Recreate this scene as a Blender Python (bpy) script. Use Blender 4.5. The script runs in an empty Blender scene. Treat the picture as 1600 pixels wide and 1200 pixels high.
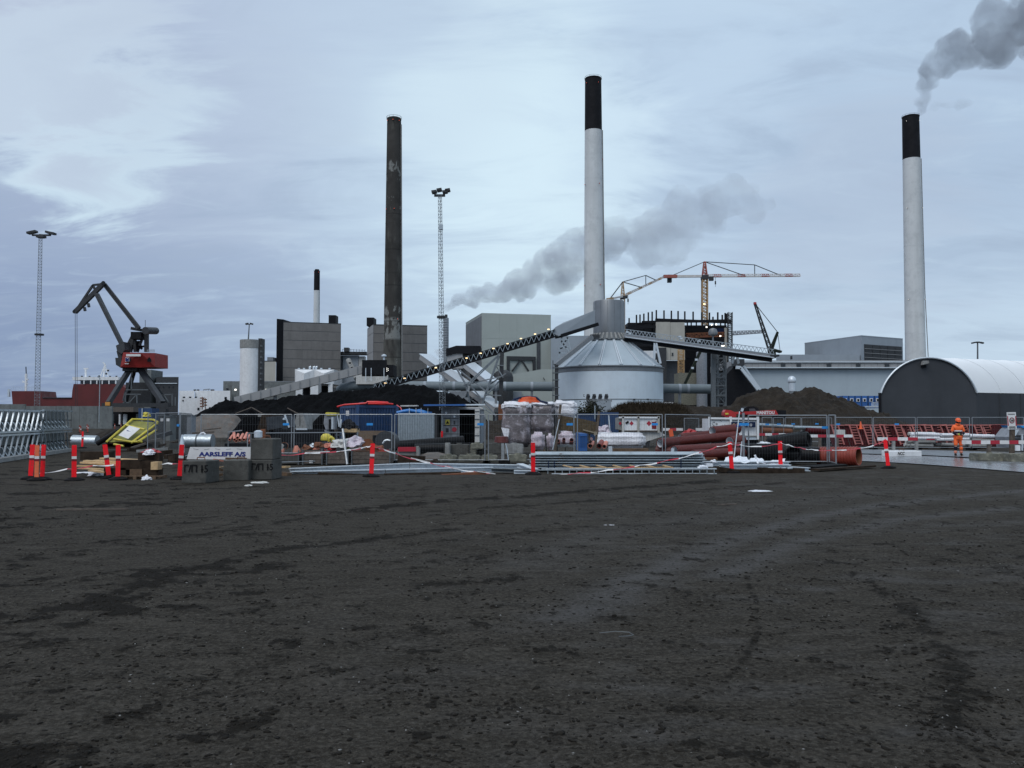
import bpy, bmesh, math, random
import numpy as np
from mathutils import Vector, Matrix, noise
R = math.radians
random.seed(7); np.random.seed(7)
scene = bpy.context.scene
COL = scene.collection

CAM_H = 1.7; FPX = 1300.0; PITCH = math.atan(55 / 1300)
cd = bpy.data.cameras.new('camera'); cam = bpy.data.objects.new('camera', cd); COL.objects.link(cam)
cd.sensor_width = 36; cd.lens = FPX / 1600 * 36; cd.clip_start = 0.1; cd.clip_end = 9000
cam.location = (0, 0, CAM_H); cam.rotation_euler = (R(90) + PITCH, 0, 0)
scene.camera = cam

def ray(px, py):
    a = (px - 800) / FPX; b = -(py - 600) / FPX
    return Vector((a, math.cos(PITCH) - b * math.sin(PITCH), math.sin(PITCH) + b * math.cos(PITCH)))
def P(px, py, Y):
    d = ray(px, py); t = Y / d.y
    return Vector((d.x * t, Y, CAM_H + d.z * t))
def G(px, py):
    d = ray(px, py); t = -CAM_H / d.z
    return Vector((d.x * t, d.y * t, 0))
def X(px, Y): return P(px, 655, Y).x
def Z(py, Y): return P(800, py, Y).z
def S(n, Y): return n * Y / FPX

scene.render.engine = 'CYCLES'
scene.cycles.use_denoising = True
scene.cycles.max_bounces = 6; scene.cycles.diffuse_bounces = 3; scene.cycles.glossy_bounces = 3
scene.cycles.volume_bounces = 2; scene.cycles.transparent_max_bounces = 12
scene.cycles.sample_clamp_indirect = 4
scene.view_settings.view_transform = 'Standard'; scene.view_settings.look = 'None'
scene.view_settings.gamma = 1; scene.view_settings.use_curve_mapping = False
scene.view_settings.exposure = 0.0

SUN_EL, SUN_AZ = R(52), R(-150)            # azimuth clockwise from +Y
W = bpy.data.worlds.new('World'); scene.world = W; W.use_nodes = True
nt = W.node_tree; nt.nodes.clear()
def N(t, **k):
    n = nt.nodes.new(t)
    for a, b in k.items(): setattr(n, a, b)
    return n
def mth(op, a, b=None, c=None, clamp=False):
    n = N('ShaderNodeMath', operation=op); n.use_clamp = clamp
    for i, v in enumerate((a, b, c)):
        if v is None: continue
        if isinstance(v, (int, float)): n.inputs[i].default_value = v
        else: nt.links.new(v, n.inputs[i])
    return n.outputs[0]
def mixc(f, a, b, bt='MIX'):
    n = N('ShaderNodeMix', data_type='RGBA', blend_type=bt)
    for i, v in ((0, f), (6, a), (7, b)):
        if isinstance(v, (int, float)): n.inputs[i].default_value = v
        elif isinstance(v, tuple): n.inputs[i].default_value = (*v, 1)
        else: nt.links.new(v, n.inputs[i])
    return n.outputs[2]
def smooth(v, lo, hi):
    n = N('ShaderNodeMapRange', interpolation_type='SMOOTHSTEP')
    nt.links.new(v, n.inputs[0]); n.inputs[1].default_value = lo; n.inputs[2].default_value = hi
    return n.outputs[0]
def lin(r, g, b):
    f = lambda c: (c / 255 / 12.92) if c / 255 <= .04045 else ((c / 255 + .055) / 1.055) ** 2.4
    return (f(r), f(g), f(b))
tc = N('ShaderNodeTexCoord'); dirv = tc.outputs['Generated']
sep = N('ShaderNodeSeparateXYZ'); nt.links.new(dirv, sep.inputs[0])
dx, dy, dz = sep.outputs
nis = N('ShaderNodeTexSky', sky_type='NISHITA'); nis.sun_disc = False
nis.sun_elevation = SUN_EL; nis.sun_rotation = SUN_AZ
zz = mth('MAXIMUM', dz, 0.0)
zden = mth('ADD', zz, 0.22)
pv = N('ShaderNodeCombineXYZ')
nt.links.new(mth('DIVIDE', dx, zden), pv.inputs[0]); nt.links.new(mth('DIVIDE', dy, zden), pv.inputs[1])
def cloud(scale, detail, rough, dist, loc, sx=1.0, sy=1.0, rot=0.0):
    mp = N('ShaderNodeMapping'); nt.links.new(pv.outputs[0], mp.inputs[0])
    mp.inputs['Location'].default_value = (*loc, 0); mp.inputs['Rotation'].default_value = (0, 0, rot)
    mp.inputs['Scale'].default_value = (sx, sy, 1)
    n = N('ShaderNodeTexNoise'); n.inputs['Scale'].default_value = scale; n.inputs['Detail'].default_value = detail
    n.inputs['Roughness'].default_value = rough; n.inputs['Distortion'].default_value = dist
    nt.links.new(mp.outputs[0], n.inputs['Vector']); return n.outputs[0]
# base gradient: dim blue near the left horizon, paler to the right and up
side = smooth(dx, -.55, .12)
hor = mixc(side, lin(132, 149, 181), lin(197, 214, 230))
up = mixc(side, lin(187, 198, 219), lin(190, 209, 229))
base = mixc(smooth(dz, .04, .36), hor, up); base = mixc(smooth(dz, .5, .95), base, lin(218, 228, 240))
c1 = cloud(.75, 5, .55, .3, (3.1, 1.7), 1.0, 1.5, R(18))
c2 = cloud(2.6, 6, .6, .6, (7.3, 4.2), .7, 1.5, R(24))
base = mixc(mth('MULTIPLY', smooth(c1, .5, .76), .22), base, lin(206, 224, 238))
base = mixc(mth('MULTIPLY', smooth(c1, .56, .3), .42), base, lin(164, 181, 205))
c3 = cloud(5.5, 7, .62, .8, (1.3, 9.2), .6, 1.5, R(28))
base = mixc(mth('MULTIPLY', smooth(c2, .5, .74), .26), base, lin(208, 227, 242))
base = mixc(mth('MULTIPLY', smooth(c2, .52, .28), .45), base, lin(162, 178, 199))
base = mixc(mth('MULTIPLY', smooth(c3, .52, .74), .22), base, lin(214, 232, 244))
base = mixc(mth('MULTIPLY', smooth(c3, .5, .28), .26), base, lin(170, 184, 204))
# thinner places in the cloud cover
wob = mth('MULTIPLY', mth('SUBTRACT', c2, .5), .05)
def gap(px, py, w0, w1, amt, colr):
    global base
    d = ray(px, py).normalized()
    n = N('ShaderNodeVectorMath', operation='DOT_PRODUCT'); nt.links.new(dirv, n.inputs[0]); n.inputs[1].default_value = d
    s = smooth(mth('ADD', n.outputs['Value'], wob), math.cos(R(w1)), math.cos(R(w0)))
    base = mixc(mth('MULTIPLY', s, amt), base, lin(*colr))
gap(830, 255, 0.5, 11, .95, (230, 248, 254))
gap(760, 300, 2, 15, .45, (210, 230, 243))
gap(130, 130, 0.3, 8, .85, (220, 240, 249))
gap(60, 30, 1, 9, .5, (184, 189, 210))
gap(1060, 170, 1, 10, .45, (203, 221, 238))
gap(600, 60, 1, 12, .35, (203, 218, 233))
gap(1330, 330, 1, 9, .45, (184, 196, 214))
gap(330, 200, 1, 9, .3, (186, 198, 216))
base = mixc(1.0, base, (.965, 1.0, 1.03), 'MULTIPLY')
k = N('ShaderNodeVectorMath', operation='SCALE'); nt.links.new(base, k.inputs[0]); k.inputs['Scale'].default_value = 10.0
lay = mixc(0.95, nis.outputs[0], k.outputs[0])
bg = N('ShaderNodeBackground'); bg.inputs['Strength'].default_value = 0.1
nt.links.new(lay, bg.inputs[0])
wo = N('ShaderNodeOutputWorld'); nt.links.new(bg.outputs[0], wo.inputs[0])

sl = bpy.data.lights.new('sun', 'SUN'); sl.energy = 1.4; sl.angle = R(40); sl.color = (1, .97, .93)
sun = bpy.data.objects.new('sun', sl); COL.objects.link(sun)
sd = Vector((math.sin(SUN_AZ) * math.cos(SUN_EL), math.cos(SUN_AZ) * math.cos(SUN_EL), math.sin(SUN_EL)))
sun.rotation_euler = sd.to_track_quat('Z', 'Y').to_euler()

class MB:
    def __init__(s): s.v = []; s.f = []
    def add(s, vs, fs):
        o = len(s.v); s.v += [tuple(v) for v in vs]; s.f += [tuple(i + o for i in f) for f in fs]; return s
    def box(s, c, sz, rz=0, tilt=None):
        hx, hy, hz = sz[0] / 2, sz[1] / 2, sz[2] / 2
        m = Matrix.Rotation(rz, 3, 'Z')
        if tilt is not None: m = m @ tilt
        c = Vector(c)
        vs = [c + m @ Vector((x * hx, y * hy, z * hz)) for z in (-1, 1) for x, y in ((-1, -1), (1, -1), (1, 1), (-1, 1))]
        return s.add(vs, [(3, 2, 1, 0), (4, 5, 6, 7), (0, 1, 5, 4), (1, 2, 6, 5), (2, 3, 7, 6), (3, 0, 4, 7)])
    def beam(s, p, q, w, h=None, up=(0, 0, 1)):
        p, q = Vector(p), Vector(q); h = w if h is None else h
        d = (q - p)
        if d.length < 1e-6: return s
        d.normalize(); u = Vector(up)
        if abs(d.dot(u)) > .98: u = Vector((0, 1, 0))
        sx = d.cross(u).normalized(); uy = sx.cross(d).normalized()
        vs = [e + sx * (a * w / 2) + uy * (b * h / 2) for e in (p, q) for a, b in ((-1, -1), (1, -1), (1, 1), (-1, 1))]
        return s.add(vs, [(0, 1, 2, 3), (7, 6, 5, 4), (4, 5, 1, 0), (5, 6, 2, 1), (6, 7, 3, 2), (7, 4, 0, 3)])
    def tube(s, pts, r, seg=8, caps=True, closed=False):
        pts = [Vector(p) for p in pts]; n = len(pts); rr = r if isinstance(r, (list, tuple)) else [r] * n
        vs = []; pu = None
        for i, p in enumerate(pts):
            a = pts[(i - 1) % n] if (i > 0 or closed) else p; b = pts[(i + 1) % n] if (i < n - 1 or closed) else p
            d = (b - a).normalized()
            if pu is None: pu = Vector((0, 0, 1)) if abs(d.z) < .9 else Vector((1, 0, 0))
            sx = d.cross(pu).normalized(); pu = sx.cross(d).normalized()
            vs += [p + (sx * math.cos(t) + pu * math.sin(t)) * rr[i] for t in [2 * math.pi * k / seg for k in range(seg)]]
        fs = []
        for i in range(n if closed else n - 1):
            j = (i + 1) % n
            fs += [(i * seg + k, i * seg + (k + 1) % seg, j * seg + (k + 1) % seg, j * seg + k) for k in range(seg)]
        if caps and not closed:
            fs += [tuple(range(seg))[::-1], tuple((n - 1) * seg + k for k in range(seg))]
        return s.add(vs, fs)
    def pipe(s, p, q, ro, ri, seg=20):
        """open hollow cylinder with wall thickness"""
        p, q = Vector(p), Vector(q); d = (q - p).normalized()
        u = Vector((0, 0, 1)) if abs(d.z) < .9 else Vector((1, 0, 0)); sx = d.cross(u).normalized(); u = sx.cross(d)
        vs = [c + (sx * math.cos(t) + u * math.sin(t)) * r for c, r in ((p, ro), (q, ro), (q, ri), (p, ri)) for t in [2 * math.pi * k / seg for k in range(seg)]]
        fs = [(a * seg + k, a * seg + (k + 1) % seg, ((a + 1) % 4) * seg + (k + 1) % seg, ((a + 1) % 4) * seg + k) for a in range(4) for k in range(seg)]
        return s.add(vs, fs)
    def lathe(s, prof, c=(0, 0, 0), seg=32, a0=0, a1=2 * math.pi, caps=True):
        c = Vector(c); full = abs(a1 - a0 - 2 * math.pi) < 1e-6; n = seg if full else seg + 1
        vs = [c + Vector((r * math.cos(a0 + (a1 - a0) * k / seg), r * math.sin(a0 + (a1 - a0) * k / seg), z)) for r, z in prof for k in range(n)]
        fs = []
        for i in range(len(prof) - 1):
            for k in range(seg):
                k2 = (k + 1) % n
                fs.append((i * n + k, i * n + k2, (i + 1) * n + k2, (i + 1) * n + k))
        if caps and full:
            fs += [tuple(range(n))[::-1], tuple((len(prof) - 1) * n + k for k in range(n))]
        return s.add(vs, fs)
    def extr(s, pts, vec):
        n = len(pts); vec = Vector(vec); vs = [Vector(p) for p in pts]; vs += [p + vec for p in vs]
        return s.add(vs, [tuple(range(n))[::-1], tuple(range(n, 2 * n))] + [(k, (k + 1) % n, (k + 1) % n + n, k + n) for k in range(n)])
    def prism(s, foot, z0, z1):
        n = len(foot); t = z1 if isinstance(z1, (list, tuple)) else [z1] * n
        vs = [(p[0], p[1], z0) for p in foot] + [(p[0], p[1], t[i]) for i, p in enumerate(foot)]
        return s.add(vs, [tuple(range(n))[::-1], tuple(range(n, 2 * n))] + [(k, (k + 1) % n, (k + 1) % n + n, k + n) for k in range(n)])
    def lattice(s, p, q, w0, w1, bays, r, sides=4, up=(0, 0, 1), rb=None):
        """square (4) or triangular (3) lattice girder between p and q"""
        p, q = Vector(p), Vector(q); d = (q - p).normalized(); u = Vector(up)
        if abs(d.dot(u)) > .98: u = Vector((0, 1, 0))
        sx = d.cross(u).normalized(); uy = sx.cross(d).normalized(); rb = rb or r * .6
        ang = [math.pi / 4 + math.pi / 2 * k for k in range(4)] if sides == 4 else [math.pi / 2 + 2 * math.pi / 3 * k for k in range(3)]
        def pt(i, k):
            t = i / bays; w = (w0 + (w1 - w0) * t) / (math.sqrt(2) if sides == 4 else 1.73)
            return p.lerp(q, t) + (sx * math.cos(ang[k]) + uy * math.sin(ang[k])) * w
        for k in range(sides): s.beam(pt(0, k), pt(bays, k), r)
        for i in range(bays):
            for k in range(sides):
                k2 = (k + 1) % sides
                a, b = (k, k2) if i % 2 == 0 else (k2, k)
                s.beam(pt(i, a), pt(i + 1, b), rb)
                s.beam(pt(i + 1, k), pt(i + 1, k2), rb)
        return s
    def mesh(s, name, off=Matrix(), smooth=False):
        me = bpy.data.meshes.new(name)
        me.from_pydata([tuple(off @ Vector(v)) for v in s.v], [], s.f)
        me.validate(); me.update()
        if smooth:
            me.shade_smooth(); me.set_sharp_from_angle(angle=R(38))
        return me

MW = {}
def tag(o, label, cat, group=None, kind=None):
    if label: o['label'] = label
    if cat: o['category'] = cat
    if group: o['group'] = group
    if kind: o['kind'] = kind
    return o
def thing(name, label, cat, loc=(0, 0, 0), group=None, rz=0):
    o = bpy.data.objects.new(name, None); COL.objects.link(o)
    o.empty_display_size = .3; o.location = loc; o.rotation_euler = (0, 0, rz)
    MW[o] = Matrix.Translation(Vector(loc)) @ Matrix.Rotation(rz, 4, 'Z')
    return tag(o, label, cat, group)
def part(par, name, mb, mat, label=None, smooth=False, kind=None):
    m = MW[par]; me = mb.mesh(name, m.inverted(), smooth) if isinstance(mb, MB) else mb
    if mat is not None and len(me.materials) == 0: me.materials.append(mat)
    o = bpy.data.objects.new(name, me); COL.objects.link(o); o.parent = par
    MW[o] = m
    if label: o['label'] = label
    if kind: o['kind'] = kind
    return o
def solo(name, mb, mat, label, cat, group=None, smooth=False, kind=None):
    a = np.array(mb.v); c = (a.min(0) + a.max(0)) / 2; c[2] = a[:, 2].min()
    me = mb.mesh(name, Matrix.Translation(-Vector(c)), smooth)
    if mat is not None: me.materials.append(mat)
    o = bpy.data.objects.new(name, me); COL.objects.link(o); o.location = c
    MW[o] = Matrix.Translation(Vector(c))
    return tag(o, label, cat, group, kind)
def place(o, loc, rz=0.0, rx=0.0, ry=0.0):
    o.location = loc; o.rotation_euler = (rx, ry, rz); return o
def dup(root, loc, rz=0.0, label=None, group=None, rx=0.0, ry=0.0):
    r = root.copy(); COL.objects.link(r); place(r, loc, rz, rx, ry)
    if label: r['label'] = label
    if group: r['group'] = group
    for ch in list(root.children):
        c = ch.copy(); COL.objects.link(c); c.parent = r
        for g in list(ch.children):
            d = g.copy(); COL.objects.link(d); d.parent = c
    return r
def text_mb(txt, size, font_bold=0.0, extrude=.004, align='LEFT', shear=0.0, spacing=1.0):
    cu = bpy.data.curves.new('t', 'FONT'); cu.body = txt; cu.size = size; cu.extrude = extrude; cu.align_x = align
    cu.offset = font_bold; cu.shear = shear; cu.space_character = spacing; cu.resolution_u = 2
    o = bpy.data.objects.new('t', cu); COL.objects.link(o)
    dg = bpy.context.evaluated_depsgraph_get(); me = bpy.data.meshes.new_from_object(o.evaluated_get(dg))
    mb = MB(); mb.add([v.co.copy() for v in me.vertices], [tuple(p.vertices) for p in me.polygons])
    bpy.data.objects.remove(o); bpy.data.curves.remove(cu); bpy.data.meshes.remove(me)
    return mb
def xform(mb, m):
    mb.v = [tuple(m @ Vector(v)) for v in mb.v]; return mb
def text_at(par, name, txt, origin, right, up, size, mat, bold=0.0, w=None, **k):
    """lettering in the plane spanned by right/up, baseline start at origin, optional total width"""
    mb = text_mb(txt, size, bold, **k); r = Vector(right).normalized(); u = Vector(up).normalized(); n = r.cross(u)
    a = np.array(mb.v); sx = 1.0
    if w: sx = w / (a[:, 0].max() - a[:, 0].min())
    o = Vector(origin)
    mb.v = [tuple(o + r * (v[0] * sx) + u * v[1] + n * v[2]) for v in mb.v]
    return part(par, name, mb, mat)

MATS = {}
def M(key, c=None, rough=.8, metal=0.0, var=.15, scale=1.5, bump=0.0, bscale=30, streak=0.0, dirt=None, dirt_amt=0.0, spec=.5, em=0.0):
    if key in MATS: return MATS[key]
    m = bpy.data.materials.new(key); m.use_nodes = True; t = m.node_tree; b = t.nodes['Principled BSDF']
    L = t.links.new
    tc = t.nodes.new('ShaderNodeTexCoord'); oi = t.nodes.new('ShaderNodeObjectInfo')
    off = t.nodes.new('ShaderNodeVectorMath'); off.operation = 'MULTIPLY_ADD'
    cmb = t.nodes.new('ShaderNodeCombineXYZ')
    for i in range(3): L(oi.outputs['Random'], cmb.inputs[i])
    L(cmb.outputs[0], off.inputs[0]); off.inputs[1].default_value = (91, 57, 33); L(tc.outputs['Object'], off.inputs[2])
    vec = off.outputs[0]
    def nz(sc, det=5, stretch=None, rgh=.6):
        n = t.nodes.new('ShaderNodeTexNoise'); n.inputs['Scale'].default_value = sc; n.inputs['Detail'].default_value = det
        n.inputs['Roughness'].default_value = rgh
        if stretch:
            mp = t.nodes.new('ShaderNodeMapping'); mp.inputs['Scale'].default_value = stretch; L(vec, mp.inputs[0]); L(mp.outputs[0], n.inputs['Vector'])
        else: L(vec, n.inputs['Vector'])
        return n.outputs[0]
    def mix(f, a, bb):
        n = t.nodes.new('ShaderNodeMix'); n.data_type = 'RGBA'
        for i, v in ((0, f), (6, a), (7, bb)):
            if isinstance(v, (int, float)): n.inputs[i].default_value = v
            elif isinstance(v, (tuple, list)): n.inputs[i].default_value = (*v[:3], 1)
            else: L(v, n.inputs[i])
        return n.outputs[2]
    def rng(v, lo, hi, o0=0.0, o1=1.0):
        n = t.nodes.new('ShaderNodeMapRange'); L(v, n.inputs[0])
        for i, x in enumerate((lo, hi, o0, o1)): n.inputs[i + 1].default_value = x
        return n.outputs[0]
    lo = tuple(max(0, x * (1 - var)) for x in c); hi = tuple(min(1, x * (1 + var)) for x in c)
    colr = mix(rng(nz(scale), .3, .7), lo, hi)
    if streak:
        colr = mix(rng(nz(scale * 2.2, 4, (1, 1, .08)), .5, .75, 0, streak), colr, tuple(x * .45 for x in c))
    if dirt is not None:
        colr = mix(rng(nz(scale * 2.7, 7, None, .7), .5, .62, 0, dirt_amt), colr, dirt)
    L(colr, b.inputs['Base Color'])
    b.inputs['Metallic'].default_value = metal
    L(rng(nz(scale * 3, 4), .3, .7, max(.02, rough - .12), min(1, rough + .1)), b.inputs['Roughness'])
    b.inputs['Specular IOR Level'].default_value = spec if spec != .5 or max(c) > .07 or metal else .12
    if bump:
        bp = t.nodes.new('ShaderNodeBump'); bp.inputs['Strength'].default_value = bump; bp.inputs['Distance'].default_value = .3 / bscale * 3
        L(nz(bscale, 6), bp.inputs['Height']); L(bp.outputs[0], b.inputs['Normal'])
    if em:
        b.inputs['Emission Color'].default_value = (*c, 1); b.inputs['Emission Strength'].default_value = em
    MATS[key] = m; return m

M('red_plastic', (.93, .012, .022), .5, var=.06, scale=4, dirt=(.35, .05, .045), dirt_amt=.5, spec=.25)
M('faded_orange', (.75, .16, .06), .6, var=.15, scale=4, dirt=(.35, .16, .1), dirt_amt=.4)
M('reflect_white', (.72, .72, .72), .4, var=.1, dirt=(.4, .38, .36), dirt_amt=.4)
M('dark_red_band', (.2, .012, .018), .4, var=.2)
M('black_rubber', (.006, .006, .0065), .75, var=.4, scale=5, bump=.3, bscale=50, dirt=(.025, .024, .022), dirt_amt=.5)
M('galv', (.42, .47, .5), .42, metal=.75, var=.18, scale=5, dirt=(.25, .27, .28), dirt_amt=.4)
M('galv_white', (.62, .68, .73), .4, metal=.35, var=.1, scale=5, dirt=(.35, .37, .38), dirt_amt=.4)
M('mast_galv', (.2, .225, .245), .55, metal=.3, var=.15, scale=2)
M('pile_steel', (.36, .42, .46), .45, metal=.3, var=.16, scale=3, dirt=(.2, .23, .25), dirt_amt=.4)
M('duct_grey', (.15, .185, .205), .6, var=.1, scale=.3, streak=.2)
M('galv_dark', (.13, .145, .155), .55, metal=.4, var=.25, scale=6)
M('steel_grey', (.2, .215, .23), .5, metal=.3, var=.15, scale=2)
M('crane_steel', (.05, .054, .06), .6, metal=.2, var=.2, scale=1)
M('steel_dark', (.035, .038, .042), .6, metal=.2, var=.3, scale=2)
M('steel_black', (.012, .013, .016), .65, var=.3, scale=2)
M('frame_tube', (.3, .32, .34), .45, metal=.6, var=.15, scale=3)
M('clad_grey', (.165, .16, .155), .7, var=.1, scale=.3, streak=.35, dirt=(.12, .12, .115), dirt_amt=.3)
M('clad_grey_light', (.3, .305, .31), .65, var=.08, scale=.3, streak=.2)
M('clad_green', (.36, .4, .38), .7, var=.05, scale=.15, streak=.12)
M('clad_green_shaded', (.17, .18, .19), .7, var=.06, scale=.15, streak=.12)  # shaded copy of the green cladding, for the left face
M('clad_blue', (.38, .45, .5), .6, var=.05, scale=.2, streak=.12)
M('clad_blue_grey', (.28, .32, .36), .6, var=.07, scale=.2, streak=.15)
M('white_paint', (.76, .78, .8), .6, var=.06, scale=.5, streak=.2, dirt=(.45, .45, .44), dirt_amt=.25)
M('white_dirty', (.55, .55, .53), .7, var=.1, scale=1, streak=.35, dirt=(.28, .27, .25), dirt_amt=.5)
M('cream', (.4, .39, .35), .75, var=.07, scale=.4, streak=.2)
M('louvre', (.06, .066, .075), .5, var=.2)
M('glass_dark', (.012, .015, .02), .12, var=.2, spec=.6)
M('coal', (.0035, .0038, .0045), .95, var=.5, scale=1.0, bump=.6, bscale=6, spec=.04)
M('soil', (.022, .0172, .0126), .95, var=.5, scale=.6, bump=.9, bscale=5, dirt=(.04, .032, .0235), dirt_amt=.7, spec=.2)
M('sand', (.12, .11, .1), .95, var=.3, scale=.7, bump=.6, bscale=5, dirt=(.15, .09, .06), dirt_amt=.5)
M('dry_grass', (.04, .031, .021), .95, var=.5, scale=1.5, spec=.1)
M('twig', (.03, .027, .022), .95, var=.4, scale=2)
M('leaf_dark', (.035, .038, .024), .9, var=.6, scale=3)
M('concrete_dark', (.075, .074, .067), .9, var=.3, scale=1.6, bump=.45, bscale=25, dirt=(.045, .046, .042), dirt_amt=.7)
M('concrete', (.27, .275, .27), .9, var=.2, scale=1.5, bump=.35, bscale=25, streak=.4, dirt=(.12, .12, .11), dirt_amt=.5)
M('concrete_moss', (.15, .15, .12), .95, var=.35, scale=2.5, bump=.5, bscale=20, dirt=(.3, .29, .23), dirt_amt=.7)
M('wall_grey', (.15, .165, .165), .9, var=.2, scale=.5, streak=.4, dirt=(.095, .1, .1), dirt_amt=.6)
M('timber', (.52, .36, .19), .75, var=.2, scale=6, dirt=(.38, .25, .13), dirt_amt=.5)
M('timber_dark', (.035, .025, .018), .85, var=.5, scale=5, bump=.3, bscale=30)
M('timber_brown', (.13, .082, .048), .85, var=.35, scale=4, bump=.3, bscale=30, dirt=(.05, .035, .022), dirt_amt=.5)
M('timber_grey', (.12, .1, .085), .9, var=.3, scale=4, bump=.3, bscale=30, dirt=(.055, .045, .038), dirt_amt=.6)
M('post_wood', (.09, .068, .052), .9, var=.3, scale=4, dirt=(.18, .15, .11), dirt_amt=.4)
M('osb', (.085, .062, .034), .9, var=.45, scale=9, dirt=(.045, .034, .02), dirt_amt=.7)
M('ply', (.16, .115, .08), .85, var=.2, scale=4, dirt=(.1, .07, .05), dirt_amt=.5)
M('container_blue', (.016, .052, .14), .55, var=.2, scale=1.5, streak=.4, dirt=(.05, .06, .08), dirt_amt=.35)
M('bright_blue', (.02, .13, .42), .5, var=.15, scale=2)
M('tag_blue', (.025, .27, .68), .45, var=.08, scale=5)
M('cabin_blue', (.03, .12, .36), .55, var=.15, scale=1)
M('navy', (.008, .018, .055), .45, var=.15)
M('ink_blue', (.012, .025, .18), .5, var=.05)
M('ink_black', (.012, .012, .013), .6, var=.1)
M('container_grey', (.25, .27, .3), .55, var=.15, scale=2, streak=.45, dirt=(.13, .12, .11), dirt_amt=.4)
M('crane_red', (.29, .028, .025), .55, var=.2, scale=.6, streak=.35)
M('ship_red', (.11, .014, .014), .6, var=.2, scale=.15, streak=.3)
M('machine_red', (.42, .02, .022), .4, var=.12, scale=2)
M('pipe_red', (.125, .021, .016), .45, var=.2, scale=2.5, dirt=(.07, .017, .014), dirt_amt=.5)
M('pipe_orange', (.27, .045, .028), .5, var=.2, scale=3)
M('pipe_salmon', (.62, .23, .16), .55, var=.15, scale=4)
M('pipe_inner', (.66, .7, .74), .5, var=.1)
M('pipe_black', (.012, .0125, .014), .45, var=.3, scale=3)
M('form_red', (.06, .007, .009), .6, var=.35, scale=2, dirt=(.05, .01, .012), dirt_amt=.6)
M('form_pink', (.42, .13, .115), .6, var=.25, scale=3, dirt=(.3, .22, .2), dirt_amt=.5)
M('wrap_white', (.78, .79, .83), .35, var=.12, scale=4, bump=.5, bscale=12, dirt=(.5, .5, .56), dirt_amt=.5)
M('wrap_goods', (.13, .115, .12), .3, var=.7, scale=1.3, bump=.5, bscale=14, dirt=(.5, .47, .52), dirt_amt=.75)
M('wrap_pink', (.55, .5, .56), .35, var=.3, scale=5, bump=.5, bscale=14, dirt=(.36, .2, .24), dirt_amt=.45)
M('foil', (.82, .86, .91), .3, var=.08, scale=5, bump=.6, bscale=10)
M('yellow', (.62, .52, .06), .5, var=.15, scale=4, dirt=(.3, .26, .08), dirt_amt=.4)
M('yellow_net', (.2, .2, .04), .6, var=.2, scale=4)
M('orange_mark', (.55, .25, .05), .6)
M('crane_yellow', (.4, .25, .11), .6, var=.2, scale=1)
M('tower_red', (.34, .1, .075), .6, var=.2, scale=1)
M('tower_white', (.6, .58, .56), .6, var=.15, scale=1)
M('green_machine', (.018, .024, .018), .6, var=.3)
M('rust', (.16, .06, .028), .85, var=.4, scale=1.5)
M('hose_red', (.7, .03, .03), .4)
M('hose_orange', (.8, .12, .03), .45)
M('hose_blue', (.03, .2, .55), .45)
M('hivis', (.98, .15, .03), .55, var=.1, scale=9, em=0.0)
M('hivis_dark', (.014, .016, .03), .8, var=.2, scale=9)
M('skin', (.45, .27, .2), .55, var=.08, scale=12)
M('glove', (.5, .6, .08), .6)
M('boot', (.02, .017, .015), .7)
M('sign_white', (.7, .7, .7), .45, var=.06, dirt=(.5, .5, .5), dirt_amt=.3)
M('sign_red', (.4, .02, .04), .45)
M('lamp_warm', (1, .7, .36), em=2.0)
M('lamp_red', (1, .12, .06), em=1.0)
M('lamp_white', (1, .95, .85), em=2.5)
M('chimney_white', (.63, .66, .67), .75, var=.06, scale=.09, streak=.3, dirt=(.44, .47, .48), dirt_amt=.4)
M('chimney_black', (.012, .0125, .015), .7, var=.3, scale=.2)
def vnoise(x, y, seed=0):
    """numpy value noise, 0..1"""
    xi = np.floor(x).astype(np.int64); yi = np.floor(y).astype(np.int64); fx = x - xi; fy = y - yi
    def h(a, b):
        n = (a * 374761393 + b * 668265263 + seed * 1442695041) & 0x7fffffff
        n = ((n ^ (n >> 13)) * 1274126177) & 0x7fffffff
        n = ((n ^ (n >> 16)) * 668265263) & 0x7fffffff
        return ((n ^ (n >> 15)) & 0xffff) / 65535.0
    u = fx * fx * (3 - 2 * fx); v = fy * fy * (3 - 2 * fy)
    return (h(xi, yi) * (1 - u) + h(xi + 1, yi) * u) * (1 - v) + (h(xi, yi + 1) * (1 - u) + h(xi + 1, yi + 1) * u) * v
def fbm(x, y, seed=0, o=4, g=.5):
    s = 0; a = 1; t = 0
    for i in range(o):
        s = s + vnoise(x * 2 ** i, y * 2 ** i, seed + i * 17) * a; t += a; a *= g
    return s / t
TRK = [  # wheel marks: pixel polylines in the photo dropped on the ground, half width, strength
    ([(1160, 900), (1178, 940), (1186, 975), (1175, 1020), (1130, 1070), (1040, 1112)], .04, .6),
    ([(1360, 910), (1440, 965), (1480, 1020), (1500, 1080), (1495, 1200)], .13, .6),
    ([(1040, 1112), (1180, 1108)], .05, .6),
    ([(1600, 900), (1500, 870), (1400, 880)], .35, .5),
    ([(1120, 752), (960, 764), (840, 774), (700, 782), (540, 800)], .35, .9),
    ([(1250, 752), (1000, 776), (840, 790), (760, 794)], .22, .7),
    ([(900, 752), (640, 766), (420, 770), (250, 772)], .3, .5),
    ([(0, 962), (130, 948), (260, 900), (420, 862), (700, 828)], .22, .8),
    ([(0, 880), (130, 862), (280, 842), (500, 806)], .22, .6),
    ([(60, 905), (330, 898), (480, 885)], .14, .7),
    ([(640, 850), (780, 838), (900, 826), (1080, 818)], .22, .55),
    ([(660, 915), (800, 905)], .16, .7),
    ([(0, 770), (160, 768), (330, 764)], .3, .5),
    ([(130, 1060), (340, 1060), (480, 1020)], .09, .5),
]
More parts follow.
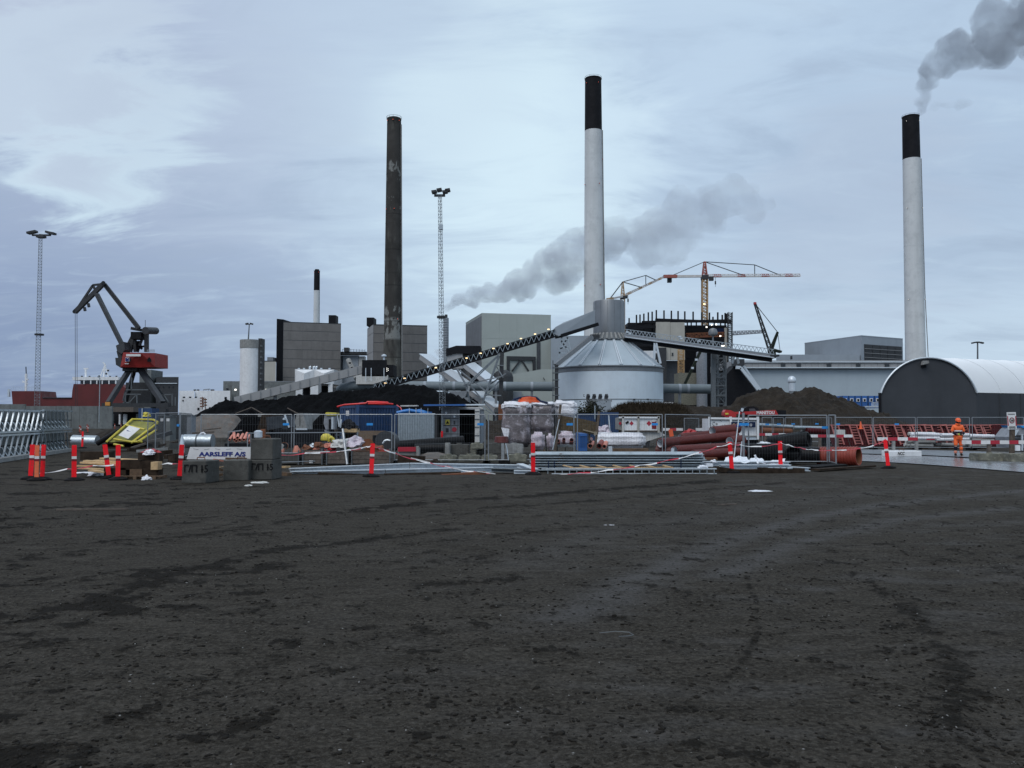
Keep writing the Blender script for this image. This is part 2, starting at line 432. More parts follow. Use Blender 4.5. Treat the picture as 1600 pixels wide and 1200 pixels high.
WET = [([(1600, 766), (1430, 782), (1260, 808), (1120, 850), (1000, 905), (900, 960)], .2, .85),
       ([(1600, 792), (1400, 812), (1240, 848), (1120, 900)], .16, .8),
       ([(1500, 752), (1200, 790), (960, 830), (820, 880)], .35, .4)]
def segdist(px, py, pts):
    d = np.full(px.shape, 1e9)
    for (ax, ay), (bx, by) in zip(pts[:-1], pts[1:]):
        vx, vy = bx - ax, by - ay; L2 = vx * vx + vy * vy
        t = np.clip(((px - ax) * vx + (py - ay) * vy) / L2, 0, 1)
        d = np.minimum(d, np.hypot(px - ax - t * vx, py - ay - t * vy))
    return d
def fields(x, y):
    w = (fbm(x * .9, y * .9, 5) - .5)
    br = fbm(x * 4.2, y * 4.2, 9, 4, .6); br2 = fbm(x * 1.3 + 40, y * 2.6, 21, 4, .6)
    mud = np.zeros_like(x); wet = np.zeros_like(x)
    for pts, hw, st in TRK:
        g = [tuple(G(*p).xy) for p in pts]
        d = segdist(x + w * .3, y + w * .3, g)
        mud = np.maximum(mud, np.exp(-(d / (hw * 1.2)) ** 2) * st * np.clip((br - .27) * 4.5, 0, 1))
    for pts, hw, st in WET:
        g = [tuple(G(*p).xy) for p in pts]
        d = segdist(x + w * .5, y + w * .5, g)
        wet = np.maximum(wet, np.exp(-(d / (hw * 1.6)) ** 2) * st)
    # loose mud dragged in streaks, more on the left
    ang = R(24); xs = x * math.cos(ang) + y * math.sin(ang); ys = -x * math.sin(ang) + y * math.cos(ang)
    st = fbm(xs * .55, ys * 1.7, 33, 5, .62)
    left = np.clip(.55 - x / np.maximum(y, 2) * .8, .25, 1)
    mud = np.maximum(mud, np.clip((st - .525) * 9, 0, 1) * left * np.clip((br - .36) * 4.5, 0, 1) * .9)
    mud = np.maximum(mud, np.clip((br - .62) * 10, 0, 1) * .6)
    wet = np.maximum(wet, np.clip((br2 - .5) * 3, 0, 1) * np.clip(.35 + x / np.maximum(y, 2), 0, .6))
    return mud, wet * (1 - mud * .8)
def ground_h(x, y, mud, wet):
    r = np.hypot(x, y); near = np.clip((32 - r) / 10, 0, 1)
    return near * ((fbm(x * 6, y * 6, 3, 4, .6) - .5) * .022 + (fbm(x * 1.1, y * 1.1, 4, 2) - .5) * .03 + mud * .012 - wet * .006)
na = 560
fa = np.linspace(-R(48), R(48), na, endpoint=False); ba = np.linspace(R(48), 2 * math.pi - R(48), 60, endpoint=False)
ang = np.concatenate([fa, ba]); nA = len(ang)
rad = np.concatenate([np.geomspace(1.2, 60, 390), np.geomspace(62, 6000, 40)])
A, RR = np.meshgrid(ang, rad); gx = (np.sin(A) * RR).ravel(); gy = (np.cos(A) * RR).ravel()
mud, wet = fields(gx, gy); gz = ground_h(gx, gy, mud, wet)
gv = np.concatenate([np.stack([gx, gy, gz], 1), [[0, 0, 0]]]); nR = len(rad)
i = np.arange(nR - 1)[:, None] * nA; j = np.arange(nA)[None]; j2 = (j + 1) % nA
quads = np.stack([i + j, i + j2, i + nA + j2, i + nA + j], -1).reshape(-1, 4)[:, ::-1]
tri = np.stack([np.full(nA, nR * nA), np.arange(nA), (np.arange(nA) + 1) % nA], 1)[:, ::-1]
me = bpy.data.meshes.new('ground')
me.vertices.add(len(gv)); me.vertices.foreach_set('co', gv.astype(np.float32).ravel())
loops = np.concatenate([quads.ravel(), tri.ravel()]); tot = np.concatenate([np.full(len(quads), 4), np.full(len(tri), 3)])
me.loops.add(len(loops)); me.loops.foreach_set('vertex_index', loops.astype(np.int32))
me.polygons.add(len(tot)); me.polygons.foreach_set('loop_start', (np.cumsum(tot) - tot).astype(np.int32))
me.update(calc_edges=True); me.validate()
if me.polygons[0].normal.z < 0: me.flip_normals()
for nm, arr in (('mud', mud), ('wet', wet)):
    at = me.attributes.new(nm, 'FLOAT', 'POINT'); at.data.foreach_set('value', np.append(arr, 0).astype(np.float32))
me.shade_smooth()

def ground_mat():
    m = bpy.data.materials.new('yard_dirt'); m.use_nodes = True; t = m.node_tree; b = t.nodes['Principled BSDF']; L = t.links.new
    geo = t.nodes.new('ShaderNodeNewGeometry')
    def at(n):
        a = t.nodes.new('ShaderNodeAttribute'); a.attribute_name = n; return a.outputs['Fac']
    def nz(sc, det=6, rg=.6, st=None):
        n = t.nodes.new('ShaderNodeTexNoise'); n.inputs['Scale'].default_value = sc; n.inputs['Detail'].default_value = det; n.inputs['Roughness'].default_value = rg
        src = geo.outputs['Position']
        if st:
            mp = t.nodes.new('ShaderNodeMapping'); mp.inputs['Scale'].default_value = st; mp.inputs['Rotation'].default_value = (0, 0, R(-24)); L(src, mp.inputs[0]); src = mp.outputs[0]
        L(src, n.inputs['Vector']); return n.outputs[0]
    def rg_(v, a, c, o0=0., o1=1.):
        n = t.nodes.new('ShaderNodeMapRange'); L(v, n.inputs[0])
        for i, x in enumerate((a, c, o0, o1)): n.inputs[i + 1].default_value = x
        return n.outputs[0]
    def mix(f, a, c):
        n = t.nodes.new('ShaderNodeMix'); n.data_type = 'RGBA'
        for i, v in ((0, f), (6, a), (7, c)):
            if isinstance(v, tuple): n.inputs[i].default_value = (*v, 1)
            elif isinstance(v, float): n.inputs[i].default_value = v
            else: L(v, n.inputs[i])
        return n.outputs[2]
    def mt(op, a, c):
        n = t.nodes.new('ShaderNodeMath'); n.operation = op
        for i, v in enumerate((a, c)):
            if isinstance(v, float): n.inputs[i].default_value = v
            else: L(v, n.inputs[i])
        return n.outputs[0]
    big = nz(.5, 5, .6); mid = nz(3.2, 7, .68, (.6, 1.5, 1)); fine = nz(26, 8, .7); grit = nz(95, 4, .7)
    c = mix(rg_(big, .35, .65), (.0375, .0334, .0275), (.055, .0495, .0415))
    c = mix(rg_(mid, .42, .62), (.0255, .0222, .0176), c)
    c = mix(rg_(fine, .46, .66, 0., .6), c, (.11, .101, .086))
    c = mix(rg_(grit, .56, .7, 0., .6), c, (.13, .128, .122))
    wetf = mt('MULTIPLY', at('wet'), rg_(mid, .36, .58, .4, 1.)); c = mix(wetf, c, mix(rg_(fine, .4, .6), (.064, .062, .061), (.096, .0935, .092)))
    c = mix(rg_(mt('ADD', at('mud'), mt('ADD', mt('MULTIPLY', mt('SUBTRACT', fine, .5), 1.3), mt('MULTIPLY', mt('SUBTRACT', nz(9, 6, .7), .5), 1.6))), .42, .6, 0., .85), c, (.0105, .0092, .0074))
    # dark crumbs pressed into the surface
    c = mix(rg_(nz(17, 6, .65, (.8, 1.3, 1)), .585, .63, 0., .85), c, (.0115, .0101, .0083))
    L(c, b.inputs['Base Color'])
    L(rg_(at('wet'), 0., 1., .92, .72), b.inputs['Roughness']); b.inputs['Specular IOR Level'].default_value = .06
    h = mt('ADD', mt('MULTIPLY', fine, .6), mt('MULTIPLY', grit, .25)); h = mt('ADD', h, mt('MULTIPLY', nz(11, 5, .6), .9))
    bp = t.nodes.new('ShaderNodeBump'); bp.inputs['Strength'].default_value = .8; bp.inputs['Distance'].default_value = .05
    L(h, bp.inputs['Height']); L(bp.outputs[0], b.inputs['Normal'])
    return m
me.materials.append(ground_mat())
ground = bpy.data.objects.new('ground', me); COL.objects.link(ground); ground['kind'] = 'structure'

# loose clods and stones lying on the yard
def scatter(n, rmin, rmax, size, seed, flat, mudbias):
    rs = np.random.RandomState(seed)
    th = rs.uniform(-R(34), R(34), n * 4); r = rmin * (rmax / rmin) ** rs.uniform(0, 1, n * 4)
    x = np.sin(th) * r; y = np.cos(th) * r
    md, wt = fields(x, y)
    cl = fbm(x * 1.6, y * 1.6, 77, 3)
    p = .12 + mudbias * md + np.clip((cl - .5) * 2.5, 0, 1) * .5
    k = np.flatnonzero(rs.uniform(0, 1, n * 4) < p)[:n]
    x, y, md, wt = x[k], y[k], md[k], wt[k]; z = ground_h(x, y, md, wt)
    bm = bmesh.new(); bmesh.ops.create_icosphere(bm, subdivisions=1, radius=1); bv = np.array([v.co[:] for v in bm.verts]); bf = np.array([[v.index for v in f.verts] for f in bm.faces]); bm.free()
    V = []; F = []
    s = size[0] * (size[1] / size[0]) ** (rs.uniform(0, 1, len(k)) ** 2.2)
    for i in range(len(k)):
        d = bv * (1 + rs.uniform(-.5, .5, (len(bv), 1))); a = rs.uniform(0, 6.28); e = rs.uniform(.6, 1.5)
        q = d * (s[i] * e, s[i] / e, s[i] * flat * rs.uniform(.6, 1.3))
        ca, sa = math.cos(a), math.sin(a)
        V.append(np.stack([q[:, 0] * ca - q[:, 1] * sa + x[i], q[:, 0] * sa + q[:, 1] * ca + y[i], q[:, 2] + z[i] + s[i] * flat * .1], 1)); F.append(bf + i * len(bv))
    return np.concatenate(V), np.concatenate(F)
def npmesh(name, v, f, mat, smooth=False):
    me = bpy.data.meshes.new(name); me.vertices.add(len(v)); me.vertices.foreach_set('co', v.astype(np.float32).ravel())
    k = f.shape[1]; me.loops.add(f.size); me.loops.foreach_set('vertex_index', f.astype(np.int32).ravel())
    me.polygons.add(len(f)); me.polygons.foreach_set('loop_start', (np.arange(len(f)) * k).astype(np.int32)); me.update(calc_edges=True)
    if smooth: me.shade_smooth()
    if mat: me.materials.append(mat)
    return me
M('clod', (.015, .0132, .0108), .95, var=.5, scale=9, bump=.5, bscale=60, spec=.15)  # dark mud colour, deepened in place of weak relief shading
M('stone', (.2, .2, .195), .85, var=.4, scale=20)
v, f = scatter(26000, 3.4, 26, (.003, .021), 11, .5, .9)
o = bpy.data.objects.new('mud_clods', npmesh('mud_clods', v, f, MATS['clod'])); COL.objects.link(o)
tag(o, 'dark crumbly clods of mud strewn over the bare yard', 'mud clods', kind='stuff')
v, f = scatter(700, 3.6, 24, (.003, .009), 12, .7, .1)
o = bpy.data.objects.new('gravel', npmesh('gravel', v, f, MATS['stone'])); COL.objects.link(o)
tag(o, 'small pale stones scattered over the bare yard', 'gravel', kind='stuff')

# wet paved road on the right
def road_mat():
    m = M('wet_asphalt', (.15, .16, .17), .22, var=.25, scale=.7, bump=.15, bscale=40, dirt=(.06, .06, .058), dirt_amt=.6, spec=.6); return m
def ground_sheet(name, pix, z, mat, n=14):
    mb = MB(); a = [G(*p) for p in pix[0]]; b = [G(*p) for p in pix[1]]
    def along(pts, t):
        t = t * (len(pts) - 1); i = min(int(t), len(pts) - 2); return pts[i].lerp(pts[i + 1], t - i)
    top = []
    for i in range(n + 1):
        t = i / n; jit = random.uniform(-.12, .12)
        p, q = along(a, t), along(b, t); p = p + Vector((0, jit, 0))
        top.append((Vector((p.x, p.y, z)), Vector((q.x, q.y, z))))
    vs = [v for pr in top for v in pr]
    mb.add(vs, [(2 * i, 2 * i + 2, 2 * i + 3, 2 * i + 1) for i in range(n)])
    me = mb.mesh(name)
    if me.polygons[0].normal.z < 0: me.flip_normals()
    me.materials.append(mat); o = bpy.data.objects.new(name, me); COL.objects.link(o); o['kind'] = 'structure'; return o
ground_sheet('road', ([(1200, 716), (1345, 721), (1440, 726), (1600, 739), (1800, 756), (2500, 815)], [(1200, 706), (1345, 711), (1440, 713), (1600, 722.5), (1800, 735), (2500, 778)]), .03, road_mat())
ground_sheet('pavement', ([(1200, 705.3), (1345, 710), (1440, 712), (1600, 721), (1800, 733), (2500, 775)], [(1200, 700), (1345, 703.5), (1440, 704), (1600, 709), (1800, 716), (2500, 740)]), .045, M('wet_paving', (.11, .12, .13), .38, var=.25, scale=.8, bump=.15, bscale=40, dirt=(.06, .06, .058), dirt_amt=.6))
def chimney(px, base_px, top_py, Y, d_top, d_bot, split_py, body, cap, label, lights, lit='lamp_red', flare=None, cap_rim=True):
    b = P(base_px, 655, Y); H = Z(top_py, Y); lean = 0
    t = thing('chimney', label, 'chimney', (b.x, Y, 0))
    r0, r1 = S(d_bot, Y) / 2, S(d_top, Y) / 2; hs = Z(split_py, Y)
    def rr(z):
        k = z / H; r = r0 + (r1 - r0) * k
        if flare and z < flare[0]: r += flare[1] * (1 - z / flare[0]) ** 1.5
        return r
    zs = [0] + [hs * k / 14 for k in range(1, 15)]
    part(t, 'shaft', MB().lathe([(rr(z), z) for z in zs], (b.x, Y, 0), 40), MATS[body], smooth=True)
    rim = S(6, Y) * .55
    part(t, 'chimney_top', MB().lathe([(rr(hs) + .02, hs), (r1, H - rim), (r1 * 1.03, H - rim + .1), (r1 * 1.03, H - rim + .6), (r1 * .74, H - rim + .9), (r1 * .74, H), (r1 * .6, H), (r1 * .6, H - 1)], (b.x, Y, 0), 40), MATS[cap], smooth=True)
    mbp = MB(); ring = [(b.x + math.cos(a) * (r1 + .2), Y + math.sin(a) * (r1 + .2), H - rim + 1.1) for a in [k * math.pi / 12 for k in range(24)]]
    mbp.tube(ring, .05, 5, closed=True)
    for p in ring[::2]: mbp.beam((p[0], p[1], H - rim + .3), p, .07)
    part(t, 'railing', mbp, MATS['chimney_black'])
    for k in range(1, 6):
        zk = hs * k / 6; part(t, 'shaft_joint', MB().lathe([(rr(zk) + .02, zk - .09), (rr(zk) + .05, zk), (rr(zk) + .02, zk + .09)], (b.x, Y, 0), 40, caps=False), MATS[body])
    a = -math.pi / 2 + 1.25; ld = [Vector((b.x + math.cos(a) * (rr(z) + .3), Y + math.sin(a) * (rr(z) + .3), z)) for z in (hs * .05, hs * .5, hs)]; part(t, 'ladder', MB().tube(ld, .22, 4), MATS['concrete'])
    for py, offs in lights:
        z = Z(py, Y); r = rr(z) if z < hs else r1 + (rr(hs) - r1) * max(0, (H - z) / max(1, H - hs))
        for q in offs:
            a = -math.pi / 2 + q
            c = Vector((b.x + math.cos(a) * (r + .25), Y + math.sin(a) * (r + .25), z)); s = max(.3, S(.9, Y))
            h = part(t, 'warning_light', MB().box(c, (s, s, s), a), MATS['steel_dark'])
            part(h, 'lamp', MB().box(c + Vector((math.cos(a) * s * .5, math.sin(a) * s * .5, 0)), (s * .55, s * .4, s * .55), a), MATS[lit])
    return t
chimney(929, 929, 122, 366, 26, 34, 205, 'chimney_white', 'chimney_black', 'tall white chimney with black top rising behind the round silo', [(133, (-.9, .5)), (290, (-1.2, .55)), (447, (-1.2, .55)), (250, (1.2,))])
chimney(1427, 1432.5, 181, 411, 25, 31, 249, 'chimney_white', 'chimney_black', 'white chimney with black top standing behind the arched hall', [(192, (-.9, .7)), (327, (-1, .9)), (469, (-1, .9))], 'lamp_white', flare=(36, 1.6))
chimney(493, 493, 421, 830, 9, 10.5, 454, 'chimney_white', 'chimney_black', 'farthest and smallest white chimney with black top behind the left boiler house', [(426, (-.7, .6))])
def stained_mat():
    m = M('chimney_concrete', (.058, .056, .053), .9, var=.2, scale=.12, streak=.5, dirt=(.035, .034, .032), dirt_amt=.5)
    t = m.node_tree; b = t.nodes['Principled BSDF']; L = t.links.new; src = b.inputs['Base Color'].links[0].from_socket
    tc = t.nodes.new('ShaderNodeTexCoord'); sp = t.nodes.new('ShaderNodeSeparateXYZ'); L(tc.outputs['Object'], sp.inputs[0])
    def nz(sc, st, d=6, rg=.65):
        n = t.nodes.new('ShaderNodeTexNoise'); mp = t.nodes.new('ShaderNodeMapping'); mp.inputs['Scale'].default_value = st
        L(tc.outputs['Object'], mp.inputs[0]); L(mp.outputs[0], n.inputs['Vector']); n.inputs['Scale'].default_value = sc; n.inputs['Detail'].default_value = d; n.inputs['Roughness'].default_value = rg; return n.outputs[0]
    def rg_(v, a, c, o0=0., o1=1., it='LINEAR'):
        n = t.nodes.new('ShaderNodeMapRange'); n.interpolation_type = it; L(v, n.inputs[0])
        for i, x in enumerate((a, c, o0, o1)): n.inputs[i + 1].default_value = x
        return n.outputs[0]
    def mu(a, c, op='MULTIPLY'):
        n = t.nodes.new('ShaderNodeMath'); n.operation = op
        for i, v in enumerate((a, c)):
            if isinstance(v, (int, float)): n.inputs[i].default_value = v
            else: L(v, n.inputs[i])
        return n.outputs[0]
    def mx(f, a, c):
        n = t.nodes.new('ShaderNodeMix'); n.data_type = 'RGBA'
        for i, v in ((0, f), (6, a), (7, c)):
            if isinstance(v, tuple): n.inputs[i].default_value = (*v, 1)
            else: L(v, n.inputs[i])
        return n.outputs[2]
    def band(z0, z1, w): return mu(rg_(sp.outputs[2], z0 - w, z0, 0, 1, 'SMOOTHSTEP'), rg_(sp.outputs[2], z1, z1 + w, 1, 0, 'SMOOTHSTEP'))
    low = rg_(mu(rg_(sp.outputs[2], 38, 4, 0, .36), nz(.35, (1, 1, .3)), 'ADD'), .55, .78)
    c = mx(low, src, (.125, .125, .112))
    pat = None
    for (z0, z1, th) in ((123, 131, .53), (108, 113, .62), (96, 99, .66), (54, 58, .57), (43, 52, .46), (30, 33, .6)):
        e = mu(band(z0 * .687, z1 * .687, 1.1), rg_(nz(.55, (1, 1, .45), 7), th, th + .05)); pat = e if pat is None else mu(pat, e, 'MAXIMUM')
    c = mx(mu(pat, .75), c, (.27, .28, .27))
    for zc in (15, 33, 51, 69, 87, 105):
        c = mx(mu(band(zc * .687, zc * .687 + .2, .1), .6), c, (.02, .02, .02))
    L(c, b.inputs['Base Color'])
stained_mat()
t = chimney(614.5, 613, 185, 285, 22, 31, 196, 'chimney_concrete', 'chimney_concrete', 'tall dark stained concrete chimney with flaking patches left of the light mast', [(191, (-.8, 0, .8)), (329, (-.8, .2)), (500, (.6,))])
def foot(*pts): return [(X(p, y), y) for p, y in pts]
def para(a, b, c):
    return [a, b, c, (a[0] + c[0] - b[0], a[1] + c[1] - b[1])]
def face_pts(a, b, u, z, out=0.0):
    d = Vector((b[0] - a[0], b[1] - a[1], 0)); n = Vector((d.y, -d.x, 0)).normalized()
    if n.y > 0: n = -n
    p = Vector((a[0], a[1], 0)) + d * u + n * out; p.z = z; return p
def slab(a, b, u0, u1, z0, z1, out=.06, th=.12):
    """thin panel proud of the wall plane a-b"""
    mb = MB(); p = [face_pts(a, b, u, z, out) for u, z in ((u0, z0), (u1, z0), (u1, z1), (u0, z1))]
    n = (face_pts(a, b, 0, 0, 1) - face_pts(a, b, 0, 0, 0)); return mb.extr(p, -n * th)
def building(name, label, cat, fp, z1, wall, z0=0, roof=None):
    cx = sum(p[0] for p in fp) / len(fp); cy = sum(p[1] for p in fp) / len(fp)
    t = thing(name, label, cat, (cx, cy, z0))
    part(t, 'wall', MB().prism(fp, z0, z1), MATS[wall])
    if roof:
        m = [(cx + (p[0] - cx) * 1.004, cy + (p[1] - cy) * 1.004) for p in fp]
        zt = max(z1) if isinstance(z1, list) else z1
        part(t, 'roof_edge', MB().prism(m, [z + .003 for z in z1] if isinstance(z1, list) else zt + .003, [z + .35 for z in z1] if isinstance(z1, list) else zt + .35), MATS[roof])
    return t
def bands(t, a, b, zs, mat, name='cladding_panel', u0=.004, u1=.996, gap=.17, cols=1):
    for z0, z1 in zip(zs[:-1], zs[1:]):
        for c in range(cols):
            ua = u0 + (u1 - u0) * c / cols; ub = u0 + (u1 - u0) * (c + 1) / cols
            part(t, name, slab(a, b, ua + .0008, ub - .0008, z0 + gap / 2, z1 - gap / 2), MATS[mat])
A = foot((430.5, 318))[0]; B = foot((441, 320))[0]; C = foot((531.5, 326))[0]
dep = Vector((C[0] / C[1] * 1.2, 1, 0)) * 30
fp = [B, C, (C[0] + dep.x, C[1] + 30), (B[0] + dep.x, B[1] + 30)]
H1 = Z(504, 320)
t = building('boiler_house', 'grey concrete boiler house with black stair strip on its left', 'industrial building', fp, H1, 'louvre', roof='steel_dark')  # dark wall colour stands in for shade in the panel gaps
bands(t, B, C, [Z(p, 322) for p in (606, 590, 575, 561, 546.5, 532, 517.5, 503.6)], 'clad_grey', cols=3)
part(t, 'stair_tower', MB().prism([A, (B[0] - .02, B[1]), (B[0] + 2, B[1] + 20), (A[0] + 2, A[1] + 20)], 0, Z(499, 320)), MATS['steel_black'])
part(t, 'roof_vent', MB().box(P(521, 500, 335), (S(11, 335), 5, S(13, 335))), MATS['steel_black'])
A2 = foot((573, 315))[0]; B2 = foot((582.5, 300))[0]; C2 = foot((667, 304))[0]
fp = para(A2, B2, C2); H2 = Z(508.5, 301)
t = building('boiler_house', 'grey concrete boiler house partly hidden behind the dark chimney', 'industrial building', fp, H2, 'louvre', roof='steel_dark')  # wall darkened so the gaps between panels look shaded
bands(t, B2, C2, [Z(p, 302) for p in (608, 594, 579, 565, 550.5, 536, 522, 509)], 'clad_grey', cols=3)
bands(t, A2, B2, [Z(p, 305) for p in (608, 580, 551, 522, 509)], 'clad_grey_light', cols=1)  # left face in a lighter colour, its light painted in
part(t, 'roof_vent', MB().box(P(580.5, 504, 312), (S(11, 312), 6, S(13, 312))), MATS['steel_black'])
# link between them
t = thing('pipe_bridge', 'dark steel pipe bridge linking the two grey boiler houses', 'bridge', P(552, 655, 325) * Vector((1, 1, 0)))
part(t, 'deck', MB().box(P(552, 552.5, 330), (S(44, 330), 5, S(4.5, 330))), MATS['steel_dark'])
part(t, 'cabin', MB().box(P(542, 546.5, 328), (S(7, 330), 3, S(6, 330))), MATS['steel_dark'])
mb = MB()
for k in range(9): mb.beam(P(535 + k * 4.4, 550, 327), P(535 + k * 4.4, 545.5, 327), .12)
mb.beam(P(535, 545.8, 327), P(570, 547.5, 327), .12); part(t, 'railing', mb, MATS['steel_dark'])
for px, w, py0, mt in ((534, 5, 556, 'steel_grey'), (548, 26, 556, 'clad_blue_grey'), (566, 9, 557, 'white_dirty')):
    part(t, 'support', MB().box(P(px, (py0 + 610) / 2, 331), (S(w, 331), 3, S(610 - py0, 331))), MATS[mt])
t = thing('coal_chute', 'inclined grey coal chute with dark openings between the boiler houses', 'chute', P(551, 655, 300) * Vector((1, 1, 0)))
part(t, 'casing', MB().tube([P(544.5, 563, 306), P(557.5, 592, 296)], S(4.2, 300), 12), MATS['concrete'], smooth=True)
for k in (.2, .45, .7):
    p = P(544.5, 563, 303.6).lerp(P(557.5, 592, 293.6), k); part(t, 'opening', MB().box(p + Vector((0, -.45, .3)), (.8, .3, .6)), MATS['steel_black'])
# white hopper building
a, b = foot((460, 275))[0], foot((521, 277))[0]
t = building('hopper_house', 'white hopper building with pleated front behind the coal heap', 'industrial building', [a, b, (b[0], b[1] + 14), (a[0], a[1] + 14)], Z(577, 276), 'white_paint', z0=Z(600, 276))
for u0 in (0.02, .52):
    p0, p1, pm, pt0, pt1 = (face_pts(a, b, u, z, o) for u, z, o in ((u0, Z(600, 276), .1), (u0 + .46, Z(600, 276), .1), (u0 + .23, Z(584, 276), 1.8), (u0, Z(578, 276), .1), (u0 + .46, Z(578, 276), .1)))
    mb = MB().add([p0, p1, pm, pt0, pt1, (p0 + p1) / 2 + Vector((0, -1.8, 0))], [(0, 5, 2, 3), (5, 1, 4, 2), (3, 2, 4)])
    part(t, 'hopper_front', mb, MATS['white_paint'])
for u0, u1 in ((.03, .2), (.4, .62), (.86, .97)): part(t, 'leg', MB().prism([tuple(face_pts(a, b, u, 0, o).xy) for u, o in ((u0, .5), (u1, .5), (u1, -2), (u0, -2))], 0, Z(600.2, 276)), MATS['white_paint'])
part(t, 'bay', MB().box(P(492, 612, 283), (S(56, 283), 2, S(18, 283))), MATS['steel_black'])
mb = MB()
for px in (484, 490, 494): mb.tube([P(px, 577, 280), P(px, 573.5, 280), P(px + 2, 573, 280)], .35, 8)
part(t, 'roof_pipes', mb, MATS['galv_white'])
for px in (467, 475, 502, 515): part(t, 'roof_vent', MB().tube([P(px, 577, 280), P(px, 575, 280)], .4, 8), MATS['galv_white'])
# low grey-brown buildings left of it
t = building('low_office', 'low grey concrete office building left of the white silo tower', 'building', foot((348, 300), (376, 300), (376, 312), (348, 312)), Z(595.5, 300), 'wall_grey')
for px, w in ((355, 3), (367, 3)): part(t, 'window', MB().box(P(px, 608, 299.9), (S(w, 300), .2, S(3, 300))), MATS['lamp_white' if px > 360 else 'glass_dark'])
part(t, 'lower_floor', MB().box(P(370, 618, 305), (S(16, 300), 8, S(30, 300))), MATS['wall_grey'])
t = building('pump_house', 'beige block with small roof box between silo tower and boiler house', 'building', foot((408, 312), (430, 312), (430, 325), (408, 325)), Z(565, 312), 'cream', roof='steel_dark')
part(t, 'roof_box', MB().box(P(425, 562, 318), (S(9, 318), 5, S(6.5, 318))), MATS['steel_grey'])
t = building('long_shed', 'long low brown grey shed behind the sloping conveyor gallery', 'building', foot((362, 295), (462, 295), (462, 309), (362, 309)), Z(597, 295), 'wall_grey', roof='steel_grey')
for px in (368, 411, 416, 436): part(t, 'window', MB().box(P(px, 609, 294.9), (S(2.4, 295), .3, S(2.2, 295))), MATS['lamp_white'])
# white silo tower
Y = 255; c = P(390, 655, Y); r = S(31, Y) / 2
t = thing('silo_tower', 'white concrete silo tower with bare grey top band beside the boiler house', 'silo', (c.x, Y, 0))
hb = Z(544.5, Y); ht = Z(531.5, Y)
part(t, 'barrel', MB().lathe([(r, 0), (r, hb)], (c.x, Y, 0), 36), MATS['white_paint'], smooth=True)
part(t, 'top_band', MB().lathe([(r + .12, hb), (r + .12, ht), (r - .6, ht), (r - .6, ht - .6)], (c.x, Y, 0), 36), MATS['concrete'], smooth=True)
mb = MB().box((X(406.5, Y), Y + .5, hb / 2 + 1), (S(5, Y), 3.5, hb + 4)); part(t, 'lift_shaft', mb, MATS['steel_dark'])
mb = MB()
for k in range(14): mb.box((X(408.6, Y), Y - 1, 2 + k * 1.7), (S(1.5, Y), 1.4, .5))
part(t, 'landings', mb, MATS['galv_dark'])
t = thing('roof_light_mast', 'thin light mast with two lamps on top of the white silo tower', 'light mast', P(388.5, 531.5, Y + .5))
part(t, 'pole', MB().tube([P(388, 531.6, Y + .5), P(389.5, 507, Y + .5)], [.22, .14], 6), MATS['galv_dark'])
mb = MB().beam(P(384.5, 507, Y + .5), P(394.5, 506.5, Y + .5), .2); part(t, 'crossbar', mb, MATS['steel_dark'])
for px in (386, 393): part(t, 'lamp', MB().box(P(px, 506, Y + .5), (S(4.4, Y), .8, .45), 0, Matrix.Rotation(R(-14 if px < 389 else 14), 3, 'Y')), MATS['steel_dark'])
# white low works left
def windowed(name, label, x0, x1, y0, Yd, wall, wins, dep=10, z0=0):
    t = building(name, label, 'building', foot((x0, Yd), (x1, Yd), (x1, Yd + dep), (x0, Yd + dep)), Z(y0, Yd), wall, z0)
    for px, py, w, h in wins:
        f = part(t, 'window', MB().box(P(px, py, Yd - .04), (S(w, Yd), .2, S(h, Yd))), MATS['steel_dark'])
        part(f, 'pane', MB().box(P(px, py, Yd - .16), (S(w, Yd) * .7, .06, S(h, Yd) * .7)), MATS['glass_dark'])
    return t
t = windowed('harbour_works', 'low white flat roofed harbour works with dark windows, behind the crane', 304, 359, 610.5, 285, 'white_paint', [(306, 621, 3, 2.4), (352.5, 622, 3.6, 3.6)])
for px in (304.5, 309.5, 331, 333): part(t, 'roof_vent', MB().tube([P(px, 611, 288), P(px, 608.5, 288)], .45, 8), MATS['steel_dark'])
mb = MB().beam(P(318, 609, 287), P(328, 608, 287), .3)
for px in (318, 322, 326): mb.beam(P(px, 611, 287), P(px, 608.6, 287), .15)
part(t, 'roof_railing', mb, MATS['steel_grey'])
windowed('white_annex', 'small white annex with flat roof in front of the harbour works', 282, 314, 622, 270, 'white_paint', [(286, 626, 2, 2), (310, 639, 3, 4)])
t = windowed('white_tower_block', 'white two storey block with three square windows beside the crane', 279.5, 303, 610.5, 284, 'white_paint', [(287.5, 621, 3.4, 2.6), (297, 621, 3.4, 2.6)], 8)
mb = MB()
for k in range(7): mb.box(P(316 + (k % 2) * 4, 622 + k * 2.2, 269), (S(5, 269), 1.2, .35))
mb.beam(P(316, 620, 269), P(316, 640, 269), .2); mb.beam(P(321, 622, 269), P(321, 640, 269), .2)
solo('outdoor_stair', mb, MATS['rust'], 'rusty outdoor stair between the two white harbour blocks', 'stair')
t = windowed('grey_tower', 'dark grey silo house with lit windows behind the crane legs', 243, 278, 589, 300, 'steel_dark', [(248, 604.5, 2, 2.6), (255, 604.5, 2, 2.6), (264, 604.5, 2.4, 3), (270, 604.5, 2.4, 3)], 20)
part(t, 'light_strip', MB().box(P(259, 599, 299.8), (S(36, 300), .3, S(1.2, 300))), MATS['galv_white'])
part(t, 'lift_house', MB().box(P(236, 609, 306), (S(18, 306), 10, S(60, 306))), MATS['wall_grey'])
part(t, 'lift_roof', MB().box(P(237, 579.3, 306), (S(12, 306), 8, S(2, 306))), MATS['galv_white'])
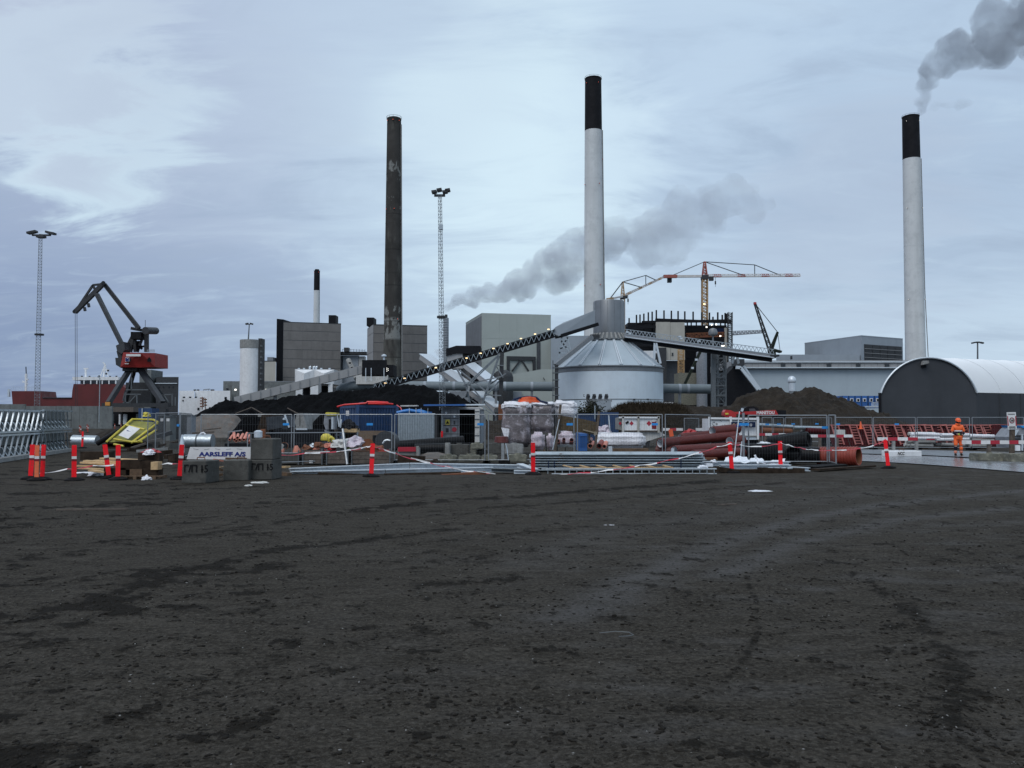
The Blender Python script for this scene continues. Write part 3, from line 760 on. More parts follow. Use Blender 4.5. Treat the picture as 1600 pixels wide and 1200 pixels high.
t = thing('conveyor_gallery', 'long pale grey enclosed conveyor rising left to right over the coal heap', 'conveyor', P(420, 655, 232) * Vector((1, 1, 0)))
part(t, 'casing', MB().beam(P(368, 627, 232), P(566, 577.5, 238), 3, S(12.5, 235)), MATS['clad_grey_light'])
for k in range(13):
    p = P(368, 627, 230.3).lerp(P(566, 577.5, 236.3), (k + .5) / 13); part(t, 'joint_rib', MB().beam(p + Vector((0, 0, -S(6, 235))), p + Vector((0, 0, S(6, 235))), .12), MATS['steel_grey'])
for px, py in ((430, 617), (500, 600)): part(t, 'trestle', MB().beam(P(px, py, 234), P(px, 655, 234) * Vector((1, 1, 0)), .8), MATS['steel_grey'])
Yt = 236
t = building('transfer_house', 'black clad transfer house at the top of the grey gallery', 'industrial building', foot((565, Yt), (604, Yt), (604, Yt + 10), (565, Yt + 10)), Z(562.5, Yt), 'steel_black', z0=Z(588, Yt))
part(t, 'side_bay', MB().box(P(611, 580, Yt + 4), (S(13, Yt), 7, S(18, Yt))), MATS['steel_black'])
part(t, 'base', MB().box(P(584, 594, Yt + 3), (S(50, Yt), 6, S(14, Yt))), MATS['white_dirty'])
part(t, 'roof_vent', MB().lathe([(.3, 0), (.3, .8), (.75, 1), (.7, 1.4), (.1, 1.7)], P(600, 562.4, Yt + 3), 12), MATS['galv_white'])
for px in (571.5, 580, 600): part(t, 'post', MB().beam(P(px, 596, Yt - 1), P(px, 575, Yt - 1), .2), MATS['galv_white'])
mb = MB()
for k in range(5): mb.box(P(604.5 + (k % 2) * 2, 580 - k * 1.2, Yt - .6), (.13, .13, .13))
part(t, 'lamp', mb, MATS['lamp_white'])
def duct(label, pts, r, Yd, collars):
    t = thing('pipeline', label, 'pipeline', P(*pts[0][:2], Yd) * Vector((1, 1, 0)))
    part(t, 'pipe', MB().tube([P(px, py, y) for px, py, y in pts], r, 20), MATS['duct_grey'], smooth=True)
    for px, py in collars: part(t, 'collar', MB().tube([P(px - 2, py, Yd), P(px + 2, py, Yd)], r * 1.03, 20), MATS['clad_blue_grey'], smooth=True)
    for px, py in collars[::2]: part(t, 'support', MB().beam(P(px, py, Yd), P(px, 655, Yd) * Vector((1, 1, 0)), .7), MATS['steel_grey'])
    return t
duct('thick grey duct running left of the silo and bending down at its left end', [(531, 609.5, 241), (536, 606, 240), (553, 602.5, 239), (562, 602.5, 239), (664, 603, 238), (705, 603.5, 238), (866, 604, 238)], S(7.2, 238), 238, [(664, 603), (709.5, 603.4), (775, 603.8), (789, 603.8), (831, 604)])
duct('thick grey duct running out of the right side of the silo', [(1034, 607, 236), (1112, 608, 236)], S(7.4, 236), 236, [(1062, 607.3), (1075, 607.5)])
Yc = 205
t = thing('truss_conveyor', 'lit open truss conveyor climbing to the silo drum, row of lamps along it', 'conveyor', P(720, 655, Yc) * Vector((1, 1, 0)))
p0, p1 = P(583, 606.5, Yc), P(866, 521, 214)
dirn = (p1 - p0).normalized(); upv = Vector((0, 0, 1)); nb = 34; hgt = S(10, Yc)
part(t, 'belt_deck', MB().beam(p0 - upv * hgt / 2, p1 - upv * hgt / 2, 2.6, .55), MATS['steel_black'])
part(t, 'cover', MB().beam(p0 + Vector((0, .9, .1)), p1 + Vector((0, .9, .1)), .5, hgt * .75), MATS['steel_black'])
part(t, 'top_chord', MB().beam(p0 + upv * hgt / 2, p1 + upv * hgt / 2, .3, .25), MATS['galv_dark'])
part(t, 'roof_sheet', MB().beam(p0 + Vector((0, .6, hgt / 2 + .2)), p1 + Vector((0, .6, hgt / 2 + .2)), 2.2, .12), MATS['steel_dark'])
for i in range(nb):
    a, b = p0.lerp(p1, i / nb), p0.lerp(p1, (i + .5) / nb); c = p0.lerp(p1, (i + 1) / nb); off = Vector((0, -1.3, 0)); h2 = upv * hgt / 2
    part(t, 'truss_bar', MB().beam(a - h2 + off, b + h2 + off, .12).beam(b + h2 + off, c - h2 + off, .12), MATS['galv'])
for px, py in ((602, 598.5), (632, 591), (681, 574.5), (729, 559.5), (751, 552), (771, 544.5), (793, 537), (814, 529), (836, 522), (857, 514.5)):
    q = P(px, py, Yc + 1); part(t, 'lamp', MB().box(q, (.5, .35, .2)), MATS['lamp_warm'])
t = thing('conveyor_trestle', 'braced steel trestle of bare struts carrying the lit conveyor', 'trestle', P(760, 655, Yc) * Vector((1, 1, 0)))
mb = MB()
for a, b, w in (((781, 552), (730, 600), .3), ((779, 556), (733, 601), .3), ((780, 556), (748, 646), .45), ((766, 600), (790, 584), .3), ((724, 602), (784, 588), .3), ((728, 601), (736, 640), .4), ((714, 577), (728, 601), .35), ((716, 577), (760, 612), .3), ((734, 601), (775, 650), .32), ((784, 591), (760, 618), .3), ((733, 622), (754, 622), .28), ((757, 617), (783, 618), .3), ((778, 571), (786, 571), .25), ((776, 573), (786, 590), .22), ((735, 602), (730, 620), .25), ((735, 624), (770, 648), .25), ((733, 602), (728, 625), .25), ((760, 612), (752, 636), .25)):
    part(t, 'strut', MB().beam(P(*a, Yc), P(*b, Yc - 2), w * .95), MATS['mast_galv'])
part(t, 'column', MB().beam(P(784.5, 551, Yc), P(782, 632, Yc) , 1.0), MATS['steel_dark'])
part(t, 'column_foot', MB().beam(P(782, 632, Yc), P(782, 665, Yc) * Vector((1, 1, 0)), 1.05), MATS['rust'])
t = thing('closed_conveyor', 'closed pale grey conveyor head joining the truss conveyor to the silo drum', 'conveyor', P(895, 655, 215) * Vector((1, 1, 0)))
mb = MB(); pr = [P(864, 515, 214), P(868, 511, 214), P(880, 504, 215), P(930, 484.5, 218), P(930, 506, 218), P(873, 525, 214), P(866, 522, 214)]
part(t, 'casing', mb.extr(pr, (0, 4, 0)), MATS['clad_blue_grey'])
part(t, 'belly', MB().beam(P(872, 525.8, 216), P(930, 507.5, 220), 4, .9), MATS['steel_black'])
mb = MB()
for a, b in (((878, 526), (873, 560)), ((886, 525), (893, 553)), ((877, 533), (887, 533)), ((877, 533), (891, 552)), ((875, 545), (889, 541)), ((873, 551), (893, 553)), ((887, 527), (877, 545))): mb.beam(P(*a, 215), P(*b, 215), .4)
part(t, 'bracing', mb, MATS['galv'])
part(t, 'stair', MB().beam(P(868, 571, 212), P(925, 526, 216), 1.2, 1.0), MATS['steel_grey'])
part(t, 'stair_landing', MB().box(P(929, 526, 217), (S(14, 217), 3, .9)), MATS['steel_dark'])
part(t, 'ladder_tower', MB().beam(P(869.5, 570, 211), P(869.5, 655, 211) * Vector((1, 1, 0)), .9), MATS['steel_dark'])
mb = MB()
for py in (575, 583, 594, 606, 618): mb.beam(P(863, py, 210.5), P(874, py - .5, 210.5), .25)
mb.beam(P(864, 563, 210.5), P(864, 630, 210.5), .25); part(t, 'ladder', mb, MATS['galv_dark'])
Ys = 230; c = P(952.5, 655, Ys); k = Ys / FPX
t = thing('round_silo', 'big round white silo with conical ribbed roof and grey drum on top', 'silo', (c.x, Ys, 0))
rw = 84 * k * .985; zw = Z(572, Ys - rw); zr = Z(531, Ys - 5); rd = 24.5 * k
part(t, 'wall', MB().lathe([(rw, 0), (rw, zw)], (c.x, Ys, 0), 64), MATS['white_blue'] if 'white_blue' in MATS else M('white_blue', (.6, .69, .76), .6, var=.05, scale=.2, streak=.15, dirt=(.5, .56, .6), dirt_amt=.25), smooth=True)
part(t, 'eave_ring', MB().lathe([(rw + .05, zw - 1.15), (rw + .1, zw - 1.1), (rw + .1, zw - 1.0), (rw + .02, zw - .95), (rw + .02, zw - .1), (rw + .35, zw), (rw + .35, zw + .3), (rw - 1, zw + .35)], (c.x, Ys, 0), 64, caps=False), MATS['steel_grey'])
nseg = 16
def roof_pt(a, f):
    r = rw * .985 + (rd * 1.25 - rw * .985) * f; return Vector((c.x + math.cos(a) * r, Ys + math.sin(a) * r, zw + .3 + (zr - zw - .3) * f))
for i in range(nseg):
    a0, a1 = 2 * math.pi * (i + .25) / nseg, 2 * math.pi * (i + 1.25) / nseg
    vs = []; n = 4
    for f in (0, .5, 1): vs += [roof_pt(a0 + (a1 - a0) * j / n, f) for j in range(n + 1)]
    part(t, 'roof_panel', MB().add(vs, [(r * (n + 1) + j, r * (n + 1) + j + 1, (r + 1) * (n + 1) + j + 1, (r + 1) * (n + 1) + j) for r in range(2) for j in range(n)]), MATS['clad_blue'], smooth=True)
    for da in (-.018, .018):
        u = Vector((0, 0, .22)); part(t, 'roof_rib', MB().beam(roof_pt(a0 + da, 0) + u, roof_pt(a0 + da * 1.6, 1) + u, .28, .3), MATS['galv_white'])
zd = Z(472.5, Ys); zs = Z(524.5, Ys)
part(t, 'collar', MB().lathe([(rd * 1.3, zr - .1), (rd * 1.36, zr + .2), (rd * 1.02, zs + .3), (rd, zs + .4)], (c.x, Ys, 0), 48, caps=False), MATS['galv_dark'], smooth=True)
for i in range(28):
    a = 2 * math.pi * i / 28; p = Vector((c.x + math.cos(a) * rd * 1.35, Ys + math.sin(a) * rd * 1.35, zr + .35)); q = Vector((c.x + math.cos(a) * rd * 1.03, Ys + math.sin(a) * rd * 1.03, zs + .45))
    part(t, 'collar_rib', MB().beam(p, q, .5, .25), MATS['concrete'])
M('drum_metal', (.19, .205, .22), .42, metal=.45, var=.08, scale=.6)
part(t, 'drum', MB().lathe([(rd, zs), (rd, zd), (rd * .97, zd + .25), (0.05, zd + .9)], (c.x, Ys, 0), 64, caps=False), MATS['drum_metal'], smooth=True)
mb = MB()
for i in range(14):
    a = 2 * math.pi * i / 14
    mb.beam((c.x + math.cos(a) * (rd + .02), Ys + math.sin(a) * (rd + .02), zs), (c.x + math.cos(a) * (rd + .02), Ys + math.sin(a) * (rd + .02), zd), .07)
part(t, 'drum_seams', mb, MATS['drum_metal'])
part(t, 'drum_vent', MB().tube([P(965, 473, Ys), P(965, 470, Ys)], .5, 10), MATS['steel_dark'])
part(t, 'annex', MB().box(P(1040, 644, Ys - 4), (S(17, Ys), 8, S(30, Ys))), MATS['white_paint'])
mb = MB(); mb.lathe([(rw + .1, Z(624, Ys - rw)), (rw + .14, Z(624, Ys - rw) + .1), (rw + .1, Z(624, Ys - rw) + .2)], (c.x, Ys, 0), 64, caps=False)
part(t, 'cable_ring', mb, MATS['steel_grey'])
for px in (966, 991, 1012): part(t, 'wall_light', MB().box(P(px, 624, Ys - rw * .97), (.55, .5, .35)), MATS['steel_dark'])
# small hopper station before the silo
t = thing('filter_station', 'grey metal hopper with four dark filter heads before the silo wall', 'hopper', P(942, 655, 160) * Vector((1, 1, 0)))
mb = MB(); a = [P(px, py, 160) for px, py in ((930, 626), (955, 626), (954.5, 655), (946, 655))]
part(t, 'hopper', mb.extr(a, (0, 4, 0)), MATS['clad_blue_grey'])
for px in (918.5, 928, 937.5, 947): part(t, 'filter_head', MB().tube([P(px, 626, 162), P(px, 620.5, 162), P(px + 1, 618.5, 162), P(px + 3, 618, 162)], [.36, .36, .5, .35], 10), MATS['steel_dark'], smooth=True)
mb = MB().beam(P(916, 624, 160), P(956, 624, 160), .12).beam(P(916, 626.3, 161), P(956, 626.3, 161), .3)
for k in range(9): mb.beam(P(917 + k * 4.8, 624, 160), P(917 + k * 4.8, 626.5, 160), .1)
part(t, 'railing', mb, MATS['steel_grey'])
part(t, 'leg', MB().box(P(925, 641, 163), (2, 1, 4.5)), MATS['steel_grey'])
A3, B3, C3 = foot((727.5, 330))[0], foot((752.5, 300))[0], foot((861, 305.6))[0]
fp = para(A3, B3, C3); HB = Z(490.5, 300)
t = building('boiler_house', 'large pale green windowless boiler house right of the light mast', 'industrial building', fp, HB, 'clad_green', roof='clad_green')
bands(t, A3, B3, [Z(p, 314) for p in (625, 590, 548, 500.2)], 'clad_green_shaded', cols=2)  # shade of the left face put into darker panels
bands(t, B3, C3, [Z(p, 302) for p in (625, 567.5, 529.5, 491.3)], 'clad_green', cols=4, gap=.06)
part(t, 'pipe_strip', slab(B3, C3, .79, .845, Z(577, 303), Z(534, 303), .25, .2), MATS['louvre'])
u0, u1 = .355, .77
for nm, s in (('gate_head', slab(B3, C3, u0, u1, Z(563, 303), Z(557, 303), .8, 1)), ('gate_post', slab(B3, C3, u0, u0 + .04, Z(600, 303), Z(563.2, 303), .8, 1)), ('gate_post', slab(B3, C3, u1 - .04, u1, Z(600, 303), Z(563.2, 303), .8, 1))): part(t, nm, s, MATS['steel_dark'])
for ua, ub in ((.43, .55), (.67, .57)): part(t, 'gate_brace', MB().beam(face_pts(B3, C3, ua, Z(580, 303), .5), face_pts(B3, C3, ub, Z(563, 303), .5), .5), MATS['steel_dark'])
windowed('annex_hall', 'blue grey windowless hall right of the green boiler house', 861, 925, 524.5, 296, 'clad_blue_grey', [], 20)
t = thing('low_hall', 'low pale hall with sloping roof line beneath the truss conveyor', 'industrial building', P(830, 655, 270) * Vector((1, 1, 0)))
mb = MB(); mb.extr([P(790, 655, 268) * Vector((1, 1, 0)), P(905, 655, 268) * Vector((1, 1, 0)), P(905, 577, 268), P(846, 577, 268), P(790, 587, 268)], (0, 14, 0)); part(t, 'wall', mb, MATS['clad_green'])
part(t, 'side_wall', MB().box(P(799, 628, 267), (S(32, 268), 1, S(32, 268))), MATS['clad_blue_grey'])
for px in (793, 849): part(t, 'wall_lamp', MB().beam(P(px, 590, 267.5), P(px + 2, 594, 267.5), .25), MATS['steel_dark'])
t = solo('domed_tank', MB().lathe([(S(16, 262), 0), (S(16, 262), Z(590, 262)), (S(14.5, 262), Z(584, 262)), (S(10, 262), Z(580, 262)), (S(5, 262), Z(578, 262)), (.05, Z(577.5, 262))], (X(786, 262), 262, 0), 32), MATS['steel_dark'], 'dark tank with rounded top under the truss conveyor', 'tank', smooth=True)
# dark roofed transfer tower and descending galleries
t = thing('transfer_tower', 'grey transfer tower with black clad upper storey left of the green house', 'industrial building', P(722, 655, 262) * Vector((1, 1, 0)))
mb = MB(); mb.extr([P(697, 556, 262), P(713, 552, 262), P(751, 553, 262), P(751, 540.5, 262), P(713, 540, 262), P(697, 545, 262)], (0, 10, 0)); part(t, 'upper_storey', mb, MATS['steel_black'])
part(t, 'lower_storey', MB().box(P(712, 565, 266), (S(24, 266), 7, S(24, 266))), MATS['clad_grey_light'])
part(t, 'shaft', MB().box(P(728, 604, 268), (S(14, 268), 5, S(100, 268))), MATS['clad_grey'])
part(t, 'dark_core', MB().box(P(741, 612, 269), (S(13, 269), 4, S(90, 269))), MATS['steel_black'])
def gallery(label, a, b, Ya, Yb, w, hp, mat):
    t = thing('inclined_gallery', label, 'conveyor', P(*b, Yb) * Vector((1, 1, 0)))
    part(t, 'casing', MB().beam(P(*a, Ya), P(*b, Yb), w, S(hp, Ya)), MATS[mat])
    u = Vector((0, 0, S(hp / 2, Ya) + .12)); part(t, 'roof_sheet', MB().beam(P(*a, Ya) + u, P(*b, Yb) + u, w + .3, .2), MATS['galv_white'])
    v = -u; part(t, 'belly', MB().beam(P(*a, Ya) + v, P(*b, Yb) + v, w * .8, .4), MATS['steel_dark']); return t
gallery('pale gallery descending to the right from the second boiler house', (664, 558), (781, 641), 268, 236, 4, 8, 'clad_grey_light')
gallery('shorter gallery descending from the transfer tower to the trestle foot', (733, 571), (772, 601), 258, 246, 4, 8, 'clad_grey_light')
t = thing('conical_hopper', 'grey sheet hopper below the duct beside the light mast', 'hopper', P(720, 655, 200) * Vector((1, 1, 0)))
mb = MB(); mb.extr([P(px, py, 200) for px, py in ((700, 611), (730, 611), (727, 620), (719, 622), (709, 621))], (0, 6, 0)); part(t, 'hopper', mb, MATS['steel_grey'])
for px in (715, 719, 723): part(t, 'leg', MB().beam(P(px, 620, 201), P(px - 1, 650, 201), .35), MATS['steel_grey'])
part(t, 'machine', MB().box(P(727, 629, 201), (S(11, 200), 3, S(16, 200))), MATS['steel_grey'])
# small smoking stack
t = thing('stack', 'short pale smoking stack beside the tall light mast', 'chimney', P(696.5, 655, 330) * Vector((1, 1, 0)))
part(t, 'shaft', MB().lathe([(S(4.2, 330), 0), (S(4.2, 330), Z(497, 330))], P(696.5, 655, 330) * Vector((1, 1, 0)), 24), MATS['clad_blue_grey'], smooth=True)
part(t, 'flue', MB().lathe([(S(2.3, 330), Z(497.2, 330)), (S(2.3, 330), Z(493, 330)), (S(2, 330), Z(491.5, 330))], P(696.5, 655, 330) * Vector((1, 1, 0)), 20), MATS['steel_dark'], smooth=True)
mb = MB()
for k in range(14): mb.tube([P(696.5, 500 + k * 4, 330) + Vector((math.cos(a) * S(4.4, 330), math.sin(a) * S(4.4, 330), 0)) for a in [q * math.pi / 8 for q in range(16)]], .1, 4, closed=True)
part(t, 'bands', mb, MATS['galv_dark'])
Yk = 330
t = thing('steel_frame_building', 'half built dark steel frame with beige wall panels and bare columns on top', 'building site', P(1062, 655, Yk) * Vector((1, 1, 0)))
for px, py, b, yo in ((983, 497, 530, 12), (994.5, 492, 530, 2), (1000, 491.5, 530, 10), (1006, 490, 530, 0), (1013, 488, 520, 12), (1019, 487, 520, 2), (1025.5, 484.5, 520, 8), (1037.5, 485, 504, 4), (1049, 485.5, 504, 8), (1059.5, 486, 504, 2), (1070, 486.5, 504, 6), (1083, 487, 504, 2), (1096.5, 488, 504, 0), (1108.5, 488.5, 504, 8), (1114, 495, 504, 12), (1121.5, 488, 504, 0), (1128.5, 492, 504, 8), (1135, 490, 504, 4), (1133, 489, 640, 0)):
    part(t, 'column', MB().beam(P(px, py, Yk + yo), P(px, b, Yk + yo), .55), MATS['steel_black'])
def kb(name, x0, x1, y0, y1, yy, dep, mt): return part(t, name, MB().box(((X(x0, yy) + X(x1, yy)) / 2, yy + dep / 2, (Z(y0, yy) + Z(y1, yy)) / 2), (S(x1 - x0, yy), dep, S(y1 - y0, yy))), MATS[mt])
part(t, 'roof_beam', MB().beam(P(1003, 503.5, Yk), P(1142, 501, Yk), 1.2, 1.0), MATS['steel_black'])
part(t, 'roof_beam', MB().beam(P(1024, 499.5, Yk + 10), P(1142, 503.5, Yk + 10), 1.2, 1.0), MATS['steel_black'])
part(t, 'floor_beam', MB().beam(P(978, 513.5, Yk), P(1030, 510, Yk), 1.5, 1.2), MATS['steel_black'])
part(t, 'floor_beam', MB().beam(P(994, 506.5, Yk + 3), P(1030, 502, Yk + 3), 1.2, .8), MATS['steel_black'])
part(t, 'floor_beam', MB().beam(P(978, 529, Yk), P(1036, 529, Yk), 1.5, 1.2), MATS['steel_black'])
part(t, 'floor_beam', MB().beam(P(994, 538, Yk), P(1036, 538, Yk), 1.5, 1.4), MATS['steel_black'])
kb('frame_core', 982, 1034, 504, 556, Yk + 9, 12, 'steel_black')
kb('wall_panel', 1026, 1048.2, 503, 563, Yk - 1, 1, 'cream'); kb('wall_panel', 1048.6, 1071, 503.5, 563, Yk - 1, 1, 'cream')
kb('wall_panel', 1042, 1071.3, 563.4, 596, Yk - 1, 1, 'cream' ) if False else None
kb('wall_panel', 1134, 1139, 512, 566, Yk - 1, 1, 'cream')
kb('window', 1050.5, 1053, 551, 556, Yk - 1.2, .3, 'glass_dark')
kb('deep_interior', 1071, 1137, 508, 640, Yk + 14, 12, 'steel_black')
kb('dark_storey', 1026, 1071, 563.5, 640, Yk + 3, 20, 'louvre')
kb('dark_wall', 1026, 1042, 543, 600, Yk - 2.2, 1, 'steel_dark')
kb('pale_annex', 1003, 1027, 548, 600, Yk - 3, 12, 'white_paint')
kb('annex_door', 1023.5, 1027, 552, 562, Yk - 3.2, .3, 'steel_dark')
for k, (py, w) in enumerate(((512, .9), (518, .8), (527, 1.0), (546, .8), (560, .8), (585, .6), (598, .6))):
    part(t, 'floor_beam', MB().beam(P(1071, py, Yk + 2 + k % 3 * 4), P(1137, py + 1, Yk + 2 + k % 3 * 4), w, w), MATS['steel_black'])
for px in (1074, 1080, 1088, 1098, 1107, 1116, 1126): part(t, 'short_post', MB().beam(P(px, 504, Yk + 4), P(px, 512, Yk + 4), .45), MATS['steel_black'])
part(t, 'rusty_girder', MB().lattice(P(1072, 524.5, Yk), P(1132, 522.5, Yk), 1.6, 1.6, 16, .3), MATS['rust'])
kb('orange_net', 1100, 1108, 524, 527.5, Yk - .5, .3, 'pipe_orange')
kb('blue_tarp', 1117, 1133, 513, 519, Yk + 1, .3, 'navy')
for px, py, w in ((1125.5, 525, 2.2), (1130, 540.5, 5), (1129, 552, 5), (1112, 507.5, 1.6), (1104, 511, 2), (1119, 507, 2), (1130, 616, 4.6)): part(t, 'work_light', MB().box(P(px, py, Yk - 1.5), (S(w, Yk), .3, .45)), MATS['lamp_white'])
mb = MB().lattice(P(1140.5, 488, Yk - 2), P(1140.5, 566, Yk - 2), 1.6, 1.6, 26, .22); part(t, 'stair_tower', mb, MATS['steel_dark'])
kb('scaffold_core', 1118, 1136, 560, 640, Yk - 1, 1, 'steel_black')
mb = MB().lattice(P(1064, 546, Yk - 20), P(1064, 655, Yk - 20), 1.9, 1.9, 26, .25); solo('hoist_mast', mb, MATS['crane_yellow'], 'yellowish lattice hoist mast standing before the beige wall panels', 'hoist mast')
t = thing('lattice_tower', 'blue grey lattice tower and column carrying the right conveyor', 'trestle', P(1118, 655, 225) * Vector((1, 1, 0)))
part(t, 'column', MB().beam(P(1114.5, 548, 224), P(1114.5, 655, 224) * Vector((1, 1, 0)), S(6.5, 224)), MATS['galv_dark'])
part(t, 'tower', MB().lattice(P(1126.5, 548, 226), P(1126.5, 655, 226), S(12, 226), S(12, 226), 9, .38), MATS['galv_dark'])
for py in (590, 603, 618): part(t, 'cross_tie', MB().beam(P(1117, py, 224), P(1133, py - 1, 224), .3), MATS['galv_dark'])
t = thing('boiler_tanks', 'green box tank and grey upright vessel before the unfinished building', 'tank', P(1080, 655, 300) * Vector((1, 1, 0)))
part(t, 'vessel', MB().lathe([(S(8.2, 296), 0), (S(8.2, 296), Z(551, 296)), (S(5, 296), Z(548.6, 296)), (.1, Z(548, 296))], P(1097, 655, 296) * Vector((1, 1, 0)), 28), MATS['container_grey'], smooth=True)
part(t, 'box_tank', MB().box((X(1074, 300), 302, Z(608, 300) / 1), (S(30, 300), 8, S(50, 300))), MATS['concrete_moss'])
part(t, 'boom', MB().beam(P(1094, 550, 290), P(1070, 600, 290), .9), MATS['green_machine'])
for px, py in ((1088, 562), (1082, 575)): part(t, 'boom_joint', MB().box(P(px, py, 289.6), (.9, .4, .7)), MATS['galv_white'])
# right conveyor
Yr = 222
t = thing('truss_conveyor', 'pale truss conveyor with walkway sloping down from the drum to the right', 'conveyor', P(1110, 655, Yr) * Vector((1, 1, 0)))
p0, p1 = P(976, 525, 226), P(1207, 557, 216)
part(t, 'deck', MB().beam(p0, p1, 3, S(6, Yr)), MATS['container_grey'])
for f in (-.4, .4): part(t, 'side_beam', MB().beam(p0 + Vector((0, -1.55, f)), p1 + Vector((0, -1.55, f)), .14, .22), MATS['galv_white' if f < 0 else 'galv'])
nb = 40
for i in range(nb):
    a, b, cc = (p0.lerp(p1, (i + q) / nb) + Vector((0, -1.4, .55)) for q in (0, .5, 1)); u = Vector((0, 0, 1.15))
    part(t, 'rail_bar', MB().beam(a, b + u, .13).beam(b + u, cc, .13), MATS['galv'])
part(t, 'handrail', MB().beam(p0 + Vector((0, -1.4, 1.7)), p1 + Vector((0, -1.4, 1.7)), .15), MATS['galv'])
part(t, 'belly', MB().beam(p0 + Vector((0, .4, -1.0)), p1 + Vector((0, .4, -1.0)), 2, .8), MATS['steel_black'])
for px, py in ((980, 519), (984, 521), (1062, 526), (1064, 529), (1092, 533)): part(t, 'drive_box', MB().box(P(px, py, Yr - 1), (S(4, Yr), 1, S(2.4, Yr))), MATS['galv_white'])
part(t, 'end_platform', MB().box(P(1208, 556, 216), (S(14, 216), 3, .5)), MATS['steel_dark'])
for a, b in (((1023, 536), (1022, 562)), ((1025, 536), (1032, 568)), ((1148, 553), (1144, 568)), ((1151, 553), (1154, 568))): part(t, 'leg', MB().beam(P(*a, Yr), P(*b, Yr), .55), MATS['galv_white'])
part(t, 'ball_lamp', MB().lathe([(.1, 0), (1.1, .5), (1.25, 1.2), (.9, 2), (.1, 2.3)], P(1114, 526, Yr - 2), 16), MATS['steel_grey'], smooth=True)
part(t, 'lamp_post', MB().tube([P(1114, 540, Yr - 2), P(1114, 525.5, Yr - 2)], .22, 8), MATS['steel_grey'])
def tower_crane(label, mast_px, mast_py0, apex_py, jib_py, mast_bot, Y, tip, ctip, cw_px, mats, w):
    t = thing('tower_crane', label, 'crane', P(mast_px, 655, Y) * Vector((1, 1, 0)))
    part(t, 'mast', MB().lattice(P(mast_px, mast_bot, Y), P(mast_px, jib_py + 4, Y), w, w, 18, w * .16), MATS[mats[0]])
    part(t, 'slewing_ring', MB().box(P(mast_px, jib_py + 2, Y), (w * 1.3, w * 1.3, w * .8)), MATS['steel_dark'])
    part(t, 'apex', MB().lattice(P(mast_px, jib_py, Y), P(mast_px, apex_py, Y), w * .9, w * .3, 5, w * .16), MATS[mats[1]])
    q0 = P(mast_px, jib_py, Y); q1 = P(tip[0], tip[1], Y + tip[2]); n = 12
    for k in range(n):
        a, b = q0.lerp(q1, k / n), q0.lerp(q1, (k + 1) / n)
        part(t, 'jib_section', MB().lattice(a, b, w * .6, w * .6, 4, w * .085, 3), MATS[mats[2] if k % 3 != 1 else mats[1]])
    c1 = P(ctip[0], ctip[1], Y - tip[2] * .3)
    part(t, 'counter_jib', MB().beam(q0, c1, w * .5, w * .45), MATS[mats[2]])
    part(t, 'counter_jib_end', MB().beam(q0.lerp(c1, .68), c1, w * .62, w * .6), MATS[mats[1]])
    part(t, 'counterweight', MB().box(P(cw_px, ctip[1] + S(3.5, 1) * FPX / 1 * 0 + 3.5, Y), (w * .8, w * .8, w * 1.5)), MATS['steel_dark'])
    ap = P(mast_px, apex_py, Y)
    mid = q0.lerp(q1, .52); mp = mid + Vector((0, 0, S(abs(jib_py - apex_py) * .78, Y)))
    for a, b in ((ap, c1.lerp(q0, .15)), (ap, q0.lerp(q1, .42)), (ap, mp), (mp, q0.lerp(q1, .8)), (mp, mid)): part(t, 'tie_rod', MB().beam(a, b, .28), MATS['steel_dark'])
    cb = q0.lerp(q1, .06); part(t, 'operator_cab', MB().box(cb + Vector((0, -w * .6, -w * .6)), (w * .8, w * .7, w * .8)), MATS['steel_dark'])
    tr = q0.lerp(q1, .11); part(t, 'hook_line', MB().beam(tr, tr - Vector((0, 0, S(17, Y))), .12), MATS['steel_dark'])
    part(t, 'hook', MB().beam(tr - Vector((0, 0, S(8, Y))), tr - Vector((0, 0, S(13, Y))), .5), MATS['steel_dark'])
    return t
t = tower_crane('tall red and white tower crane with its jib pointing right', 1101, 430, 409, 431.5, 520, 350, (1250, 430.5, 8), (1037, 432), 1046, ('crane_yellow', 'tower_red', 'tower_white'), S(8, 350))
part(t, 'mast_lamp', MB().box(P(1100.5, 475, 347), (.7, .4, .6)), MATS['lamp_warm'])
t = tower_crane('smaller yellowish tower crane half hidden by the silo drum, jib angled up', 973, 460, 440.5, 463, 540, 310, (1037, 433, 60), (949, 468), 952, ('crane_yellow', 'crane_yellow', 'tower_white'), S(6, 310))
t = thing('tower_crane_jib', 'thin pale lattice jib stretching level behind the crawler crane', 'crane', P(1170, 655, 420) * Vector((1, 1, 0)))
part(t, 'jib', MB().lattice(P(1144, 521.5, 420), P(1195, 518.5, 420), 2.2, 1.6, 18, .28, 3), MATS['container_grey'])
t = thing('crawler_crane', 'dark lattice boom crawler crane with red boom tip above the long hall', 'crane', P(1206, 655, 330) * Vector((1, 1, 0)))
bt = P(1179.5, 474, 330); bb = P(1204, 548, 330)
part(t, 'boom', MB().lattice(bb, bt, S(5.5, 330), S(2.5, 330), 16, .28), MATS['steel_dark'])
part(t, 'boom_tip', MB().box(bt, (S(3.4, 330), 1.2, S(3.4, 330))), MATS['machine_red'])
part(t, 'mast', MB().lattice(bb, P(1215, 519, 330), S(4, 330), S(1.5, 330), 5, .45), MATS['green_machine'])
part(t, 'stay', MB().beam(P(1215, 519, 330), bt, .22), MATS['steel_dark']); part(t, 'stay', MB().beam(P(1215, 519, 330), P(1219, 549, 330), .2), MATS['steel_grey'])
part(t, 'machine_house', MB().beam(P(1202, 545, 330), P(1220, 550, 330), 3, S(3, 330)), MATS['green_machine'])
part(t, 'body', MB().box(P(1206, 553, 330), (S(8, 330), 4, S(14, 330))), MATS['green_machine'])
Yl = 250
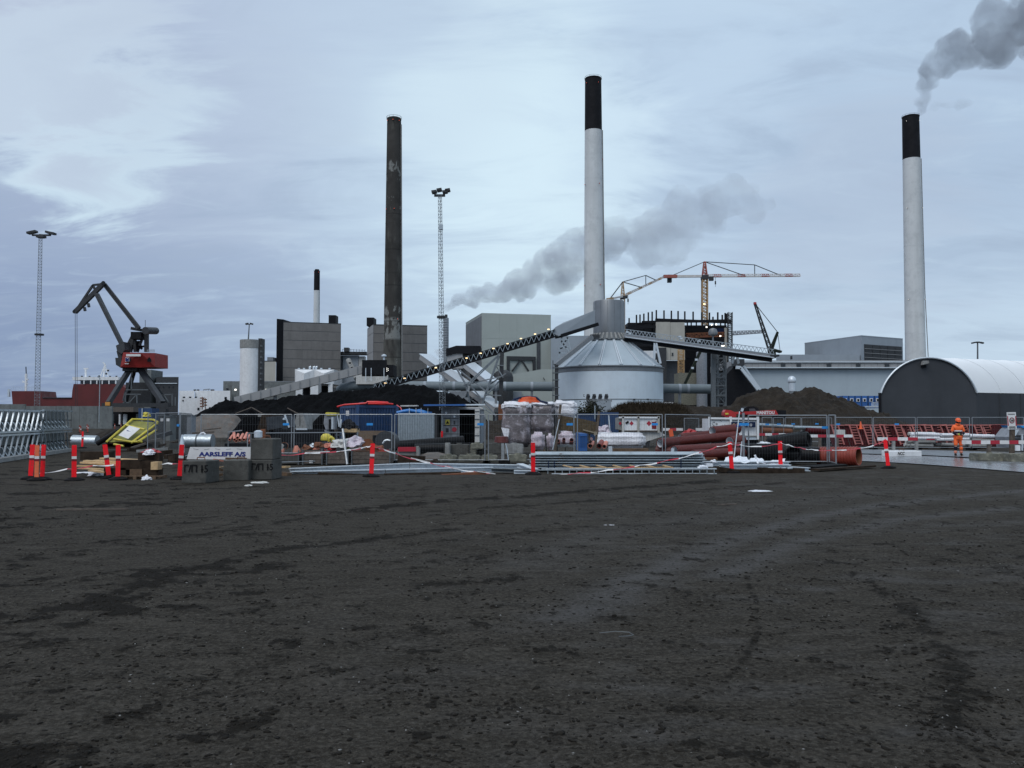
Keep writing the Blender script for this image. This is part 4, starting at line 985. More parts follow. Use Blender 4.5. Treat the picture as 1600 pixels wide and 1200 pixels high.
t = thing('long_hall', 'long pale blue grey storage hall with window band and dark sloping end', 'industrial building', P(1290, 655, Yl) * Vector((1, 1, 0)))
mb = MB(); mb.extr([P(1152, 577, Yl), P(1480, 577, Yl), P(1480, 655, Yl) * Vector((1, 1, 0)), P(1196, 655, Yl) * Vector((1, 1, 0))], (0, 30, 0)); part(t, 'wall', mb, MATS['clad_blue'])
part(t, 'band', MB().box((X(1312, Yl), Yl + 14, (Z(563.5, Yl) + Z(574.5, Yl)) / 2), (S(330, Yl), 30, S(11, Yl))), MATS['clad_grey_light'])
for k in range(26):
    px = 1160 + k * 10.3; p = P(px, 570.5, Yl - 1.08); part(t, 'band_panel', MB().box(p, (S(9.9, Yl), .1, S(6.3, Yl))), MATS['clad_grey_light'])
part(t, 'gutter', MB().box((X(1312, Yl), Yl - 1.3, Z(566, Yl)), (S(330, Yl), .5, .35)), MATS['galv_white'])
part(t, 'gutter', MB().box((X(1312, Yl), Yl - 1.3, Z(575, Yl)), (S(330, Yl), .5, .3)), MATS['galv_white'])
for px in (1223.5, 1248, 1295, 1341, 1386): part(t, 'window', MB().box(P(px, 570.5, Yl - 1.25), (S(6.6, Yl), .3, S(4.6, Yl))), MATS['glass_dark'])
part(t, 'sloped_end', MB().extr([P(1150, 570, Yl - 3), P(1158, 568, Yl - 3), P(1186, 610, Yl - 3), P(1186, 655, Yl - 3), P(1120, 655, Yl - 3), P(1135, 585, Yl - 3)], (0, 8, 0)), MATS['steel_black'])
part(t, 'end_cap', MB().box(P(1153, 567, Yl - 4), (S(13, Yl), 5, S(10, Yl))), MATS['steel_dark'])
part(t, 'chute', MB().beam(P(1157, 574.5, Yl - 7), P(1184, 609, Yl - 7), 1, .9), MATS['galv_white'])
part(t, 'chute_top', MB().beam(P(1150, 574, Yl - 7), P(1157.5, 574.5, Yl - 7), 1, .9), MATS['galv_white'])
part(t, 'chute_edge', MB().beam(P(1159, 568, Yl - 3.4), P(1188, 609, Yl - 3.4), .5, .6), MATS['galv_white'])
windowed('upper_hall', 'low pale upper hall behind the long storage hall roof', 1214, 1345, 554, 300, 'clad_blue_grey', [], 20)
solo('roof_guard', MB().box(P(1236.5, 559, 292), (S(2, 292), 1, S(5, 292))), MATS['steel_dark'], 'small dark cowl on the low pale upper hall roof', 'roof cowl')
A4, B4, C4 = foot((1259, 330))[0], foot((1348, 300))[0], foot((1413, 312))[0]
t = building('turbine_house', 'blue grey hall with big dark louvred gate beside the right chimney', 'industrial building', para(A4, B4, C4), Z(525.3, 300), 'clad_blue_grey', roof='clad_blue_grey')
part(t, 'louvre_field', slab(B4, C4, .06, .97, Z(566, 303), Z(538.5, 303), .1, .2), MATS['louvre'])
for k in range(4):
    for j in range(5): part(t, 'louvre_panel', slab(B4, C4, .07 + j * .18, .07 + j * .18 + .165, Z(565.3 - k * 6.8, 303), Z(565.3 - k * 6.8 - 5.6, 303), .28, .12), MATS['steel_dark'])
    part(t, 'louvre_rail', slab(B4, C4, .06, .97, Z(566.2 - k * 6.8, 303), Z(565.5 - k * 6.8, 303), .42, .2), MATS['clad_grey_light'])
t = thing('roof_light_mast', 'light mast with flat ring of lamps above the arched hall roof', 'light mast', P(1527.5, 655, 240) * Vector((1, 1, 0)))
part(t, 'pole', MB().tube([P(1527.5, 655, 240) * Vector((1, 1, 0)), P(1527.5, 536, 240)], [.35, .2], 8), MATS['galv_dark'])
for px, py in ((1521, 535.6), (1527.5, 534.8), (1534, 535.6)): part(t, 'lamp', MB().box(P(px, py, 240), (S(5, 240), .8, .4), 0, Matrix.Rotation(R((1527.5 - px) * -2), 3, 'Y')), MATS['steel_dark'])
Yh = 120
t = thing('arched_hall', 'arched storage hall with charcoal gable and bright white fabric roof', 'hall', P(1450, 655, Yh) * Vector((1, 1, 0)))
q = lambda px, py, y=Yh: P(px, py, y)
xl, xr = X(1377, Yh), X(1526, Yh); ze = Z(614, Yh); zt = Z(559.5, Yh); cx = (xl + xr) / 2; hw = (xr - xl) / 2
arc = []
for i in range(33):
    sg = zt - ze; Rr = (hw * hw + sg * sg) / (2 * sg); a = math.asin(min(1, hw / Rr)) * (i / 16 - 1); arc.append((cx + Rr * math.sin(a), zt - Rr + Rr * math.cos(a)))
gable = [Vector((xl, Yh, 0))] + [Vector((x, Yh, z)) for x, z in arc] + [Vector((xr, Yh, 0))]
bax = Vector((1, .42, 0)).normalized()       # the ridge runs away to the right
L_ = 110
part(t, 'gable', MB().extr(gable, bax * .3), M('gable_dark', (.056, .061, .069), .6, var=.12, scale=.25, streak=.2))
mb = MB(); vs = []
nst = 14
for s_ in range(nst + 1):
    o = bax * (L_ * s_ / nst) + bax * -.15
    vs += [Vector((cx + (x - cx) * 1.008, Yh, ze + (z - ze) * 1.01 + .05)) + o for x, z in arc]
m_ = len(arc); mb.add(vs, [(s_ * m_ + i, s_ * m_ + i + 1, (s_ + 1) * m_ + i + 1, (s_ + 1) * m_ + i) for s_ in range(nst) for i in range(m_ - 1)])
M('fabric_white', (.84, .87, .89), .55, var=.03, scale=.15, streak=.06)
part(t, 'roof', mb, MATS['fabric_white'], smooth=True)
mb = MB(); mb.tube([Vector((cx + (x - cx) * 1.008, Yh - .2, ze + (z - ze) * 1.01)) for x, z in arc], .13, 6); part(t, 'roof_trim', mb, MATS['galv_white'])
p0 = Vector((xr, Yh, 0)) + bax * .3; p1 = p0 + bax * L_; th = Vector((-bax.y, bax.x, 0)) * .3
part(t, 'side_wall', MB().prism([p0[:2], p1[:2], (p1 + th)[:2], (p0 + th)[:2]], 0, ze), MATS['gable_dark'])
for s_ in range(1, 9):
    o = bax * (s_ * 5.2); part(t, 'roof_rib', MB().tube([Vector((cx + (x - cx) * 1.009, Yh, ze + (z - ze) * 1.011 + .04)) + o for x, z in arc[8:]], .05, 5), MATS['fabric_white'])
for s_ in range(1, 12):
    a = p0 + bax * (s_ * 4.5); part(t, 'wall_seam', MB().beam(a + Vector((0, -.02, 0)), a + Vector((0, -.02, ze)), .12, .08), MATS['steel_dark'])
part(t, 'left_wall', MB().prism([(xl, Yh), (xl - .3, Yh), (xl - .3 + bax.x * L_, Yh + bax.y * L_), (xl + bax.x * L_, Yh + bax.y * L_)], 0, ze), MATS['gable_dark'])
part(t, 'vent_hood', MB().extr([q(1440, 564, Yh - .1), q(1447.5, 564, Yh - .1), q(1448, 568, Yh - .1), q(1438.5, 570.5, Yh - .1)], (0, -.7, 0)), MATS['concrete'])
part(t, 'vent_hole', MB().box(q(1443, 572.5, Yh - .05), (S(8, Yh), .2, S(4, Yh))), MATS['steel_black'])
part(t, 'corner_post', MB().beam((xl - .2, Yh - .1, 0), (xl - .2, Yh - .1, ze), .3), MATS['steel_black'])
for k, px in enumerate((1321, 1331, 1341, 1351, 1361.5, 1371.5)):
    Yb = 150
    t = thing('site_cabin', ('leftmost', 'second', 'third', 'fourth', 'fifth', 'rightmost')[k] + ' blue site cabin of the row between earth mound and arched hall', 'cabin', P(px, 655, Yb) * Vector((1, 1, 0)), 'blue site cabins stacked between earth mound and arched hall')
    part(t, 'body', MB().box((X(px, Yb), Yb + 3, Z(628, Yb)), (S(9.8, Yb), 6, S(19, Yb))), MATS['cabin_blue'])
    part(t, 'corner_post', MB().box((X(px - 4.6, Yb), Yb - .05, Z(628, Yb)), (.14, .2, S(19, Yb))), MATS['container_blue'])
    f = part(t, 'window', MB().box((X(px, Yb), Yb - .05, Z(625, Yb)), (S(5, Yb), .15, S(5.2, Yb))), MATS['white_paint'])
    part(f, 'pane', MB().box((X(px, Yb), Yb - .15, Z(625, Yb)), (S(3, Yb), .08, S(3.4, Yb))), MATS['glass_dark'])
mb = MB()
for k in range(11): mb.beam(P(1362 + k * 1.6, 629, 147), P(1362 + k * 1.6, 635, 147), .07)
mb.beam(P(1350, 635.5, 147), P(1378, 635.5, 147), 1, .25); mb.beam(P(1362, 629, 147), P(1378, 629, 147), .1)
solo('cabin_stair', mb, MATS['galv_white'], 'pale walkway with railing in front of the blue site cabins', 'walkway')
t = solo('vent_pipe', MB().lathe([(.42, 0), (.42, 1.1), (.5, 1.15), (.55, 1.3), (.5, 1.7), (.25, 1.95), (.03, 2.0)], P(1237.5, 611, 110), 20), MATS['galv_white'], 'white mushroom vent sticking up behind the earth mound', 'vent', smooth=True)
part(t, 'stem', MB().lathe([(.4, -6.2), (.4, 0)], P(1237.5, 611, 110), 16), MATS['steel_grey'], smooth=True)
def mound(name, label, cat, ridge, Y, depth, mat, rough=.5, seed=1, nx=150, ny=34, front=None, kind=None, base_py=None):
    """heap whose skyline follows the ridge points (pixel x, pixel y)"""
    xs = [X(p[0], Y) for p in ridge]; zs = [max(0.0, Z(p[1], Y)) for p in ridge]
    gx = np.linspace(xs[0], xs[-1], nx); rz = np.interp(gx, xs, zs)
    v = []; k = 0
    for j in range(ny):
        tj = j / (ny - 1) * 2 - 1
        prof = max(0, 1 - abs(tj)) ** .9
        for i in range(nx):
            e = min(1, min(i, nx - 1 - i) / 6)
            n1 = noise.fractal(Vector((gx[i] * .35, tj * depth * .35, seed * 7.3)), .9, 2.1, 5) * rough
            n2 = noise.fractal(Vector((gx[i] * 1.4, tj * depth * 1.4, seed * 3.1)), .8, 2.2, 4) * rough * .42
            fall = 1 if j else 0
            z = rz[i] * prof + (n1 * .5 + n2) * min(1, rz[i] * .4) * prof ** .35 * e
            yy = Y + tj * depth + noise.noise(Vector((gx[i] * .2, seed, tj))) * depth * .15
            v.append((gx[i], yy, max(-.05, z)))
    f = np.array([(j * nx + i, j * nx + i + 1, (j + 1) * nx + i + 1, (j + 1) * nx + i) for j in range(ny - 1) for i in range(nx - 1)])
    me = npmesh(name, np.array(v), f, MATS[mat], True)
    o = bpy.data.objects.new(name, me); COL.objects.link(o)
    return tag(o, label, cat, kind=kind)
mound('coal_heap', 'long black coal heap rising below the conveyors', 'coal heap', [(305, 662), (322, 641), (334, 634), (346, 628), (356, 626), (375, 627), (400, 625), (440, 620), (480, 615), (510, 611), (550, 607), (590, 603), (615, 600.5), (640, 600), (655, 600.5), (668, 604), (684, 607), (702, 611), (718, 619), (735, 632), (752, 648), (768, 664)], 125, 17, 'coal', .9, 2)
mound('earth_mound', 'big two peaked dark earth mound in front of the long hall', 'earth mound', [(1090, 668), (1115, 650), (1140, 636), (1160, 621), (1175, 611), (1190, 605), (1200, 606), (1207, 604.5), (1222, 608), (1237, 614), (1246, 612), (1258, 606.5), (1266, 604.5), (1280, 607), (1292, 612), (1310, 620), (1330, 628), (1350, 636), (1370, 642), (1392, 655), (1410, 672)], 90, 11, 'soil', .8, 3, 190, 44)
mound('earth_bank', 'low brown bank of soil behind the white skip', 'earth bank', [(930, 668), (950, 648), (968, 636), (985, 633), (1000, 634), (1015, 632), (1035, 634.5), (1060, 634), (1085, 635), (1110, 634), (1135, 632), (1160, 640), (1190, 668)], 100, 9, 'soil', .5, 4)
mound('dark_soil_heap', 'dark soil heap under the fence line behind the container', 'soil heap', [(735, 668), (750, 660), (765, 656), (790, 655), (820, 657), (840, 668)], 75, 4, 'soil', .4, 5, 80, 24)
mound('sand_heap', 'pale brown sand heap left of the black material bays', 'sand heap', [(285, 668), (298, 652), (320, 646), (345, 646.5), (362, 647), (372, 652), (384, 668)], 82, 5, 'sand', .35, 6, 90, 24)
# dry grass on the bank
def tufts(name, label, ridge, Y, n, h, mat, dep, seed):
    rs = random.Random(seed); xs = [X(p[0], Y) for p in ridge]; zs = [Z(p[1], Y) for p in ridge]; mb = MB()
    for i in range(n):
        x = rs.uniform(xs[0], xs[-1]); tj = rs.uniform(-.9, .15); z = np.interp(x, xs, zs) * (1 - abs(tj)) ** .9
        y = Y + tj * dep
        for k in range(3):
            a = rs.uniform(0, 6.28); l = h * rs.uniform(.4, 1.1); lean = rs.uniform(.1, .7)
            b = Vector((x + rs.uniform(-.15, .15), y + rs.uniform(-.15, .15), max(0, z) - .05)); w = Vector((math.cos(a + 1.6), math.sin(a + 1.6), 0)) * .035
            tip = b + Vector((math.cos(a) * lean * l, math.sin(a) * lean * l, l))
            mb.add([b - w, b + w, tip], [(0, 1, 2)])
    me = mb.mesh(name); me.materials.append(MATS[mat]); o = bpy.data.objects.new(name, me); COL.objects.link(o)
    return tag(o, label, 'grass', kind='stuff')
tufts('dry_grass', 'dry brown grass growing on the low soil bank', [(935, 660), (950, 648), (968, 636), (985, 633), (1015, 632), (1060, 635), (1075, 640)], 100, 5200, .75, 'dry_grass', 9, 3)
# bush
t = thing('bush', 'dark bare bush growing above the blue container', 'bush', P(921, 655, 85) * Vector((1, 1, 0)))
rs = random.Random(5); mb = MB(); c0 = P(921, 655, 85) * Vector((1, 1, 0)); tips = []
for i in range(46):
    a = rs.uniform(0, 6.28); e = rs.uniform(.15, .95); hgt = Z(623, 85) * rs.uniform(.55, 1.02) * (1 - .35 * e)
    q = c0 + Vector((math.cos(a) * e * 1.5, math.sin(a) * e * 1.5, hgt)); m_ = c0.lerp(q, .55) + Vector((rs.uniform(-.2, .2), 0, .25)); mb.tube([c0, m_, q], [.05, .03, .012], 4); tips += [q, m_.lerp(q, .5), m_]
part(t, 'branches', mb, MATS['twig'])
mb = MB()
for q in tips:
    for i in range(26):
        p = q + Vector((rs.gauss(0, .32), rs.gauss(0, .32), rs.gauss(0, .3))); d1 = Vector((rs.uniform(-1, 1), rs.uniform(-1, 1), rs.uniform(-1, 1))).normalized() * rs.uniform(.06, .14); d2 = d1.cross(Vector((rs.random(), rs.random(), rs.random()))).normalized() * .06
        mb.add([p - d1, p + d2, p + d1, p - d2], [(0, 1, 2, 3)])
part(t, 'foliage', mb, MATS['leaf_dark'], kind='stuff')
Yq = 240
t = thing('harbour_crane', 'dark harbour crane with red machine house on a four legged portal', 'crane', P(215, 655, Yq) * Vector((1, 1, 0)))
q = lambda px, py, o=0: P(px, py, Yq + o)
k = S(1, Yq)
part(t, 'leg', MB().beam(q(202, 578, -2), q(170, 629, -7), k * 8.5, k * 6), MATS['crane_steel']); part(t, 'leg', MB().beam(q(219, 577, -2), q(254, 629, -7), k * 8, k * 6), MATS['crane_steel'])
part(t, 'leg', MB().beam(q(210, 578, 3), q(196, 629, 7), k * 5, k * 5), MATS['steel_dark']); part(t, 'leg', MB().beam(q(222, 577, 3), q(262, 628, 7), k * 4, k * 4), MATS['steel_dark'])
part(t, 'portal_head', MB().box(q(211, 577, 0), (k * 22, 7, k * 8)), MATS['crane_steel'])
part(t, 'sill_beam', MB().box(q(213, 633, -7), (k * 100, 2, k * 6)), MATS['steel_dark'])
part(t, 'sill_beam', MB().box(q(228, 633, 7), (k * 76, 2, k * 6)), MATS['steel_dark'])
part(t, 'leg_marker', MB().box(q(168.5, 631, -8.2), (k * 7, .5, k * 5.5)), MATS['orange_mark'])
for px in (176, 198, 228, 256): part(t, 'bogie', MB().box(q(px, 650, -7), (k * 10, 2, k * 22)), MATS['steel_dark'])
fr = MB()
for a, b in (((196, 610), (196, 630)), ((214, 616), (214, 630)), ((197, 616), (220, 616)), ((202, 629), (212, 618)), ((204, 629), (192, 629)), ((192, 626), (196, 610)), ((197, 609), (232, 609)), ((253, 617), (270, 616)), ((269, 616), (269, 634)), ((263, 628), (255, 616)), ((274, 620), (274, 634)), ((205, 609), (206, 590))): fr.beam(q(*a, -4), q(*b, -4), .28)
part(t, 'walkway_frames', fr, MATS['galv_dark'])
part(t, 'back_screen', MB().box(q(216, 614, 9), (k * 40, .5, k * 34)), MATS['steel_dark'])
mh = MB().extr([q(188, 573.5, -6), q(192.5, 550.5, -6), q(220, 551.2, -6.5), q(242, 551.5, -4), q(242, 573.2, -4), q(220, 573.8, -6.5)], (0, 9, 0)); h = part(t, 'machine_house', mh, MATS['crane_red'])
part(h, 'name_board', MB().box(q(208.5, 555, -6.8), (k * 22, .1, k * 3.4)), MATS['sign_white'])
bd = part(h, 'emblem_board', MB().box(q(199, 562, -6.8), (k * 6.2, .1, k * 6.4)), MATS['sign_white'])
mb = MB().beam(q(197, 564.5, -7), q(201, 559.5, -7), .25).beam(q(197, 559.5, -7), q(201, 564.5, -7), .25).beam(q(197, 559.5, -7), q(197, 564.5, -7), .25); part(h, 'emblem', mb, MATS['ink_blue'])
part(h, 'small_lettering', MB().box(q(198, 568.3, -6.75), (k * 6, .1, k * 1)), MATS['reflect_white'])
part(h, 'door', MB().box(q(204, 562, -6.8), (k * 1.8, .15, k * 5)), MATS['steel_black'])
part(h, 'fan_opening', MB().extr([q(230.5, 565.5, -5.6), q(230.5, 561.5, -5.6), q(233.5, 558, -5.5), q(236.5, 561.5, -5.2), q(236.5, 565.5, -5.2)], (0, -.2, 0)), MATS['steel_black'])
part(t, 'operator_cab', MB().extr([q(180, 559, -6), q(190, 559, -6), q(189, 575, -6), q(181, 570, -6)], (0, 4, 0)), MATS['steel_dark'])
mb = MB()
for a, b, w in (((203, 550), (209, 522), 1.0), ((229, 550), (229, 520), 1.0), ((196, 548), (210, 520), .8), ((218, 540), (226, 520), .6), ((211, 550), (211, 524), .7)): mb.beam(q(*a), q(*b), w)
part(t, 'a_frame', mb, MATS['steel_dark'])
part(t, 'winch', MB().box(q(217, 525), (k * 16, 4, k * 11)), MATS['steel_black'])
mb = MB()
for a, b, w in (((214, 550), (219, 533), .8), ((222, 545), (210, 538), .6), ((206, 545), (225, 541), .5), ((216, 541), (216, 533), 1.4)): mb.beam(q(*a, 1), q(*b, 1), w)
part(t, 'winch_gear', mb, MATS['steel_black'])
part(t, 'counterweight_arm', MB().beam(q(205, 513), q(230, 517.5), k * 4, k * 4.5), MATS['steel_dark'])
part(t, 'counterweight', MB().tube([q(227, 516.5, -3), q(243.5, 517, 3)], k * 5.6, 20), MATS['crane_steel'], smooth=True)
part(t, 'main_jib', MB().beam(q(192, 541, -3), q(151, 459, -3), k * 8.6, k * 4.6), MATS['crane_steel'])
part(t, 'jib_foot', MB().extr([q(181, 540, -5), q(193, 534, -5), q(195, 546, -5), q(190, 553, -5), q(183, 549, -5)], (0, 4, 0)), MATS['crane_steel'])
part(t, 'jib_root', MB().beam(q(186, 548, -4), q(192, 571, -4), k * 5, k * 6), MATS['steel_dark'])
part(t, 'fly_jib', MB().beam(q(117, 488, -3), q(161, 444, -3), k * 6, k * 6), MATS['steel_dark'])
mb = MB()
for a, b in (((121, 482), (145, 446)), ((145, 446), (150, 455)), ((145, 445.5), (159, 444))): mb.beam(q(*a, -3), q(*b, -3), .55)
part(t, 'fly_jib_stay', mb, MATS['steel_dark'])
part(t, 'jib_head', MB().tube([q(161.5, 442, -5), q(161.5, 442, -1)], k * 3, 14), MATS['steel_dark'])
part(t, 'sheave', MB().tube([q(116.5, 487, -3.6), q(116.5, 487, -2.6)], k * 3, 14), MATS['steel_dark'])
part(t, 'rack', MB().lattice(q(163, 444, -3), q(217, 513, -2), k * 3.4, k * 3.8, 24, .42), MATS['steel_dark'])
for px in (117.5, 120.3): part(t, 'hoist_rope', MB().beam(q(px, 488, -3), q(px + .3, 640, -3), .09), MATS['steel_dark'])
mb = MB()
for px, py in ((132, 484), (138, 478)): mb.beam(q(px, py - 4, -3), q(px + 1, py + 2, -3), .6)
part(t, 'floodlights', mb, MATS['steel_dark'])
mb = MB()
for i in range(8): mb.beam(q(230 + i * 1.6, 550.5, -3), q(230 + i * 1.6, 546.5, -3), .1)
mb.beam(q(230, 546.6, -3), q(242, 546.6, -3), .1); part(t, 'roof_railing', mb, MATS['galv'])
part(t, 'antenna', MB().beam(q(227, 512), q(227, 500), .1), MATS['steel_dark'])
# things below the crane
t = thing('quay_shed', 'grey flat quay shed on dark posts under the crane portal', 'shed', P(203, 655, 170) * Vector((1, 1, 0)))
part(t, 'canopy', MB().box(P(201, 640, 170), (S(32, 170), 5, S(7.5, 170))), MATS['timber_grey'])
part(t, 'dark_bay', MB().box(P(198, 655, 173), (S(46, 170), 3, S(23, 170))), MATS['steel_black'])
for px, w in ((187.5, 2.4), (195.5, 5), (176, 3), (215, 4)): part(t, 'panel', MB().box(P(px, 655, 170.5), (S(w, 170), .4, S(16, 170))), MATS['white_paint' if w in (2.4, 5) else 'wall_grey'])
t = thing('blue_hut', 'small navy blue hut beside the quay shed', 'hut', P(232, 655, 120) * Vector((1, 1, 0)))
part(t, 'body', MB().box(P(232.5, 652, 120), (S(21, 120), 2.4, S(28, 120))), MATS['container_blue']); part(t, 'edge', MB().box(P(222, 652, 118.7), (.1, .1, S(28, 120))), MATS['galv_white'])
Ysh = 430
t = thing('cargo_ship', 'red hulled cargo ship with white bridge moored beyond the quay wall', 'ship', P(105, 655, Ysh) * Vector((1, 1, 0)))
q = lambda px, py, o=0: P(px, py, Ysh + o)
part(t, 'hull', MB().extr([q(18, 611), q(64, 611), q(66, 622), q(112, 622), q(113, 610), q(115, 600), q(188, 600), q(196, 606), q(192, 660), q(22, 660)], (0, 14, 0)), MATS['ship_red'])
part(t, 'hatch_edge', MB().box(q(89, 621.6, -.3), (S(46, Ysh), .4, .4)), MATS['steel_dark'])
part(t, 'bridge', MB().box(q(155, 592, 4), (S(72, Ysh), 8, S(5, Ysh))), MATS['white_paint'])
part(t, 'bridge_windows', MB().box(q(158, 597.3, 3), (S(56, Ysh), 6, S(5.6, Ysh))), MATS['glass_dark'])
for px in (131.5, 142, 151.5, 160, 170.5, 181): part(t, 'window_post', MB().box(q(px, 597.3, -.3), (S(1.6, Ysh), .5, S(5.6, Ysh))), MATS['white_paint'])
for a, b, w in (((134, 590), (134, 576), .8), ((131, 576), (138, 576), .7), ((162, 590), (164, 568), .6), ((157, 588), (164, 570), .4), ((169, 588), (164, 570), .4), ((160, 578), (170, 578), .5), ((161, 566), (166, 572), .5)): part(t, 'mast_bar', MB().beam(q(*a, 5), q(*b, 5), w), MATS['white_paint'])
mb = MB()
for px, py in ((128, 588.5), (140, 588.7), (155, 588), (172, 588.8), (182, 588.5), (166, 584), (169, 579)): mb.box(q(px, py, 1), (.7, .7, .9))
part(t, 'deck_lights', mb, MATS['steel_dark'])
mb = MB().beam(q(40.5, 611, 4), q(41, 584, 4), .9).beam(q(40.5, 593, 4), q(44, 593, 4), .8).beam(q(35, 597, 4), q(38.5, 597, 4), .4).beam(q(35, 595, 4), q(44, 600, 4), .3); part(t, 'foremast', mb, MATS['white_paint'])
part(t, 'foremast_tip', MB().beam(q(41, 584, 4), q(40.5, 573, 4), .35), MATS['steel_dark'])
mb = MB()
for i in range(14): mb.beam(q(18 + i * 3.4, 611, 1), q(18 + i * 3.4, 604.5, 1), .12)
mb.beam(q(18, 604.5, 1), q(64, 604.5, 1), .14).beam(q(14, 620, 1), q(14, 608, 1), .9); part(t, 'bow_railing', mb, MATS['galv_white'])
t = thing('quay_wall', 'long grey stained concrete panel wall in front of the red ship', 'wall', P(80, 655, 150) * Vector((1, 1, 0)))
edges = [-30, -8, 16, 40, 64, 88, 112, 125, 153, 176]
for i, (a, b) in enumerate(zip(edges[:-1], edges[1:])): part(t, 'panel', MB().box(((X(a, 150) + X(b, 150)) / 2, 150 + random.uniform(-.05, .05), Z(634.5 + random.uniform(-.6, .6) - (3 if b < 60 else 0), 150) / 2), (X(b, 150) - X(a, 150) - .06, .35, Z(634.5 - (2.5 if b < 60 else 0), 150))), MATS['wall_grey'])
mb = MB().beam(P(156, 590, 149), P(155, 660, 149), .12).beam(P(155.5, 590, 149), P(152, 588.5, 149), .15)
solo('lamp_pole', mb, MATS['galv'], 'thin pale lamp pole in front of the red hull', 'lamp post')
def light_mast(label, base_px, top, Y, w0, w1, lamps, bays, tri=3):
    b = P(base_px, 655, Y) * Vector((1, 1, 0)); tp = P(*top, Y)
    t = thing('light_mast', label, 'light mast', b)
    part(t, 'lattice', MB().lattice(b, tp, w0, w1, bays, w0 * .06, tri, rb=w0 * .034), MATS['mast_galv'])
    part(t, 'service_ring', MB().lathe([(w0 * .75, -.15), (w0 * .75, .15)], b.lerp(tp, .48), 12), MATS['steel_dark'])
    for dx, dy, ln, tilt in lamps:
        p = P(top[0] + dx, top[1] + dy, Y); h = part(t, 'lamp_head', MB().box(p, (S(ln, Y), 1.1, S(3.2, Y)), 0, Matrix.Rotation(R(tilt), 3, 'Y')), MATS['steel_dark'])
        part(h, 'lamp_glass', MB().box(p + Vector((0, 0, -S(1.8, Y))), (S(ln * .7, Y), .8, .1), 0, Matrix.Rotation(R(tilt), 3, 'Y')), MATS['steel_grey'])
    part(t, 'crossbar', MB().beam(P(top[0] + lamps[0][0], top[1] + 1.5, Y), P(top[0] + lamps[1][0], top[1] + 1.5, Y), .3), MATS['steel_dark'])
    return t
light_mast('lattice light mast at the left with two drooping lamp heads', 59, (64.3, 366), 160, S(9, 160), S(5, 160), [(-14, -3, 14, -12), (15, -2, 14, 12), (0, 4, 12, 0)], 64)
t = light_mast('tall slender lattice light mast with four dark floodlights right of the dark chimney', 692, (687.5, 304), 115, S(9.5, 115), S(5.5, 115), [(-9, -4, 8, -8), (8, -4, 8, -8), (-1, -7, 8, -10), (12, -6.5, 8, -10)], 70)
part(t, 'equipment_box', MB().box(P(689, 355, 114.4), (S(6, 115), .5, S(8, 115))), MATS['galv'])
def blob_mesh(name, blobs, vox, dis, dscale, seed):
    bm = bmesh.new()
    for c, r in blobs: bmesh.ops.create_icosphere(bm, subdivisions=2, radius=r, matrix=Matrix.Translation(c))
    me = bpy.data.meshes.new(name); bm.to_mesh(me); bm.free()
    o = bpy.data.objects.new(name, me); COL.objects.link(o)
    md = o.modifiers.new('r', 'REMESH'); md.mode = 'VOXEL'; md.voxel_size = vox
    dg = bpy.context.evaluated_depsgraph_get(); m2 = bpy.data.meshes.new_from_object(o.evaluated_get(dg))
    bpy.data.objects.remove(o); bpy.data.meshes.remove(me); m2.name = name
    for v in m2.vertices:
        n = noise.fractal(v.co * dscale + Vector((seed * 13.1, 0, 0)), .75, 2.1, 5)
        v.co += v.normal * n * dis
    m2.update(); return m2
def smoke_mat(name, dens, col, axis_a, axis_b, fade, nscale, soft):
    m = bpy.data.materials.new(name); m.use_nodes = True; t = m.node_tree; t.nodes.clear(); L = t.links.new
    out = t.nodes.new('ShaderNodeOutputMaterial'); pv_ = t.nodes.new('ShaderNodeVolumePrincipled'); L(pv_.outputs[0], out.inputs['Volume'])
    pv_.inputs['Color'].default_value = (*col, 1)
    geo = t.nodes.new('ShaderNodeNewGeometry')
    sb = t.nodes.new('ShaderNodeVectorMath'); sb.operation = 'SUBTRACT'; L(geo.outputs['Position'], sb.inputs[0]); sb.inputs[1].default_value = axis_a
    d = Vector(axis_b) - Vector(axis_a)
    dt = t.nodes.new('ShaderNodeVectorMath'); dt.operation = 'DOT_PRODUCT'; L(sb.outputs[0], dt.inputs[0]); dt.inputs[1].default_value = d / d.length_squared
    cr = t.nodes.new('ShaderNodeValToRGB'); L(dt.outputs['Value'], cr.inputs[0]); el = cr.color_ramp.elements
    el[0].position = fade[0][0]; el[0].color = (fade[0][1],) * 3 + (1,); el[1].position = fade[-1][0]; el[1].color = (fade[-1][1],) * 3 + (1,)
    for p_, v_ in fade[1:-1]: e = el.new(p_); e.color = (v_,) * 3 + (1,)
    n = t.nodes.new('ShaderNodeTexNoise'); L(geo.outputs['Position'], n.inputs['Vector']); n.inputs['Scale'].default_value = nscale; n.inputs['Detail'].default_value = 4; n.inputs['Roughness'].default_value = .6
    mr = t.nodes.new('ShaderNodeMapRange'); L(n.outputs[0], mr.inputs[0])
    for i, x in enumerate((soft[0], soft[1], 0, dens)): mr.inputs[i + 1].default_value = x
    mu = t.nodes.new('ShaderNodeMath'); mu.operation = 'MULTIPLY'; L(mr.outputs[0], mu.inputs[0]); L(cr.outputs[0], mu.inputs[1]); L(mu.outputs[0], pv_.inputs['Density'])
    m.cycles.volume_step_rate = 1.0
    return m
